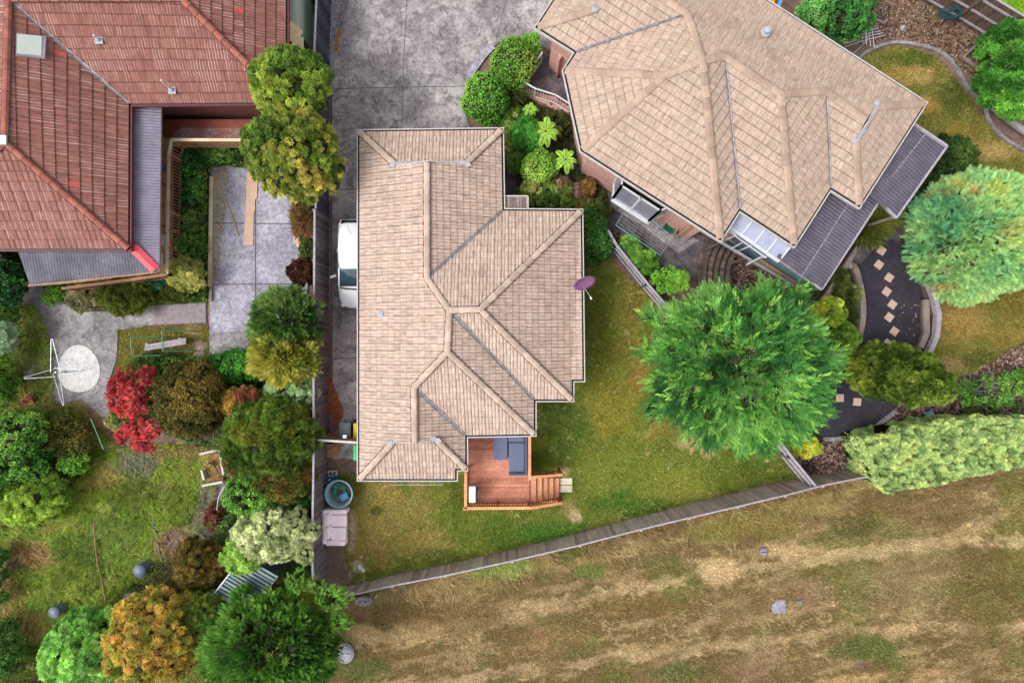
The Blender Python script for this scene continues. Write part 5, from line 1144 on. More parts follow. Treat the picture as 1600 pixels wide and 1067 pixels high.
pbox(732.5, 759, 743.5, 785, dh + .75, dh + 1.0, 'hood', M['white'], bq, .04); pbox(734, 761, 743, 784, dh + .1, dh + .72, 'cabinet', M['galv'], bq, .01); pbox(743.8, 760, 746.2, 783, dh + .66, dh + .74, 'shelf', M['black'], bq, .01)
m = MB(); m.tube([P(744, 767, dh + .92), P(747, 767, dh + .9), P(747, 777, dh + .9), P(744, 777, dh + .92)], .018, 6); m.build('handle', M['slate'], bq)
for x, y in ((733, 761), (742, 761), (733, 783), (742, 783)): q = P(x, y, dh + .5); MB().box((q.x, q.y, dh + .3), (.05, .05, .6)).build('leg', M['black'], bq)
# satellite dish
ds = thing('satellite_dish', 'purple brown satellite dish on the right eave of the middle house', 'satellite dish', P(908, 440, 2.6))
dn_ = Vector((.35, -.80, .38)).normalized(); Rm = dn_.to_track_quat('Z', 'Y').to_matrix(); c = P(912, 438.5, 3.3)
M['dish'] = simple('purple_brown_dish', C(150, 98, 142), C(136, 88, 128), 2, .45, .5, fine=.05)
dn_ = Vector((.25, -.85, .50)).normalized(); Rm = (Matrix.Rotation(math.radians(0), 3, 'Z') @ dn_.to_track_quat('Z', 'Y').to_matrix())
MB().lathe(c, [(0, 0), (.2, .015), (.38, .06), (.50, .12), (.50, .135), (.38, .075), (.2, .03), (0, .015)], 32, sx=1.0, sy=.95, M=Rm).build('reflector', M['dish'], ds, smooth=True)
q = P(905, 441, 2.75); MB().tube([c - dn_ * .03, c - dn_ * .2, Vector((q.x, q.y, 2.8)), Vector((q.x - .15, q.y, 2.62))], .025, 8).build('mount', M['galv'], ds)
lnb = P(922.5, 463, 2.9); MB().tube([c + Rm @ Vector((0, -.42, .1)), lnb], .012, 6).build('feed_arm', M['galv'], ds); MB().tube([lnb, lnb + Vector((.05, -.12, .02))], .04, 8).build('receiver', M['white'], ds)
# wall mounted lines
def fold_line(label, pts, h_, mat, wall_pts, n_w=6):
    t = thing('wall_clothesline', label, 'clothesline', P(*pts[0])); w_ = PP(pts, h_); MB().tube(w_ + [w_[0]], .016, 5).build('frame', mat, t); m = MB()
    for i in range(1, n_w): m.tube([w_[0].lerp(w_[3], i / n_w), w_[1].lerp(w_[2], i / n_w)], .004, 4)
    m.build('line_wires', M['cream'], t)
    for a_, b_ in wall_pts: MB().tube([P(*a_, h_), P(*b_, h_ - .5)], .018, 5).build('bracket', mat, t)
fold_line('thin white folding clothesline under the lower eave of the middle house', [(609, 746), (692, 746), (692, 756.5), (609, 756.5)], 1.7, M['cream'], [((616, 755), (616, 742)), ((686, 755), (686, 742))], 3)
M['teal'] = simple('teal_steel', C(116, 176, 168), C(96, 156, 150), 5, .4, .5, fine=.1)
fold_line('teal framed folding clothesline over the patio of the right house', [(962, 351), (1032, 398), (1052, 371), (985, 316)], 1.7, M['teal'], [((984, 316), (988, 308)), ((1052, 371), (1058, 362))], 8)
# bins
def bin_(x, y, label, body, lid, dx=.29, rz=0):
    t = thing('wheelie_bin', label, 'bin', P(x, y), 'wheelie bins beside the middle house'); c = P(x, y)
    m = MB(); a = [(-dx * .8, -.27), (dx * .8, -.27), (dx * .8, .27), (-dx * .8, .27)]; b = [(-dx, -.33), (dx, -.33), (dx, .33), (-dx, .33)]
    vs = [(c.x + p[0], c.y + p[1], .05) for p in a] + [(c.x + p[0], c.y + p[1], .95) for p in b]
    m.add(vs, [(3, 2, 1, 0), (4, 5, 6, 7), (0, 1, 5, 4), (1, 2, 6, 5), (2, 3, 7, 6), (3, 0, 4, 7)]).build('body', body, t, bevel=.02)
    m = MB(); m.box((c.x, c.y - .01, .985), (dx * 2.1, .72, .05)); m.box((c.x, c.y - .02, 1.02), (dx * 1.7, .56, .04)); m.build('lid', lid, t, bevel=.02)
    m = MB(); m.tube([(c.x - dx * .7, c.y + .36, .98), (c.x - dx * .6, c.y + .43, 1.0), (c.x + dx * .6, c.y + .43, 1.0), (c.x + dx * .7, c.y + .36, .98)], .018, 6); m.build('handle', body, t)
    for s_ in (-1, 1): MB().lathe((c.x + s_ * dx * .9, c.y + .28, .1), [(.1, -.025), (.1, .025)], 14, M=Matrix.Rotation(math.pi / 2, 3, 'Y')).build('wheel', M['black'], t)
M['bin'] = simple('dark_green_grey_bin', C(108, 122, 124), C(94, 108, 112), 3, .5, fine=.1); M['yellow'] = simple('yellow_lid', C(246, 204, 34), C(232, 188, 26), 3, .45, fine=.05); M['green'] = simple('green_lid', C(60, 200, 112), C(48, 182, 100), 3, .45, fine=.05)
bin_(548, 666, 'grey wheelie bin standing near the fallen leaves', M['bin'], M['bin'], .27); bin_(571, 667, 'yellow lidded wheelie bin half under the eave', M['bin'], M['yellow'], .3); bin_(571, 700, 'green lidded wheelie bin half under the eave', M['bin'], M['green'], .3)
M['bin_p'] = None
# slabs / crate by the fence
tag(MB().box(P(520, 703, .35), (.58, .66, .06), .06).box(P(520, 703, .17), (.5, .55, .33), .06).tube([P(510, 703, .45), P(532, 692, .5)], .02, 5).build('work_table', M['brown_rail']), 'small pale crate table against the fence behind the side gate', 'table')
for i_, (x_, y_, hh_) in enumerate([(517, 655, .12), (518, 672, .1)]):
    tag(MB().box(P(x_, y_, hh_ / 2), (.17, .52, hh_), .05).build('paving_slab', M['slate'], bevel=.01), 'narrow blue grey slab leaning by the fence, %s of two' % ('upper' if i_ == 0 else 'lower'), 'slab')
q = P(521, 737); m = MB(); m.box((q.x, q.y - .13, .1), (.42, .05, .2)).box((q.x, q.y + .09, .1), (.42, .05, .2)); [m.box((q.x + s_, q.y - .02, .1), (.05, .18, .2)) for s_ in (-.185, 0, .185)]
tag(m.build('concrete_block', M['concrete_pale']), 'hollow grey concrete block above the blue tub', 'block')
def ring(c, n, r0, r1=None, sq=1.0): return [c + Vector((r0 * math.cos(2 * math.pi * k / n), r0 * sq * math.sin(2 * math.pi * k / n), 0)) for k in range(n)]
tb = thing('blue_tub', 'oval blue tub of odds and ends above the round water tank', 'tub', P(520, 747)); c = P(520, 746.5)
MB().lathe(c, [(.24, 0), (.31, .34), (.335, .36), (.30, .35), (.24, .10), (0, .09)], 24, sx=1.05, sy=.8).build('shell', M['blue'], tb, smooth=True)
m = MB(); r = random.Random(4)
for i in range(7): m.box(c + Vector((r.uniform(-.12, .12), r.uniform(-.12, .1), .25)), (.1, .07, .08), r.uniform(0, 3))
m.build('rubble', M['concrete_pale'], tb)
tk = thing('paddling_tank', 'round grey blue tub holding a coiled green hose and blue basin', 'tub', P(536, 765)); c = P(536, 765)
MB().lathe(c, [(.48, 0), (.60, .66), (.66, .68), (.66, .71), (.61, .71), (.585, .64), (.46, .05), (0, .04)], 36).build('shell', simple('grey_blue_tub', C(160, 178, 196), C(144, 162, 182), 3, .45, fine=.1), tk, smooth=True)
MB().tube([c + Vector((.66 * math.cos(k * math.pi / 18), .66 * math.sin(k * math.pi / 18), .70)) for k in range(36)], .03, 6, closed=True).build('rim', M['teal'], tk)
hs_ = MB(); r = random.Random(8); pts = []
for k in range(46): a_ = k * .62 + r.uniform(-.3, .3); rr = r.uniform(.16, .5); pts.append(c + Vector((rr * math.cos(a_) - .03, rr * math.sin(a_) + .03, .5 + r.uniform(-.08, .08))))
ho2 = MB().tube(smooth_pts(pts, 4), .013, 5).build('garden_hose', simple('teal_green_hose', C(64, 176, 140), C(52, 156, 124), 3, .5)); tag(ho2, 'tangled green garden hose inside the round tub', 'hose')
q = c + Vector((.2, -.18, .5)); tag(MB().box(q, (.42, .36, .14), .5).build('blue_basin', M['blue'], bevel=.04), 'small blue basin sitting on the hose in the round tub', 'basin')
tag(MB().lathe(P(536, 765, .0) + Vector((0, 0, .06)), [(.46, .0), (.50, .3), (0, .31)], 24).build('tank_contents', M['sleeper_dark']), 'dark debris lying in the bottom of the round tub', 'debris')
# loveseat
M['seat'] = simple('dusty_pink_fabric', C(250, 232, 238, 1.15), C(242, 222, 230, 1.15), 5, .9, fine=.15)
ls = thing('loveseat', 'dusty pink two seat sofa on the lawn by the fence', 'sofa', P(524, 823))
def cu(x0, y0, x1, y1, z0, z1, name, bev=.07): return pbox(x0, y0, x1, y1, z0, z1, name, M['seat'], ls, bev)
cu(507, 801, 541, 846, .1, .32, 'base', .03)
cu(516.5, 804, 541.5, 822.5, .3, .50, 'seat_cushion'); cu(516, 824, 540, 844, .3, .50, 'seat_cushion')
cu(504.5, 803, 514, 822, .3, .86, 'back_cushion'); cu(504.5, 823.5, 514, 843, .3, .86, 'back_cushion'); cu(503, 797, 508, 850, .1, .78, 'backrest', .05)
cu(508, 795.5, 541.5, 803, .1, .66, 'armrest'); cu(508, 845, 539, 852.5, .1, .66, 'armrest')
# manholes
def manhole(x, y, rx, ry, label):
    t = thing('manhole_cover', label, 'manhole cover', P(x, y)); c = P(x, y); s_ = mpp(); ry_ = ry * s_; rx_ = rx * s_
    MB().lathe(c, [(1.0 * rx_, 0), (rx_ * 1.0, .10), (rx_ * .82, .11), (rx_ * .80, .10)], 28, sy=ry_ / rx_).build('surround', M['concrete_old'], t)
    MB().lathe(c, [(rx_ * .78, .05), (rx_ * .78, .13), (rx_ * .70, .135), (0, .14)], 28, sy=ry_ / rx_).build('cover', M['concrete_pad'], t)
    m = MB(); m.box(c + Vector((rx_ * .3, 0, .145)), (.14, .03, .02)); m.box(c + Vector((-rx_ * .3, 0, .145)), (.14, .03, .02)); m.build('lifting_slot', M['black'], t)
manhole(568, 937, 14, 8, 'oval concrete manhole cover just below the end of the long fence')
manhole(540, 1018, 14, 16, 'larger round concrete manhole cover beside the dark green tree')
manhole(1192, 860, 5.5, 7, 'small grey round cover in the paddock grass')
tag(MB().prism(PP([(1206, 944), (1214, 936), (1226, 934), (1227, 957), (1206, 956)]), 0, .06).build('concrete_cover', M['concrete_pad']), 'square bluish concrete cover in the paddock', 'cover')
tag(MB().prism(PP([(1243, 938), (1252, 935), (1252, 941), (1245, 943)]), 0, .07).build('concrete_marker', M['concrete_old']), 'tiny pale concrete marker beside the square cover in the paddock', 'marker')
r = random.Random(5)
for i_, (x_, y_) in enumerate([(563, 884), (568, 889)]): tag(MB().prism([P(x_ + 4 * math.cos(k) * r.uniform(.6, 1.1), y_ + 5 * math.sin(k) * r.uniform(.6, 1.1)) for k in (0, 1, 2, 3, 4, 5)], 0, .08).build('white_stone', M['white']), 'small white stone on the lawn near the fence corner, %s one' % ('upper' if i_ == 0 else 'lower'), 'stone')

# ---------------- car
car = thing('parked_car', 'white hatchback parked between the fence and the middle house', 'car', P(556, 411))
c = Vector((-7.42, 3.72, 0)); BASE[car.name] = c; car.location = c
M['carp'] = MT('white_car_paint', .35, .5).base(C(236, 236, 240, .82)).m; M['tyre'] = simple('tyre_rubber', C(34, 34, 36), C(26, 26, 28), 6, .9)
M['windg'] = MT('car_glass', .06, .8).base(C(70, 96, 112, .6)).m
def loft(st, n_half=6):
    """st: list of (y, half_width, z_low, z_belt, z_top) -> closed shell"""
    V = []; k = 0
    for (y, w_, zl, zb, zt) in st:
        sec = [(w_ * .90, zl), (w_ * .98, zl + .12), (w_, (zl + zb) / 2), (w_ * .985, zb - .04), (w_ * .93, zb + (zt - zb) * .35), (w_ * .78, zt - (zt - zb) * .18), (w_ * .4, zt), (0, zt + .005)]
        full = sec + [(-x, z) for x, z in reversed(sec[:-1])]; k = len(full); V += [c + Vector((x, y, z)) for x, z in full]
    f = [(i * k + j, i * k + j + 1, (i + 1) * k + j + 1, (i + 1) * k + j) for i in range(len(st) - 1) for j in range(k - 1)]
    f += [tuple(range(k - 1, -1, -1)), tuple(range((len(st) - 1) * k, len(st) * k))]
    f += [(i * k + k - 1, i * k, (i + 1) * k, (i + 1) * k + k - 1) for i in range(len(st) - 1)]
    return MB().add(V, f)
bd = loft([(-2.14, .40, .34, .56, .62), (-2.05, .64, .26, .62, .70), (-1.9, .76, .22, .68, .78), (-1.6, .84, .2, .76, .88), (-1.1, .86, .2, .84, .97), (-.6, .87, .2, .88, 1.0), (.6, .87, .2, .90, 1.0), (1.5, .86, .2, .92, 1.02), (1.85, .82, .22, .92, 1.0), (2.02, .74, .26, .86, .92), (2.1, .62, .34, .7, .76)])
body = bd.build('body', M['carp'], car, smooth=True, sub=1)
gh = loft([(-1.12, .74, .92, .94, .96), (-.30, .70, .92, 1.30, 1.40), (.2, .69, .92, 1.36, 1.455), (1.2, .68, .92, 1.36, 1.45), (1.62, .64, .92, 1.26, 1.36), (1.98, .62, .90, .96, .98)]); gh.build('windows', M['windg'], car, smooth=True)
rf = MB(); rs = [(-.36, .50, 1.40), (-.30, .61, 1.425), (.1, .64, 1.475), (.7, .645, 1.49), (1.2, .63, 1.48), (1.60, .58, 1.43), (1.74, .50, 1.40), (1.80, .36, 1.38)]
V_ = []
for (y, w_, z) in rs: V_ += [c + Vector((x, y, z - (abs(x) / w_) ** 4 * .05)) for x in (-w_, -w_ * .8, -w_ * .4, 0, w_ * .4, w_ * .8, w_)]
n_ = 7; f_ = [(i * n_ + j, i * n_ + j + 1, (i + 1) * n_ + j + 1, (i + 1) * n_ + j) for i in range(len(rs) - 1) for j in range(n_ - 1)]
ro = rf.add(V_, f_).build('roof_panel', M['carp'], car, smooth=True); md = ro.modifiers.new('t', 'SOLIDIFY'); md.thickness = .06
m = MB()
for s_ in (-1, 1):
    m.tube([c + Vector((s_ * .60, -.30, 1.40)), c + Vector((s_ * .73, -1.12, .98))], .045, 6); m.tube([c + Vector((s_ * .56, 1.72, 1.37)), c + Vector((s_ * .64, 2.0, .98))], .05, 6); m.tube([c + Vector((s_ * .665, .55, 1.4)), c + Vector((s_ * .83, .5, .98))], .03, 6)
m.build('pillars', M['carp'], car); MB().tube([c + Vector((x, -1.17 - .1 * math.cos(x * 2), .985)) for x in (-.68, -.4, 0, .4, .68)], .035, 6).build('wiper_tray', M['black'], car)
for s_ in (-1, 1):
    MB().box(c + Vector((s_ * 1.0, -.66, 1.0)), (.30, .12, .15), s_ * -.35).build('mirror', M['carp'], car, bevel=.03)
    MB().box(c + Vector((s_ * .62, -1.96, .66)), (.22, .22, .10), s_ * -.6).build('headlight', M['galv'], car, bevel=.03)
    MB().box(c + Vector((s_ * .70, 2.0, .84)), (.16, .12, .16)).build('tail_light', simple('red_lens', C(150, 30, 34), C(130, 24, 30), 3, .3) if s_ < 0 else bpy.data.materials['red_lens'], car, bevel=.02)
    for y in (-1.32, 1.28):
        w_ = MB().lathe(c + Vector((s_ * .80, y, .30)), [(.30, -.1), (.31, 0), (.30, .1)], 20, M=Matrix.Rotation(math.pi / 2, 3, 'Y')).build('wheel', M['tyre'], car); MB().lathe(c + Vector((s_ * .87, y, .30)), [(.19, -.05), (.17, .05), (0, .05)], 14, M=Matrix.Rotation(math.pi / 2, 3, 'Y')).build('rim', M['galv'], w_)
MB().tube([c + Vector((-.05, 1.25, 1.49)), c + Vector((-.13, 1.62, 1.72))], .008, 4).build('aerial', M['black'], car)
MB().box(c + Vector((0, -2.12, .5)), (1.1, .04, .1)).build('grille', M['black'], car)
MB().tube([c + Vector((x, -2.0 + .25 * abs(x) ** 2.2, .70)) for x in (-.7, -.4, 0, .4, .7)], .02, 5).build('bonnet_edge', M['grey_fascia'], car)

# ---------------- patio objects of the right house
ch = thing('plastic_chair', 'dark green plastic chair tipped on the patio beside the brick wall', 'chair', P(1040, 356))
M['dgreen'] = simple('dark_green_plastic', C(24, 96, 74), C(18, 80, 62), 3, .4, fine=.1)
c = P(1042, 357, 0); Rz = Matrix.Rotation(math.radians(58), 3, 'Z')
MB().box(c + Vector((0, 0, .42)), (.46, .44, .04), M=Rz).build('seat', M['dgreen'], ch, bevel=.015)
MB().box(c + Rz @ Vector((.24, 0, .66)), (.05, .46, .5), M=Rz).build('backrest', M['dgreen'], ch, bevel=.02)
for s_ in (-1, 1):
    MB().box(c + Rz @ Vector((0, s_ * .24, .6)), (.44, .05, .04), M=Rz).build('armrest', M['dgreen'], ch, bevel=.01)
    for x_ in (-.2, .2): MB().box(c + Rz @ Vector((x_, s_ * .2, .2)), (.05, .05, .42), M=Rz).build('leg', M['dgreen'], ch)
c = P(1012, 347); tag(MB().lathe(c, [(.10, .045), (.10, .06), (.06, .06), (.06, .05)], 18).build('drain_ring', M['white']), 'small white ring on the patio below the bay window', 'drain ring')
tag(MB().box(P(992, 332, .06), (.13, .13, .05), .5).build('patio_drain', M['black']), 'small black square drain on the patio', 'drain')
tag(MB().box(P(1035, 334, .2), (.28, .22, .28), .5).build('meter_box', M['grey_fascia'], bevel=.01), 'small grey box on the ground under the bay window', 'box')
tag(MB().beam(P(1020, 366, .06), P(1027, 354, .06), .06, .04).build('metal_bar', M['cap']), 'short pale bar lying on the patio near the green chair', 'bar')
tag(MB().beam(P(1057, 369, .08), P(1062, 354, .9), .05, .05).box(P(1062, 354, .9), (.10, .24, .04), .3).build('broom', M['black']), 'dark broom leaning by the wall next to the green chair', 'broom')
tag(MB().beam(P(1053, 372, .3), P(1082, 350, 2.6), .10, .05).build('downpipe', M['brown_rail']), 'slanting pinkish post from the patio up to the eave', 'post')
# white lattice trellis at the top
tr = thing('trellis', 'white timber trellis panels leaning against the shrub by the roof', 'trellis', P(1354, 55))
hz_ = 1.2
MB().beam(P(1346, 22, 1.5), P(1355, 62, .9), .05, .03).build('spine', M['white'], tr)
m = MB()
for k in range(10):
    q = P(1345.5 + k * 1.0, 22 + k * 4.4, 1.5 - k * .06); L_ = .2 + .055 * k
    m.beam(q, q + Vector((-L_ * 1.4, -L_ * .42, -.1)), .025, .02)
    if k > 2: m.beam(q, q + Vector((L_ * 1.5, L_ * .5, -.25)), .025, .02)
for k in range(5): a_ = P(1346 + k * 6 - 8, 32 + k * 2, 1.2); m.beam(a_, a_ + Vector((.25, -.9, -.2)), .02, .02)
m.build('slats', M['white'], tr)
tag(MB().beam(P(1333, 84, .1), P(1355, 63, .1), .06, .08).build('timber_batten', M['cap']), 'thin grey batten on the soil between the roof and the trellis', 'batten')
tag(MB().beam(P(1362, 28, .08), P(1382, 36, .08), .1, .08).beam(P(1382, 36, .08), P(1386, 30, .08), .08, .08).build('timber_offcut', M['sleeper']), 'short timber offcut lying in the leaf litter near the trellis', 'timber')
c = P(1411, 44); tag(MB().lathe(c, [(.17, 0), (.15, .08), (0, .12)], 9).build('round_stone', M['concrete_old'], smooth=True), 'round grey stone in the bed above the kerbed lawn', 'stone')
hr_ = thing('hose_reel', 'dark teal garden hose coiled on the top right fence', 'hose', P(1485, 22)); m = MB(); r = random.Random(2)
for k in range(7): c_ = P(1483 + r.uniform(-5, 6), 21 + r.uniform(-4, 4), 1.0 + .05 * k); m.tube([c_ + Vector(((.34 + .02 * k) * math.cos(a_ * .5236), .20 * math.sin(a_ * .5236) , .12 * math.cos(a_ * .5236))) for a_ in range(12)], .02, 5, closed=True)
M['dteal'] = simple('dark_teal_hose', C(30, 78, 84), C(24, 62, 70), 4, .5); m.build('hose_coils', M['dteal'], hr_); MB().beam(P(1473, 26, .9), P(1500, 9, 1.6), .06, .06).build('bracket', M['dteal'], hr_)
yl = thing('play_slide', 'yellow and blue plastic item poking out beyond the top of the right roof', 'toy', P(1208, 2)); MB().prism([P(1198, -14, .8), P(1216, -10, .8), P(1210, 5, .8), P(1196, -4, .8)], .3, .8).build('tray', simple('orange_yellow_plastic', C(240, 178, 40), C(226, 160, 30), 3, .4), yl, bevel=.03); MB().beam(P(1216, 10, .9), P(1224, -12, .9), .16, .1).build('side_bar', simple('sky_blue_plastic', C(120, 176, 220), C(104, 160, 206), 3, .4), yl)
tag(MB().prism([P(1452, 641, .1), P(1457, 643, .1), P(1456, 650, .1), P(1451, 648, .1)], 0, .2).prism([P(1442, 644, .1), P(1447, 643, .1), P(1446, 648, .1)], 0, .15).build('blue_scrap', simple('pale_blue_plastic', C(140, 186, 224), C(124, 170, 210), 3, .5)), 'pale blue plastic scrap on the mulch above the hedge', 'plastic scrap')
# ================================================================ VEGETATION
def T_leaf():    # folded diamond
    a, b, c, d = (0, 0, 0), (.5, .30, .08), (1, 0, 0), (.5, -.30, .08); return np.array([(a, b, c), (a, c, d)], float)
def T_rosette(n=5, up=.35):
    t = []
    for k in range(n):
        an = 2 * math.pi * k / n; ca, sa = math.cos(an), math.sin(an)
        for s in (-1, 1): t.append([(0, 0, 0), (ca * .5 - s * sa * .2, sa * .5 + s * ca * .2, up * .5), (ca, sa, up * (.3 if k % 2 else .9))][::s])
    return np.array(t, float)[:, :, [2, 0, 1]] if False else np.array(t, float)
def T_frond(n=11, w=.05, ang=44, droop=.22, ln=.30):
    t = [[(0, -.015, 0), (1, 0, -droop), (0, .015, 0)]]
    for k in range(n):
        s = .12 + .82 * k / n; L = ln * (1 - .65 * s) + .05
        for sg in (-1, 1):
            ca, sa = math.cos(math.radians(ang)), math.sin(math.radians(ang)) * sg
            z = -droop * s * s; t.append([(s - w * .6, 0, z), (s + w * .9, 0, z), (s + ca * L, sa * L, z - .12 * L)])
    return np.array(t, float)
def T_tuft(n=7, spread=.5, w=.09, seed=0):
    r = np.random.default_rng(seed); t = []
    for k in range(n):
        an = 2 * math.pi * k / n; sp = spread * r.uniform(.4, 1.2); d = np.array([1, math.cos(an) * sp, math.sin(an) * sp]); d /= np.linalg.norm(d); s = np.cross(d, [0, .3, 1.0]); s /= np.linalg.norm(s)
        t.append([tuple(s * w), tuple(d * r.uniform(.7, 1.1)), tuple(-s * w)])
    return np.array(t, float)
TPL = dict(leaf=T_leaf(), rosette=T_rosette(), frond=T_frond(), fine=T_frond(5, .09, 35, .1, .45), tuft=T_tuft(), sprig=T_tuft(9, .9, .13, 2), star=T_rosette(7, .25))
def norm(a): return a / np.maximum(np.linalg.norm(a, axis=1, keepdims=True), 1e-9)
class Crown:
    def __init__(s): s.V = []; s.Cc = []
    def scatter(s, tpl, pos, X, Z, scale, col, squash=1.0):
        T = TPL[tpl]; X = norm(X); Y = norm(np.cross(Z, X)); Z = np.cross(X, Y); n = len(pos); sc_ = (scale * np.ones(n))[:, None, None, None]
        V = pos[:, None, None, :] + sc_ * (T[None, :, :, 0:1] * X[:, None, None, :] + T[None, :, :, 1:2] * Y[:, None, None, :] + T[None, :, :, 2:3] * Z[:, None, None, :])
        s.V.append(V.reshape(-1, 3)); s.Cc.append(np.repeat(col, T.shape[0] * 3, 0))
    def build(s, name, parent, mat=None):
        V = np.concatenate(s.V); c = np.concatenate(s.Cc); return np_mesh(name, V, np.arange(len(V)), 3, c, mat or M['leaf'], parent)
def pal(r, cols, n, pos=None, scale=1.2, var=.22, k=1.15):
    cl = np.array([lin(c) for c in cols]) * k; m = len(cl); lum = cl @ np.array([.25, .65, .10]); cl = cl * .80 + lum[:, None] * np.array([.22, .20, .13])
    if pos is not None:   # colour drifts through the crown from shoot to shoot
        f = fbm(pos[:, 0] * 10 + pos[:, 2] * 4, pos[:, 1] * 10 - pos[:, 2] * 3, scale * 10, 3, 5); f = np.clip((f - .25) / .5 + r.normal(0, .18, n), 0, .999)
    else: f = r.random(n)
    i = f * (m - 1); a = np.floor(i).astype(int); t = (i - a)[:, None]; b = np.minimum(a + 1, m - 1)
    return (cl[a] * (1 - t) + cl[b] * t) * np.clip(r.normal(1, var, n), .45, 1.6)[:, None]
def rdir(r, n, zmin=-.3):
    z = r.uniform(zmin, 1, n); a = r.uniform(0, 2 * math.pi, n); q = np.sqrt(1 - z * z); return np.stack([q * np.cos(a), q * np.sin(a), z], 1)
def on_lobes(r, lobes, n, zmin=-.3, inside=.86, thick=.18):
    L = np.asarray(lobes, float); p_ = L[:, 3] ** 2; p_ /= p_.sum(); i = r.choice(len(L), n, p=p_); d = rdir(r, n, zmin); rad = L[i, 3] * (1 - thick * r.random(n) ** 1.5); pos = L[i, :3] + d * rad[:, None]
    keep = np.ones(n, bool)
    for j in range(len(L)):
        dj = np.linalg.norm(pos - L[j, :3], axis=1); keep &= ~((dj < L[j, 3] * inside) & (i != j))
    keep &= pos[:, 2] > .03
    return pos[keep], d[keep], i[keep]
def sublobes(r, c, R, m, rr, zmin=-.15, fill=.74):
    d = rdir(r, m * 6, zmin); sel = [0]
    for k in range(1, m):      # farthest-point choice spreads the clumps evenly
        D = np.min(np.linalg.norm(d[:, None] - d[None, sel], axis=2), axis=1) * r.uniform(.8, 1.2, len(d)); sel.append(int(np.argmax(D)))
    d = d[sel]; q = r.uniform(.92, 1.06, m)[:, None]; pos = np.array(c) + d * np.array(R) * fill * q; rad = min(R[0], R[1]) * rr * r.uniform(.75, 1.25, m)
    return np.concatenate([pos, rad[:, None]], 1)
_ico = None
def core_mesh(lobes, k, cr):
    """inner twigs and old leaves, part of the crown itself: irregular facets filling the inside of each clump"""
    r = np.random.default_rng(3)
    global _ico
    if _ico is None:
        b = bmesh.new(); bmesh.ops.create_icosphere(b, subdivisions=2, radius=1); _ico = (np.array([v.co for v in b.verts]), np.array([[v.index for v in f.verts] for f in b.faces])); b.free()
    for (x, y, z, rad) in lobes:
        v = _ico[0] * (rad * k * r.uniform(.85, 1.1, len(_ico[0])))[:, None] + np.array([x, y, max(z, rad * k * .3)]); t = v[_ico[1]].reshape(-1, 3)
        cr.V.append(t); cr.Cc.append(np.repeat(lin((44, 46, 20)) * r.uniform(.6, 1.3, len(t) // 3)[:, None], 3, 0))  # dark tone paints the shade inside the crown
def trunk_mesh(base, lobes, r0, parent, r):
    m = MB(); top = np.mean(np.asarray(lobes)[:, :3], axis=0); b = Vector(base); t = Vector(top); mid = b.lerp(t, .45) + Vector((r.uniform(-.1, .1), r.uniform(-.1, .1), 0))
    m.tube([b - Vector((0, 0, .1)), b.lerp(mid, .5), mid, t], r0, 8, r2=r0 * .4)
    for q in list(lobes)[:10]: m.tube([mid, mid.lerp(Vector(q[:3]), .5) + Vector((0, 0, -.1)), Vector(q[:3])], r0 * .4, 5, r2=r0 * .12)
    return m.build('trunk', M['bark'], parent)
TREES = 0
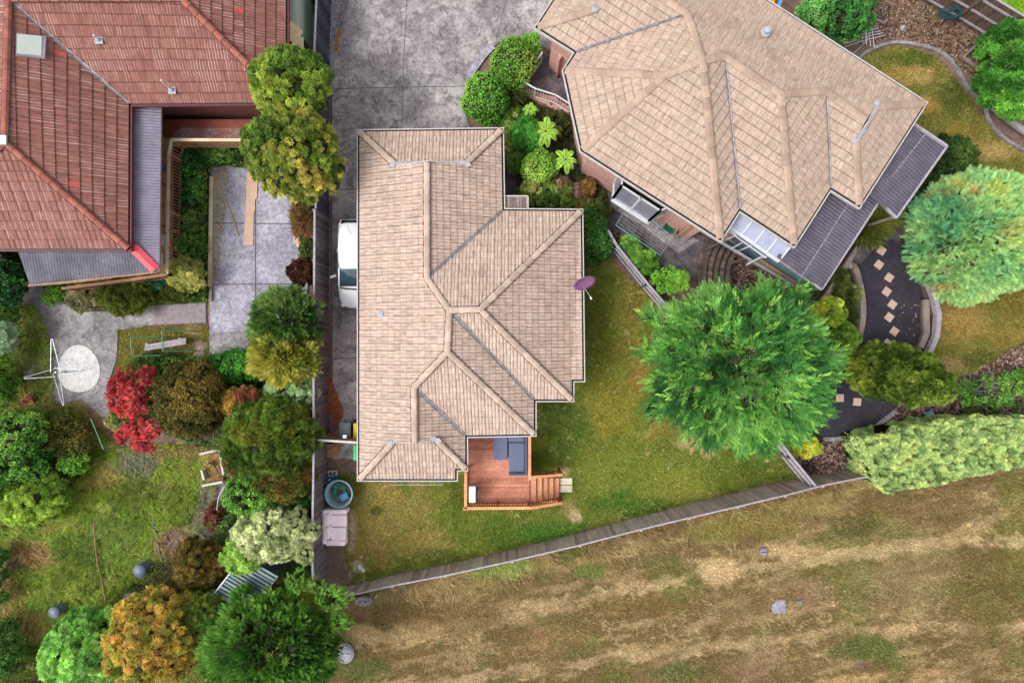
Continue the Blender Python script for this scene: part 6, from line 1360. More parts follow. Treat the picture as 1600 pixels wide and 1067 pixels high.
def plant(label, cat, px, py, rx, ry, h, cols, kind='leaf', n=6000, size=.10, lobes=18, lr=.36, name=None, zr=None, fill=.74, group=None, trunk=True, thick=.18, k=1.15, var=.22, cs=1.2, core=.72, extra=None, seed=None, up=.0, lob=None, mc=None, nl=26, cov=2.0, smooth=False):
    """px,py,rx,ry: crown centre and radii in the photograph; h: top height"""
    if px < 500 and py > 420: rx *= 1.07; ry *= 1.07
    global TREES; TREES += 1; r = np.random.default_rng(seed or 100 + TREES)
    if mc is None and kind in ('leaf', 'rosette', 'star', 'sprig'): mc = 0 if thick < .1 else {'leaf': .13, 'rosette': .13, 'star': .14, 'sprig': .14}[kind] * (.75 if rx < 28 else 1)
    if mc is None and kind in ('frond', 'fine'): mc, nl, cov = .20, 9, 2.2
    core = min(core, .80) if mc else core
    zr = zr or min(h * .5, (rx + ry) * .5 * mpp(h) * .95); zc = max(h - zr, zr * .25); s_ = mpp(zc); c = P(px, py, zc); R = (rx * s_, ry * s_, zr)
    base = (c.x, c.y, 0); t = thing(name or ('tree' if cat == 'tree' else 'shrub'), label, cat, base, group)
    L = sublobes(r, tuple(c), R, lobes, lr, fill=fill) if lob is None else np.array([(*P(a, b, z), q * mpp(z)) for a, b, z, q in lob])
    if extra is not None: L = np.concatenate([L, np.array([(*P(a, b, z), q * mpp(z)) for a, b, z, q in extra])])
    cr = Crown()
    if kind == 'ground':      # loose tufts standing in the grass
        a = r.uniform(0, 6.28, n); q = np.sqrt(r.random(n)) * (1 + .35 * (fbm(a * 8, a * 3, 6, 2, 5) - .5)); pos = np.stack([c.x + np.cos(a) * q * R[0], c.y + np.sin(a) * q * R[1], np.zeros(n)], 1)
        cr.scatter('tuft', pos, np.array([0, 0, 1.0]) + r.normal(0, .45, (n, 3)), r.normal(0, 1, (n, 3)), size * r.uniform(.5, 1.3, n), pal(r, cols, n, pos, cs, var, k)); core = 0
    else:
        if mc:
            area = 2 * math.pi * R[0] * R[1] * 1.25 + math.pi * (R[0] + R[1]) * zr * .4; nc = int(cov * area / (math.pi * mc * mc)); cp, cd, ci = on_lobes(r, L, nc, thick=thick, inside=.80); tone = (np.clip(r.normal(1, .16, len(cp)), .6, 1.45) * r.normal(1, .07, len(L))[ci])[:, None]
            ccol = pal(r, cols, len(cp), cp, cs, .05, k) * tone; rad = mc * r.uniform(.6, 1.35, len(cp)); j = np.repeat(np.arange(len(cp)), nl); m = len(j); off = rdir(r, m, -.35); off = off * (rad[j] * r.uniform(.55, 1.05, m))[:, None]; off[:, 2] *= .85
            pos = cp[j] + off; d = norm(norm(off) + .7 * cd[j]); col = ccol[j] * np.clip(r.normal(1, var, m), .5, 1.55)[:, None]
        else:
            pos, d, i = on_lobes(r, L, n, thick=thick); m = len(pos); col = pal(r, cols, m, pos, cs, var, k) * r.normal(1, .08, len(L))[i][:, None]
        s2 = size * r.uniform(.6, 1.4, m); tang = np.cross(d, r.normal(size=(m, 3)))
        if kind in ('leaf', 'rosette', 'star'):
            Z = norm(.55 * d + r.normal(0, .5, (m, 3)) + np.array([0, 0, .2])); cr.scatter(kind, pos, norm(np.cross(Z, r.normal(size=(m, 3)))), Z, s2, col)
        elif kind in ('tuft', 'sprig'): cr.scatter(kind, pos, norm(d + np.array([0, 0, up]) + r.normal(0, .35, (m, 3))), norm(tang), s2, col)
        else:      # feathery branch ends: each clump is a fan of flat sprays
            rr_ = pos - np.array([c.x, c.y, zc - zr * .6]); rr_[:, 2] *= .45; rr_ = norm(rr_); cr.scatter(kind, pos, norm(rr_ + .45 * d + r.normal(0, .3, (m, 3))), norm(d * .5 + np.array([0, 0, 1.0]) + r.normal(0, .35, (m, 3))), s2, col)
    if core: core_mesh(L, core, cr)
    cr.build('crown' if cat == 'tree' else 'foliage', t)
    if trunk: trunk_mesh(base, L, .05 + .025 * h if cat == 'tree' else .04, t, random.Random(TREES))
    return t

# ---- the pair of rounded olive-lime conifers by the left fence
CY1 = [(74, 112, 14), (116, 156, 22), (146, 182, 38), (176, 204, 56)]
plant('upper rounded lime green tree against the dark fence', 'tree', 457, 133, 66, 56, 5.2, [(62, 104, 14), (104, 142, 22), (140, 168, 32), (172, 190, 50)], 'rosette', 30000, .10, 46, .23, name='tree', core=.8, k=1.25, mc=.13, nl=22, cov=1.6)
plant('lower olive and yellow tipped tree hanging over the concrete pad and fence', 'tree', 458, 241, 79, 72, 5.6, [(70, 108, 14), (108, 138, 22), (146, 154, 36), (192, 172, 64)], 'rosette', 42000, .10, 56, .21, name='tree', core=.8, k=1.25, mc=.13, nl=22, cov=1.6, extra=[(528, 262, 3.6, 14), (520, 285, 3.4, 14), (480, 300, 3.4, 16)])
# ---- big bright conifer
def big_conifer():
    r = np.random.default_rng(77); h = 7.6; c = P(1157, 574, 4.2)
    t = thing('conifer_tree', 'huge bright green feathery conifer overhanging the dark path and the lawn fence', 'tree', (c.x, c.y, 0))
    R = 141 * mpp(4.2); N = 560; tips = []
    L = sublobes(r, (c.x, c.y, 3.4), (R, R * .90, 3.7), 70, .17, zmin=-.05, fill=.84)
    for e in [(1014, 547, 3.0, 12), (1016, 492, 3.0, 11), (1245, 464, 3.2, 16), (1195, 457, 3.2, 20), (1292, 560, 3, 18), (1192, 694, 3, 14), (1150, 690, 3, 14), (1020, 640, 3, 16), (1275, 640, 3.0, 16), (1040, 500, 3.2, 20), (1110, 468, 3.2, 18), (1235, 672, 2.6, 16), (1085, 660, 3, 20)]: L = np.concatenate([L, [(*P(e[0], e[1], e[2]), e[3] * mpp(e[2]))]])
    cr = Crown()
    # branch sprays: each clump of the canopy carries shoots that fan outwards
    pos, d, i = on_lobes(r, L, 4600, zmin=-.1, inside=.80, thick=.16); m = len(pos)
    ax = pos - np.array([c.x, c.y, 1.6]); ax[:, 2] *= .40; ax = norm(norm(ax) * .8 + .45 * d + r.normal(0, .42, (m, 3)))
    cols = [(28, 104, 44), (58, 142, 48), (92, 172, 58), (136, 200, 88)]
    base = pal(r, cols, m, pos, 1.0, .16, 1.1)
    young = r.random(m) < .10; base[young] = lin((160, 212, 92)) * 1.05
    side = norm(np.cross(ax, np.array([0, 0, 1.0]))); upv = np.cross(side, ax); bl = r.uniform(.28, .66, m)
    for k in range(11):   # shoots leave the branch on both sides, shorter towards its tip
        s = k / 10; sg = 1 if k % 2 else -1; p = pos + ax * (bl * (s - .45) * 1.3)[:, None]; X = norm(ax * (.75 + .5 * s) + side * (sg * (.75 - .55 * s)) + upv * .12 + r.normal(0, .13, (m, 3)))
        cr.scatter('frond', p, X, norm(upv + np.array([0, 0, .4]) + r.normal(0, .25, (m, 3))), bl * (.58 - .28 * s) * r.uniform(.7, 1.15, m), base * np.clip(r.normal(1, .17, m), .5, 1.5)[:, None])
    core_mesh(L, .66, cr); cr.build('crown', t); trunk_mesh((c.x, c.y, 0), L, .24, t, random.Random(1))
big_conifer()
# ---- pale blue-green round tree, right
def pale_tree():
    r = np.random.default_rng(78); c = P(1526, 368, 2.2); t = thing('round_tree', 'large dome shaped pale blue green tree by the charcoal verandah', 'tree', (c.x, c.y, 0)); R = 101 * mpp(2.2)
    R *= .91; L = np.concatenate([sublobes(r, (c.x, c.y, 1.8), (R, R * 1.09, 2.6), 60, .24, zmin=-.1, fill=.80), [(c.x, c.y, 1.6, R * .86)]]); pos, d, i = on_lobes(r, L, 15000, zmin=-.2, inside=.84, thick=.06); m = len(pos); cr = Crown()
    ax = norm(pos - np.array([c.x, c.y, 1.2])); cols = [(90, 158, 124), (130, 180, 120), (162, 196, 126), (184, 204, 130), (196, 200, 124)]
    # the crown turns from blue green on its house side to yellow green outside
    sx = (pos[:, 0] - c.x) / R; f = np.clip(.52 + .25 * sx + (fbm(pos[:, 0] * 10, pos[:, 1] * 10, 7, 3, 8) - .5) * .9 + r.normal(0, .08, m), 0, .999) * 4; a = np.floor(f).astype(int); tt = (f - a)[:, None]
    cl = np.array([lin(q) for q in cols]) * 1.3; col = cl[a] * (1 - tt) + cl[np.minimum(a + 1, 4)] * tt
    for (x, y, rr, cc, ml) in [(1536, 280, 12, (210, 190, 60), .9), (1565, 295, 14, (204, 200, 70), .8), (1505, 290, 10, (190, 170, 70), .8), (1541, 298, 7, (208, 110, 84), 1), (1525, 438, 9, (200, 96, 62), 1), (1535, 318, 7, (132, 110, 116), .9), (1570, 360, 18, (204, 190, 110), .8), (1520, 415, 6, (210, 170, 140), .8), (1518, 295, 7, (186, 104, 74), .7)]:
        q = P(x, y, 4.2); dd = np.hypot(pos[:, 0] - q.x, pos[:, 1] - q.y) / (rr * mpp(4.2)); w = (sstep(1.1, .6, dd) * ml * .55)[:, None]; w[pos[:, 2] < 1.8] = 0; col = col * (1 - w) + lin(cc) * w
    for k in range(3):
        X = norm(ax + r.normal(0, .38, (m, 3))); Z = norm(d + r.normal(0, .5, (m, 3))); cr.scatter('fine', pos + r.normal(0, .04, (m, 3)), X, Z, r.uniform(.24, .46, m), col * np.clip(r.normal(1, .22, m), .6, 1.4)[:, None])
    core_mesh(L, .86, cr); cr.build('crown', t); trunk_mesh((c.x, c.y, 0), L, .2, t, random.Random(1))
pale_tree()
# ---- olive conical conifer leaning out to the right
plant('dark olive conical conifer standing at the edge of the dark path', 'tree', 1398, 580, 84, 48, 4.6, [(54, 82, 8), (84, 114, 10), (120, 144, 14), (160, 172, 22)], 'sprig', 30000, .15, 10, .3, k=1.3, name='conifer_tree', core=.80, cs=.8,
      lob=[(1352, 570, .9, 28), (1356, 584, 1.0, 28), (1372, 562, 1.2, 26), (1372, 596, 1.3, 26), (1385, 582, 1.9, 36), (1405, 570, 2.5, 32), (1408, 598, 2.6, 30), (1428, 588, 3.1, 34), (1446, 600, 3.5, 26), (1462, 604, 3.9, 22), (1476, 608, 4.2, 13), (1486, 610, 4.4, 7), (1338, 580, .9, 18), (1440, 575, 2.9, 22), (1418, 612, 2.6, 20)])
# ---- clipped pale hedge, right
def hedge():
    r = np.random.default_rng(79); h = 2.3; top = [(1352, 686), (1400, 674), (1470, 659), (1540, 653), (1640, 656), (1640, 716), (1560, 734), (1480, 752), (1400, 766), (1392, 770), (1368, 750), (1362, 720)]
    c = P(1480, 705); t = thing('clipped_hedge', 'long clipped pale yellow green hedge along the fence at the right', 'hedge', (c.x, c.y, 0))
    W_ = [P(x, y, h) for x, y in top]; bot = [Vector((c.x + (q.x - c.x) * .96, c.y + (q.y - c.y) * .9, 0)) for q in W_]
    xs = [q.x for q in W_]; ys = [q.y for q in W_]; N = 90000; qx = r.uniform(min(xs), max(xs), N); qy = r.uniform(min(ys), max(ys), N); k = inpoly(qx, qy, [(q.x, q.y) for q in W_]); qx, qy = qx[k], qy[k]
    z = h + (fbm(qx * 10, qy * 10, 7, 4, 3) - .5) * .7 - r.random(len(qx)) * .14; g_ = fbm(qx * 10, qy * 10, 2.2, 2, 31); z -= sstep(.45, .66, g_) * .38
    pos = np.stack([qx, qy, z], 1); d = np.tile([0, 0, 1.0], (len(qx), 1))
    n = len(W_); per = []; dd_ = []
    for i in range(n):
        a, b, a0, b0 = W_[i], W_[(i + 1) % n], bot[i], bot[(i + 1) % n]; L = (b - a).length; m = int(L * h * 260); s = r.random(m); v = r.random(m)
        p = np.array(a0)[None] * ((1 - s) * (1 - v))[:, None] + np.array(b0)[None] * (s * (1 - v))[:, None] + np.array(a)[None] * ((1 - s) * v)[:, None] + np.array(b)[None] * (s * v)[:, None]
        e = (b - a).normalized(); nn = Vector((e.y, -e.x, 0)); nn = nn if (a - c).dot(nn) > 0 else -nn; p = p + np.array(nn)[None] * ((fbm(p[:, 0] * 10 + p[:, 2] * 6, p[:, 1] * 10 + p[:, 2] * 5, 6, 3, 4) - .5) * .6)[:, None]; per.append(p); dd_.append(np.tile(np.array(nn) + [0, 0, .3], (m, 1)))
    pos = np.concatenate([pos] + per); d = norm(np.concatenate([d] + dd_)); m = len(pos); cr = Crown(); col = pal(r, [(112, 150, 84), (140, 176, 98), (160, 192, 110), (178, 202, 118), (190, 206, 110)], m, pos, .35, .26, 1.22)
    cr.scatter('rosette', pos, norm(np.cross(d, r.normal(size=(m, 3)))), norm(d * .7 + r.normal(0, .6, (m, 3))), r.uniform(.05, .10, m), col); cr.build('foliage', t)
    MB().prism([(c.x + (q.x - c.x) * .97, c.y + (q.y - c.y) * .92) for q in W_], 0, h - .55).build('inner_branches', M['core'], t)  # solid dark filler, the hedge's inner shade put into its colour
hedge()
# ---- clipped balls and entry planting between the houses
BOX = [(52, 128, 14), (84, 164, 22), (118, 192, 30), (150, 212, 52)]
plant('clipped round green shrub on the left beside the driveway', 'shrub', 758, 156, 36, 40, 2.0, BOX, 'leaf', 15000, .085, 30, .40, fill=.64, core=.88, cs=2, zr=1.05, thick=.06)
plant('clipped round shrub nearest the porch railing', 'shrub', 800, 101, 37, 38, 2.2, [(54, 116, 12), (88, 152, 20), (120, 180, 30), (156, 196, 52)], 'leaf', 15000, .085, 30, .40, fill=.64, core=.88, cs=2, zr=1.1, thick=.06)
plant('small clipped shrub at the top of the porch planting', 'shrub', 828, 70, 18, 15, 1.6, BOX, 'leaf', 6000, .075, 10, .5, fill=.6, core=.9, zr=.55)
plant('lime green clipped round shrub between the two tan roofs', 'shrub', 843, 262, 30, 28, 1.7, [(84, 150, 18), (118, 184, 26), (150, 208, 42), (176, 222, 66)], 'leaf', 11000, .08, 24, .40, fill=.64, core=.88, zr=.85, thick=.06)
plant('bright emerald bushy shrub above the lime green ball', 'shrub', 822, 210, 22, 25, 1.5, [(34, 124, 24), (56, 158, 32), (84, 188, 48)], 'rosette', 9000, .09, 18, .38)
FL = [(44, 92, 22), (72, 124, 30), (104, 150, 44), (196, 196, 96)]
plant('mixed flowering shrub at the corner of the middle roof', 'shrub', 800, 200, 22, 38, 1.0, FL, 'rosette', 9000, .09, 22, .36, trunk=False)
plant('low yellow flecked shrub below the two big round shrubs', 'shrub', 806, 240, 18, 36, .9, FL, 'rosette', 7000, .085, 18, .4, trunk=False)
plant('white flowered green shrub beside the porch slats', 'shrub', 843, 304, 34, 24, .9, FL, 'rosette', 9000, .09, 24, .38, trunk=False)
plant('brown green fern shrub between the two clipped balls', 'shrub', 792, 140, 18, 26, 1.0, [(70, 84, 28), (96, 104, 40), (120, 116, 56)], 'frond', 420, .4, 12, .4, trunk=False)
plant('pinkish brown barberry on the bark bed', 'shrub', 877, 288, 11, 13, .7, [(136, 92, 84), (160, 120, 110), (180, 140, 128)], 'rosette', 2600, .06, 10, .45, trunk=False)
plant('pale mauve brown barberry below the pinkish one', 'shrub', 898, 300, 11, 13, .7, [(130, 100, 98), (156, 124, 120), (170, 140, 134)], 'rosette', 2600, .06, 10, .45, trunk=False)
plant('orange brown shrub near the angled brick wall', 'shrub', 916, 293, 11, 14, .8, [(112, 82, 30), (146, 104, 40), (170, 126, 56)], 'rosette', 2600, .06, 10, .45, trunk=False)
plant('olive green shrub on the bark bed by the house corner', 'shrub', 884, 306, 14, 22, .8, [(74, 100, 26), (104, 126, 36), (120, 128, 40)], 'rosette', 4000, .07, 12, .4, trunk=False)
plant('olive brown low shrub beside the picket rail', 'shrub', 916, 325, 20, 14, .7, [(84, 84, 30), (112, 110, 40), (136, 122, 50)], 'rosette', 4000, .07, 12, .4, trunk=False)
plant('leafy shrub against the right eave of the middle house, upper', 'shrub', 922, 350, 22, 22, 1.6, [(24, 74, 18), (46, 106, 26), (74, 134, 36)], 'leaf', 7000, .13, 16, .38)
plant('leafy shrub against the right eave of the middle house, lower', 'shrub', 930, 384, 24, 26, 1.5, [(24, 78, 18), (44, 112, 28), (84, 146, 44)], 'leaf', 8000, .13, 16, .38)
plant('olive shrub beside the rail fence on the patio corner', 'shrub', 940, 330, 14, 16, .9, [(70, 88, 24), (104, 118, 34)], 'leaf', 3000, .09, 10, .4, trunk=False)
plant('low dark green ground cover behind the porch wall', 'shrub', 870, 195, 30, 20, .5, [(44, 62, 22), (66, 84, 28), (84, 94, 40)], 'leaf', 4500, .09, 14, .38, trunk=False)
plant('small mid green shrub left of the teal clothesline fence', 'shrub', 984, 385, 18, 15, 1.0, [(42, 104, 28), (70, 142, 38), (108, 168, 56)], 'rosette', 6000, .08, 16, .4)
plant('bright green shrub beside the rail fence and patio', 'shrub', 1006, 410, 21, 18, 1.2, [(72, 140, 20), (108, 176, 28), (150, 200, 48)], 'rosette', 8000, .08, 16, .4)
plant('lime green billowing dwarf conifer above the huge conifer', 'shrub', 1046, 438, 31, 17, 1.5, [(84, 160, 20), (124, 200, 32), (160, 222, 56)], 'sprig', 12000, .10, 22, .34, core=.86)
# tree ferns
def fern(px, py, R, h, n, label, cols, seed):
    r = np.random.default_rng(seed); c = P(px, py, h); t = thing('tree_fern', label, 'fern', (c.x, c.y, 0), 'tree ferns in the bed between the houses'); cr = Crown(); Rm = R * mpp(h)
    for k in range(n):
        a = 2 * math.pi * (k + r.uniform(-.2, .2)) / n; L = Rm * r.uniform(.85, 1.1); S = 22; s = np.linspace(.08, 1, S); ca, sa = math.cos(a), math.sin(a)
        ctr = np.stack([c.x + ca * s * L, c.y + sa * s * L, h + .18 * np.sin(s * 2.4) - .35 * s ** 2], 1); wd = L * .20 * np.sin(np.clip(s * 1.02, 0, 1) * math.pi * .96 + .12) ** .7
        for sg in (-1, 1):
            X = np.tile([-sa * sg + ca * .45, ca * sg + sa * .45, -.12], (S, 1)); col = pal(r, cols, S, None, 1, .12, 1.1); cr.scatter('leaf', ctr, X, np.tile([0, 0, 1.0], (S, 1)) + r.normal(0, .15, (S, 3)), wd * 1.2, col)
    cr.build('fronds', t); MB().tube([(c.x, c.y, 0), (c.x, c.y, h)], .07, 8).build('stem', M['bark'], t)
FC = [(120, 180, 34), (150, 206, 44), (178, 220, 70)]
fern(829, 171, 13, 1.0, 8, 'small lime tree fern nearest the porch railing', FC, 1); fern(853, 205, 24, 1.3, 9, 'upper large tree fern between the emerald shrub and the house wall', FC, 2); fern(884, 249, 21, 1.3, 8, 'lower tree fern beside the corner of the right roof', FC, 3); fern(870, 204, 12, .7, 7, 'dull brown green tree fern half behind the large one', [(92, 110, 40), (120, 132, 54)], 4)
# ---- shrubs near the conservatory and dark path
YG = [(120, 160, 14), (170, 200, 20), (214, 222, 40), (232, 226, 70)]
plant('golden yellow dwarf conifer beside the curved sleeper bed', 'shrub', 1296, 487, 25, 19, 1.8, YG, 'sprig', 9000, .12, 16, .36, core=.84)
plant('yellow green shrub on the lower curve of the sleeper bed', 'shrub', 1317, 528, 18, 22, 1.5, [(100, 150, 16), (142, 180, 24), (186, 204, 34)], 'sprig', 8000, .12, 14, .36, core=.84)
plant('golden shrub under the lower edge of the huge conifer', 'shrub', 1252, 698, 30, 13, 1.0, YG, 'sprig', 7000, .12, 16, .34, core=.84)
for i, (x, y, rx, ry) in enumerate([(1312, 436, 12, 14), (1322, 462, 14, 18), (1322, 492, 12, 16), (1308, 462, 11, 16)]):
    plant('speckled yellow green strappy planting in the curved sleeper bed, %s' % ['top clump', 'middle right clump', 'lowest clump', 'middle left clump'][i], 'plant', x, y, rx, ry, .55, [(56, 72, 44), (92, 112, 48), (150, 160, 60)], 'sprig', 2400, .17, 12, .4, name='strappy_plant', trunk=False, group='planting in the curved sleeper bed', core=.5)
plant('strappy yellow flax tucked under the notch of the verandah roof', 'plant', 1372, 338, 20, 13, 1.3, [(96, 112, 24), (140, 146, 36), (190, 178, 60)], 'tuft', 500, .55, 8, .4, name='flax_plant', trunk=False, core=.5)
plant('dark olive flax on the corner of the concrete apron', 'plant', 1354, 362, 15, 14, 1.0, [(60, 80, 26), (96, 110, 34), (150, 150, 50)], 'tuft', 420, .5, 8, .4, name='flax_plant', trunk=False, core=.5)
plant('dark green shrub mass beside the charcoal verandah roof', 'shrub', 1482, 250, 36, 36, 1.6, [(26, 56, 14), (44, 80, 20), (70, 104, 30)], 'leaf', 12000, .11, 22, .34)
plant('narrow dark green shrub between verandah and pale tree', 'shrub', 1440, 318, 26, 48, 1.4, [(22, 54, 16), (38, 78, 22), (60, 100, 34)], 'leaf', 11000, .11, 22, .34)
plant('dark shrub below the corner of the raised balcony', 'shrub', 1262, 448, 22, 14, 1.0, [(30, 56, 14), (52, 84, 22), (80, 110, 30)], 'leaf', 5000, .11, 14, .36)
# top right
plant('deep green bushy tree touching the upper roof edge', 'tree', 1303, 22, 62, 50, 3.2, [(34, 110, 38), (54, 142, 48), (86, 168, 68), (112, 186, 88)], 'leaf', 30000, .11, 40, .26, core=.86)
plant('glossy bright green tree on the right edge below the fence', 'tree', 1588, 112, 68, 72, 3.6, [(34, 108, 12), (66, 148, 20), (108, 182, 30), (142, 206, 44)], 'star', 12000, .19, 40, .27, core=.84)
# lower right twiggy shrub
plant('sparse grey twigged shrub with bright leaves above the hedge', 'shrub', 1545, 612, 62, 28, 1.3, [(62, 122, 32), (94, 152, 44), (126, 174, 60)], 'leaf', 3600, .12, 24, .22, core=0, cov=.45, nl=20)
plant('low green shrub on the right edge above the hedge', 'shrub', 1588, 592, 26, 16, .9, [(52, 112, 30), (80, 144, 44)], 'leaf', 2400, .12, 12, .26, core=0, cov=.7, nl=20)
t = thing('bare_shrub', 'tangle of bare pale grey twigs next to the olive conifer', 'shrub', P(1515, 610)); m = MB(); r_ = random.Random(6)
for k in range(40):
    a = r_.uniform(0, 6.28); c = P(1520 + r_.uniform(-30, 40), 608 + r_.uniform(-14, 14), .1); L = r_.uniform(.5, 1.3); q1_ = c + Vector((math.cos(a) * L * .5, math.sin(a) * L * .5, .5)); m.tube([c, q1_, q1_ + Vector((math.cos(a + .6) * L * .5, math.sin(a + .6) * L * .5, .25))], .018, 4, r2=.007)
m.build('twigs', simple('pale_twig', C(178, 172, 168), C(150, 144, 140), 6, .9), t)

# ---------------- left house garden
G1_ = [(26, 84, 22), (46, 122, 34), (80, 154, 44)]
for i, (x, y, rx, ry, cc) in enumerate([(300, 262, 20, 26, G1_), (345, 243, 34, 13, [(48, 104, 26), (84, 138, 38), (112, 152, 50)]), (304, 305, 19, 24, G1_), (301, 345, 20, 24, [(44, 90, 28), (96, 132, 44), (150, 168, 76)]), (300, 385, 21, 22, [(52, 110, 28), (104, 154, 44), (160, 186, 84)])]):
    plant('green shrub in bed between balustrade and pad, ' + ['upper corner clump', 'clump along the top of the pad', 'second clump down', 'pale speckled third clump', 'lowest clump'][i], 'shrub', x, y, rx, ry, 1.0, cc, 'leaf', 8500, .095, 20, .36, trunk=False, group='shrubs in the bed beside the concrete pad')
plant('cream yellow variegated bush beside the pad corner', 'shrub', 293, 428, 26, 23, 1.5, [(140, 150, 60), (190, 192, 90), (214, 210, 122)], 'rosette', 11000, .085, 22, .34)
plant('teal green shrub under the verandah corner', 'shrub', 250, 436, 26, 15, 1.0, [(30, 84, 50), (56, 116, 74), (70, 130, 60)], 'leaf', 6000, .10, 14, .36)
plant('olive yellow feathery shrub in front of the pale verandah', 'shrub', 200, 462, 42, 25, 1.3, [(74, 92, 16), (112, 126, 24), (150, 156, 40)], 'sprig', 14000, .13, 26, .30)
plant('olive weedy shrub at the right end of the front bed', 'shrub', 275, 455, 36, 14, .7, [(84, 98, 28), (118, 128, 40), (140, 140, 60)], 'sprig', 6000, .10, 18, .32, trunk=False)
plant('pale beige green flowering shrub over the curved path', 'shrub', 134, 466, 26, 18, 1.0, [(122, 124, 84), (164, 160, 116), (196, 190, 150)], 'rosette', 9000, .07, 20, .34)
plant('bright lime creeping shrub beside the curved path', 'shrub', 88, 461, 19, 12, .6, [(84, 146, 20), (118, 178, 30)], 'leaf', 4000, .08, 12, .36, trunk=False)
plant('dark green bush on the left edge beside the verandah roof', 'tree', 14, 432, 30, 42, 2.4, [(16, 70, 24), (28, 98, 36), (48, 122, 46)], 'leaf', 15000, .12, 26, .32)
plant('yellow green bush on the left edge above the pale hebe', 'shrub', 6, 478, 22, 30, 1.8, [(44, 100, 16), (92, 144, 24)], 'leaf', 8000, .11, 14, .34)
plant('whitish green variegated bush on the left edge', 'shrub', 6, 524, 19, 26, 1.8, [(120, 170, 130), (164, 200, 158), (190, 214, 178)], 'rosette', 9000, .10, 16, .34)
plant('bright yellow green shrub below the whitish bush on the left edge', 'shrub', 4, 588, 22, 42, 2.0, [(60, 120, 12), (110, 164, 20), (150, 190, 36)], 'leaf', 14000, .11, 24, .32)
plant('deep green tree in the left garden below the lawn pot', 'tree', 30, 700, 52, 56, 2.8, [(30, 86, 18), (58, 124, 28), (94, 156, 40), (128, 180, 52)], 'leaf', 26000, .12, 42, .24, k=1.3, name='tree', core=.84)
plant('brownish olive shrub between the deep green tree and garden steps', 'shrub', 104, 684, 42, 30, 1.6, [(70, 76, 14), (104, 104, 22), (132, 118, 34)], 'leaf', 14000, .09, 28, .28)
plant('large yellow green spreading shrub at the lower left', 'shrub', 50, 776, 66, 40, 2.0, [(76, 124, 14), (118, 162, 24), (152, 188, 40), (174, 204, 60)], 'rosette', 26000, .11, 44, .24, core=.86)
plant('small round light green shrub right of the brownish shrub', 'shrub', 118, 718, 20, 18, 1.3, [(86, 148, 20), (120, 180, 34), (148, 198, 54)], 'leaf', 8000, .085, 16, .36)
plant('dark green shrub on the left edge beside the weeds', 'tree', 4, 738, 20, 36, 2.0, [(36, 92, 20), (64, 126, 34)], 'leaf', 7000, .11, 14, .34)
# red maple
t = plant('crimson leaved maple over the garden steps', 'tree', 214, 640, 40, 66, 2.6, [(150, 34, 44), (186, 46, 56), (204, 64, 68), (214, 100, 96)], 'star', 22000, .075, 10, .3, name='maple_tree', core=.30, k=1.3, cov=.8, nl=15,
          lob=[(186, 600, 2.0, 12), (198, 588, 2.2, 13), (188, 628, 2.0, 14), (205, 612, 2.4, 16), (228, 590, 2.2, 14), (218, 600, 2.1, 12), (200, 638, 2.3, 14), (222, 632, 2.0, 12), (215, 668, 2.0, 14), (236, 668, 2.0, 13), (204, 672, 1.8, 11), (228, 690, 2.0, 14), (216, 694, 1.8, 9), (190, 682, 1.5, 8), (178, 614, 1.9, 8), (234, 580, 2.0, 9)])
plant('pale yellow weedy shrub beneath the crimson maple', 'shrub', 196, 655, 22, 22, .8, [(150, 150, 70), (180, 170, 100), (110, 140, 50)], 'rosette', 4500, .07, 14, .36, trunk=False)
plant('light green climber between the maple and the bronze tree', 'shrub', 247, 622, 12, 34, 1.3, [(44, 116, 40), (90, 156, 60), (130, 180, 90)], 'leaf', 4500, .10, 14, .34, trunk=False)
plant('rough green weeds below the metal frame', 'shrub', 245, 572, 48, 16, .6, [(74, 104, 30), (110, 132, 50), (130, 140, 60)], 'sprig', 6000, .12, 22, .3, trunk=False)
plant('bronze brown rounded tree left of the olive conifers', 'tree', 303, 622, 56, 56, 3.0, [(70, 70, 12), (94, 88, 16), (118, 102, 24), (146, 124, 34)], 'leaf', 30000, .10, 44, .24, core=.84, cov=3.0, var=.18)
plant('vivid green fern like shrub below the concrete pad', 'shrub', 378, 572, 46, 24, 1.6, [(30, 118, 14), (58, 152, 22), (96, 182, 36)], 'leaf', 14000, .10, 28, .28)
plant('dark green conifer with pale tips over the pad edge', 'tree', 452, 498, 46, 44, 3.2, [(34, 76, 18), (58, 106, 26), (84, 132, 40), (120, 150, 70)], 'fine', 3400, .24, 34, .26, mc=.17, nl=16, cov=2.4, up=.1, extra=[(408, 516, 1.6, 14), (486, 480, 2.2, 12)])
plant('olive gold feathery conifer below the dark green one', 'tree', 447, 556, 50, 36, 3.2, [(88, 104, 12), (124, 136, 20), (162, 162, 34), (186, 176, 50)], 'fine', 3200, .26, 32, .26, mc=.17, nl=16, cov=2.4, up=.1)
plant('whitish mint shrub against the fence', 'shrub', 456, 610, 42, 30, 2.4, [(120, 170, 110), (166, 206, 144), (196, 222, 170)], 'rosette', 15000, .085, 30, .28)
plant('large mixed olive green tree with orange shoots beside the fence', 'tree', 428, 676, 70, 64, 3.4, [(60, 96, 16), (88, 124, 24), (116, 148, 30), (134, 138, 32)], 'sprig', 34000, .17, 46, .24, core=.84)
plant('golden orange shrub on the left of the mixed olive tree', 'shrub', 366, 628, 20, 18, 2.2, [(176, 140, 50), (206, 160, 62), (204, 120, 70)], 'rosette', 6000, .08, 14, .36)
plant('dusky red tipped shrub above the mixed olive tree', 'shrub', 386, 618, 16, 12, 2.6, [(150, 70, 50), (176, 92, 66), (140, 100, 50)], 'rosette', 4000, .08, 12, .36)
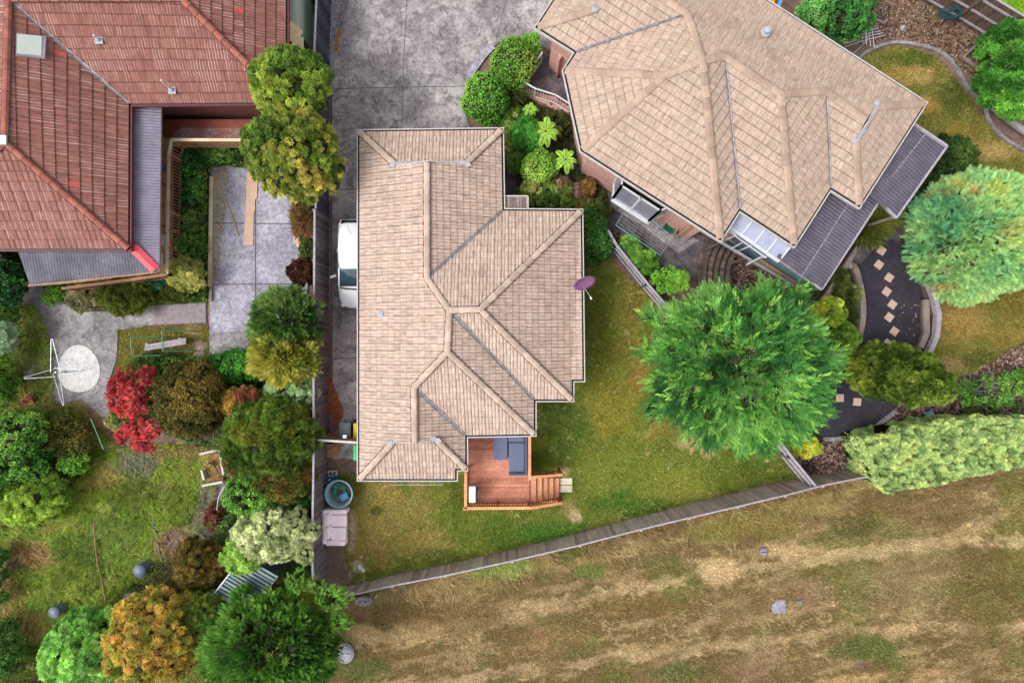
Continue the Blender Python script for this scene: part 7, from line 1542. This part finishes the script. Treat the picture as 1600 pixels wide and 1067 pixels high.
plant('rusty brown shrub below the mixed olive tree', 'shrub', 376, 718, 20, 20, 1.8, [(96, 92, 26), (124, 104, 34), (150, 112, 44)], 'rosette', 6000, .09, 14, .36)
plant('brown olive bush against the fence above the cream tree', 'tree', 446, 742, 46, 34, 2.6, [(66, 94, 20), (92, 120, 28), (116, 124, 36), (140, 112, 44)], 'sprig', 16000, .14, 30, .28)
plant('rusty orange shrub touching the fence by the round tub', 'shrub', 474, 738, 17, 18, 2.2, [(130, 84, 28), (160, 106, 40)], 'rosette', 4000, .09, 12, .36)
plant('fresh green shrub beside the bent pale pipe', 'tree', 396, 768, 42, 36, 2.4, [(44, 116, 18), (82, 156, 28), (122, 188, 44), (150, 208, 60)], 'leaf', 17000, .10, 30, .28)
plant('dark green shrub between the fresh green shrub and the fence', 'shrub', 458, 778, 32, 18, 1.8, [(36, 90, 30), (60, 120, 44)], 'sprig', 7000, .13, 16, .32)
plant('cream and pale green variegated tree spilling over the fence', 'tree', 434, 830, 68, 42, 3.2, [(120, 142, 84), (170, 186, 122), (200, 210, 150), (214, 222, 172)], 'rosette', 36000, .075, 46, .22, core=.84, extra=[(490, 828, 2.2, 10), (478, 866, 2.2, 12)])
plant('lime green tree in front of the shed roof', 'tree', 384, 866, 34, 24, 2.9, [(96, 156, 30), (136, 190, 54), (162, 208, 80)], 'rosette', 15000, .085, 28, .28)
plant('dark orange and bronze shrub left of the shed', 'tree', 314, 884, 38, 44, 2.2, [(56, 70, 14), (88, 92, 20), (120, 104, 28), (150, 112, 42)], 'rosette', 16000, .085, 30, .27)
plant('bright green tree at the bottom left edge', 'tree', 142, 1014, 66, 62, 3.6, [(66, 144, 34), (104, 182, 56), (136, 204, 80), (164, 220, 104)], 'rosette', 30000, .11, 46, .24, extra=[(180, 952, 2.4, 10), (192, 968, 2.6, 14), (188, 990, 2.8, 12)])
plant('golden orange leaved tree at the bottom between two green trees', 'tree', 252, 990, 74, 72, 4.2, [(86, 116, 22), (126, 142, 28), (164, 158, 36), (190, 156, 48), (182, 140, 54), (138, 152, 32)], 'star', 20000, .13, 56, .21, core=.82, k=1.35)
plant('yellow green shrub between the golden tree and the shed', 'tree', 322, 958, 34, 34, 3.0, [(84, 112, 16), (122, 146, 26), (160, 164, 36)], 'star', 9000, .12, 22, .3)
plant('large dark green tree at the bottom overlapping the fence corner', 'tree', 430, 1004, 104, 84, 5.0, [(42, 98, 14), (66, 124, 20), (92, 148, 30), (124, 172, 46)], 'fine', 9500, .24, 84, .17, k=1.45, mc=.19, nl=18, cov=2.2, core=.84, up=.15, extra=[(374, 932, 2.6, 7), (388, 922, 2.4, 6), (530, 968, 3.0, 12), (512, 934, 3.2, 14), (532, 932, 3.0, 9), (465, 910, 3.2, 12), (496, 914, 3.0, 10), (335, 968, 2.6, 12)])
plant('dark shrub mass at the bottom left corner', 'shrub', 8, 1010, 26, 44, 1.8, [(40, 92, 24), (70, 124, 38), (100, 148, 54)], 'leaf', 9000, .10, 20, .32)
plant('dark green edge shrub left of the weeds', 'shrub', -2, 900, 16, 50, 1.4, [(56, 104, 28), (86, 134, 44)], 'leaf', 6000, .10, 16, .34)
plant('dark red leaved shrub on the right edge of the pad', 'shrub', 474, 426, 19, 17, 1.8, [(58, 28, 20), (84, 40, 28), (100, 60, 40)], 'star', 4500, .10, 14, .34)
plant('brown dried tuft against the fence below the olive tree', 'shrub', 476, 342, 14, 30, 1.6, [(112, 84, 44), (140, 106, 58), (160, 124, 76)], 'tuft', 1500, .34, 14, .34)
plant('green shrub along the fence beside the dark red one', 'shrub', 482, 392, 12, 26, 1.4, [(60, 88, 24), (96, 116, 36)], 'leaf', 5000, .09, 14, .34)
plant('magenta flowering plant beside the brick patch', 'plant', 335, 806, 11, 20, .6, [(186, 30, 90), (210, 60, 110), (110, 120, 40), (150, 60, 60)], 'star', 2600, .055, 14, .34, name='flowering_plant', trunk=False)
for i, (x, y, rx, ry, cc) in enumerate([(205, 770, 40, 20, [(110, 128, 50), (140, 150, 70)]), (190, 820, 34, 30, [(104, 136, 56), (150, 170, 90)]), (115, 860, 34, 24, [(96, 130, 50), (140, 160, 80)]), (232, 925, 30, 14, [(50, 92, 30), (80, 120, 40)]), (120, 905, 40, 26, [(110, 136, 46), (150, 160, 64)]), (280, 790, 22, 30, [(110, 134, 40), (140, 160, 60)])]):
    plant('clump of taller weeds in the left garden, ' + ['below the maple', 'beside the brown pole on its right', 'left of the brown pole', 'by the hidden blue bin', 'above the lone blue bin', 'left of the framed bed'][i], 'weeds', x, y, rx, ry, .4, cc, 'ground', 420, .36, 4, .34, name='weed_clump', k=1.5, trunk=False, core=0, group='taller weeds in the left garden', up=.5)
plant('green bush at the top between the maroon gutter and dark fence', 'shrub', 490, 4, 5, 16, .8, [(70, 110, 24), (100, 140, 36)], 'leaf', 900, .08, 8, .4, trunk=False)

# low undergrowth filling the beds between the shrubs (uncountable leaves)
def undergrowth(label, poly, n, cols, hm, size=.11, seed=1):
    r = np.random.default_rng(seed); xs = [p[0] for p in poly]; ys = [p[1] for p in poly]; qx = r.uniform(min(xs), max(xs), n); qy = r.uniform(min(ys), max(ys), n); k = inpoly(qx, qy, poly) & (fbm(qx, qy, 16, 3, seed) > .40); qx, qy = qx[k], qy[k]; m = len(qx)
    z = hm * (fbm(qx, qy, 12, 3, 7) * 1.6) * r.uniform(.4, 1, m); pos = np.stack([(qx - CX) / F * H, (CY - qy) / F * H, z], 1); cr = Crown(); Z = np.array([0, 0, .7]) + r.normal(0, .5, (m, 3))
    cr.scatter('leaf', pos, np.cross(Z, r.normal(size=(m, 3))), norm(Z), size * r.uniform(.6, 1.4, m), pal(r, cols, m, pos, 1.0, .25, 1.0)); o = cr.build('undergrowth', None); tag(o, label, 'undergrowth', kind='stuff')
UG = [(52, 100, 28), (86, 134, 40), (118, 158, 56), (140, 142, 66)]
undergrowth('green undergrowth between the shrubs along the left side of the fence', [(330, 555), (495, 530), (495, 900), (350, 900), (345, 830), (370, 780), (350, 700), (280, 680), (250, 660), (250, 560)], 60000, UG, .9, seed=11)
undergrowth('green undergrowth in the bed beside the concrete pad', [(274, 232), (395, 228), (395, 262), (330, 264), (326, 470), (262, 474), (280, 400)], 22000, UG, .7, seed=12)
undergrowth('green undergrowth below the pale verandah roof', [(66, 444), (240, 434), (326, 440), (324, 470), (245, 476), (185, 484), (140, 484), (100, 470)], 12000, UG, .4, seed=13)
undergrowth('dark undergrowth along the left edge of the photo', [(-30, 390), (30, 400), (34, 470), (22, 600), (30, 640), (120, 640), (140, 690), (130, 740), (100, 800), (0, 830), (-30, 830)], 32000, UG, .8, seed=14)
undergrowth('mixed undergrowth in the bed between the two tan roofed houses', [(786, 170), (830, 140), (880, 160), (912, 250), (950, 310), (935, 345), (830, 335), (800, 270)], 12000, [(36, 60, 20), (60, 90, 28), (92, 112, 44), (96, 72, 44)], .35, seed=15)
undergrowth('undergrowth among the trees at the bottom left', [(255, 870), (350, 880), (340, 1000), (200, 1000), (90, 1080), (-20, 1080), (-20, 960), (30, 960), (40, 1030), (180, 960)], 24000, [(50, 80, 26), (84, 106, 40), (110, 112, 46)], .8, seed=16)
undergrowth('sparse weeds among the bark mulch at the right edge', [(1490, 590), (1620, 570), (1620, 650), (1500, 645)], 3500, UG, .5, seed=17)
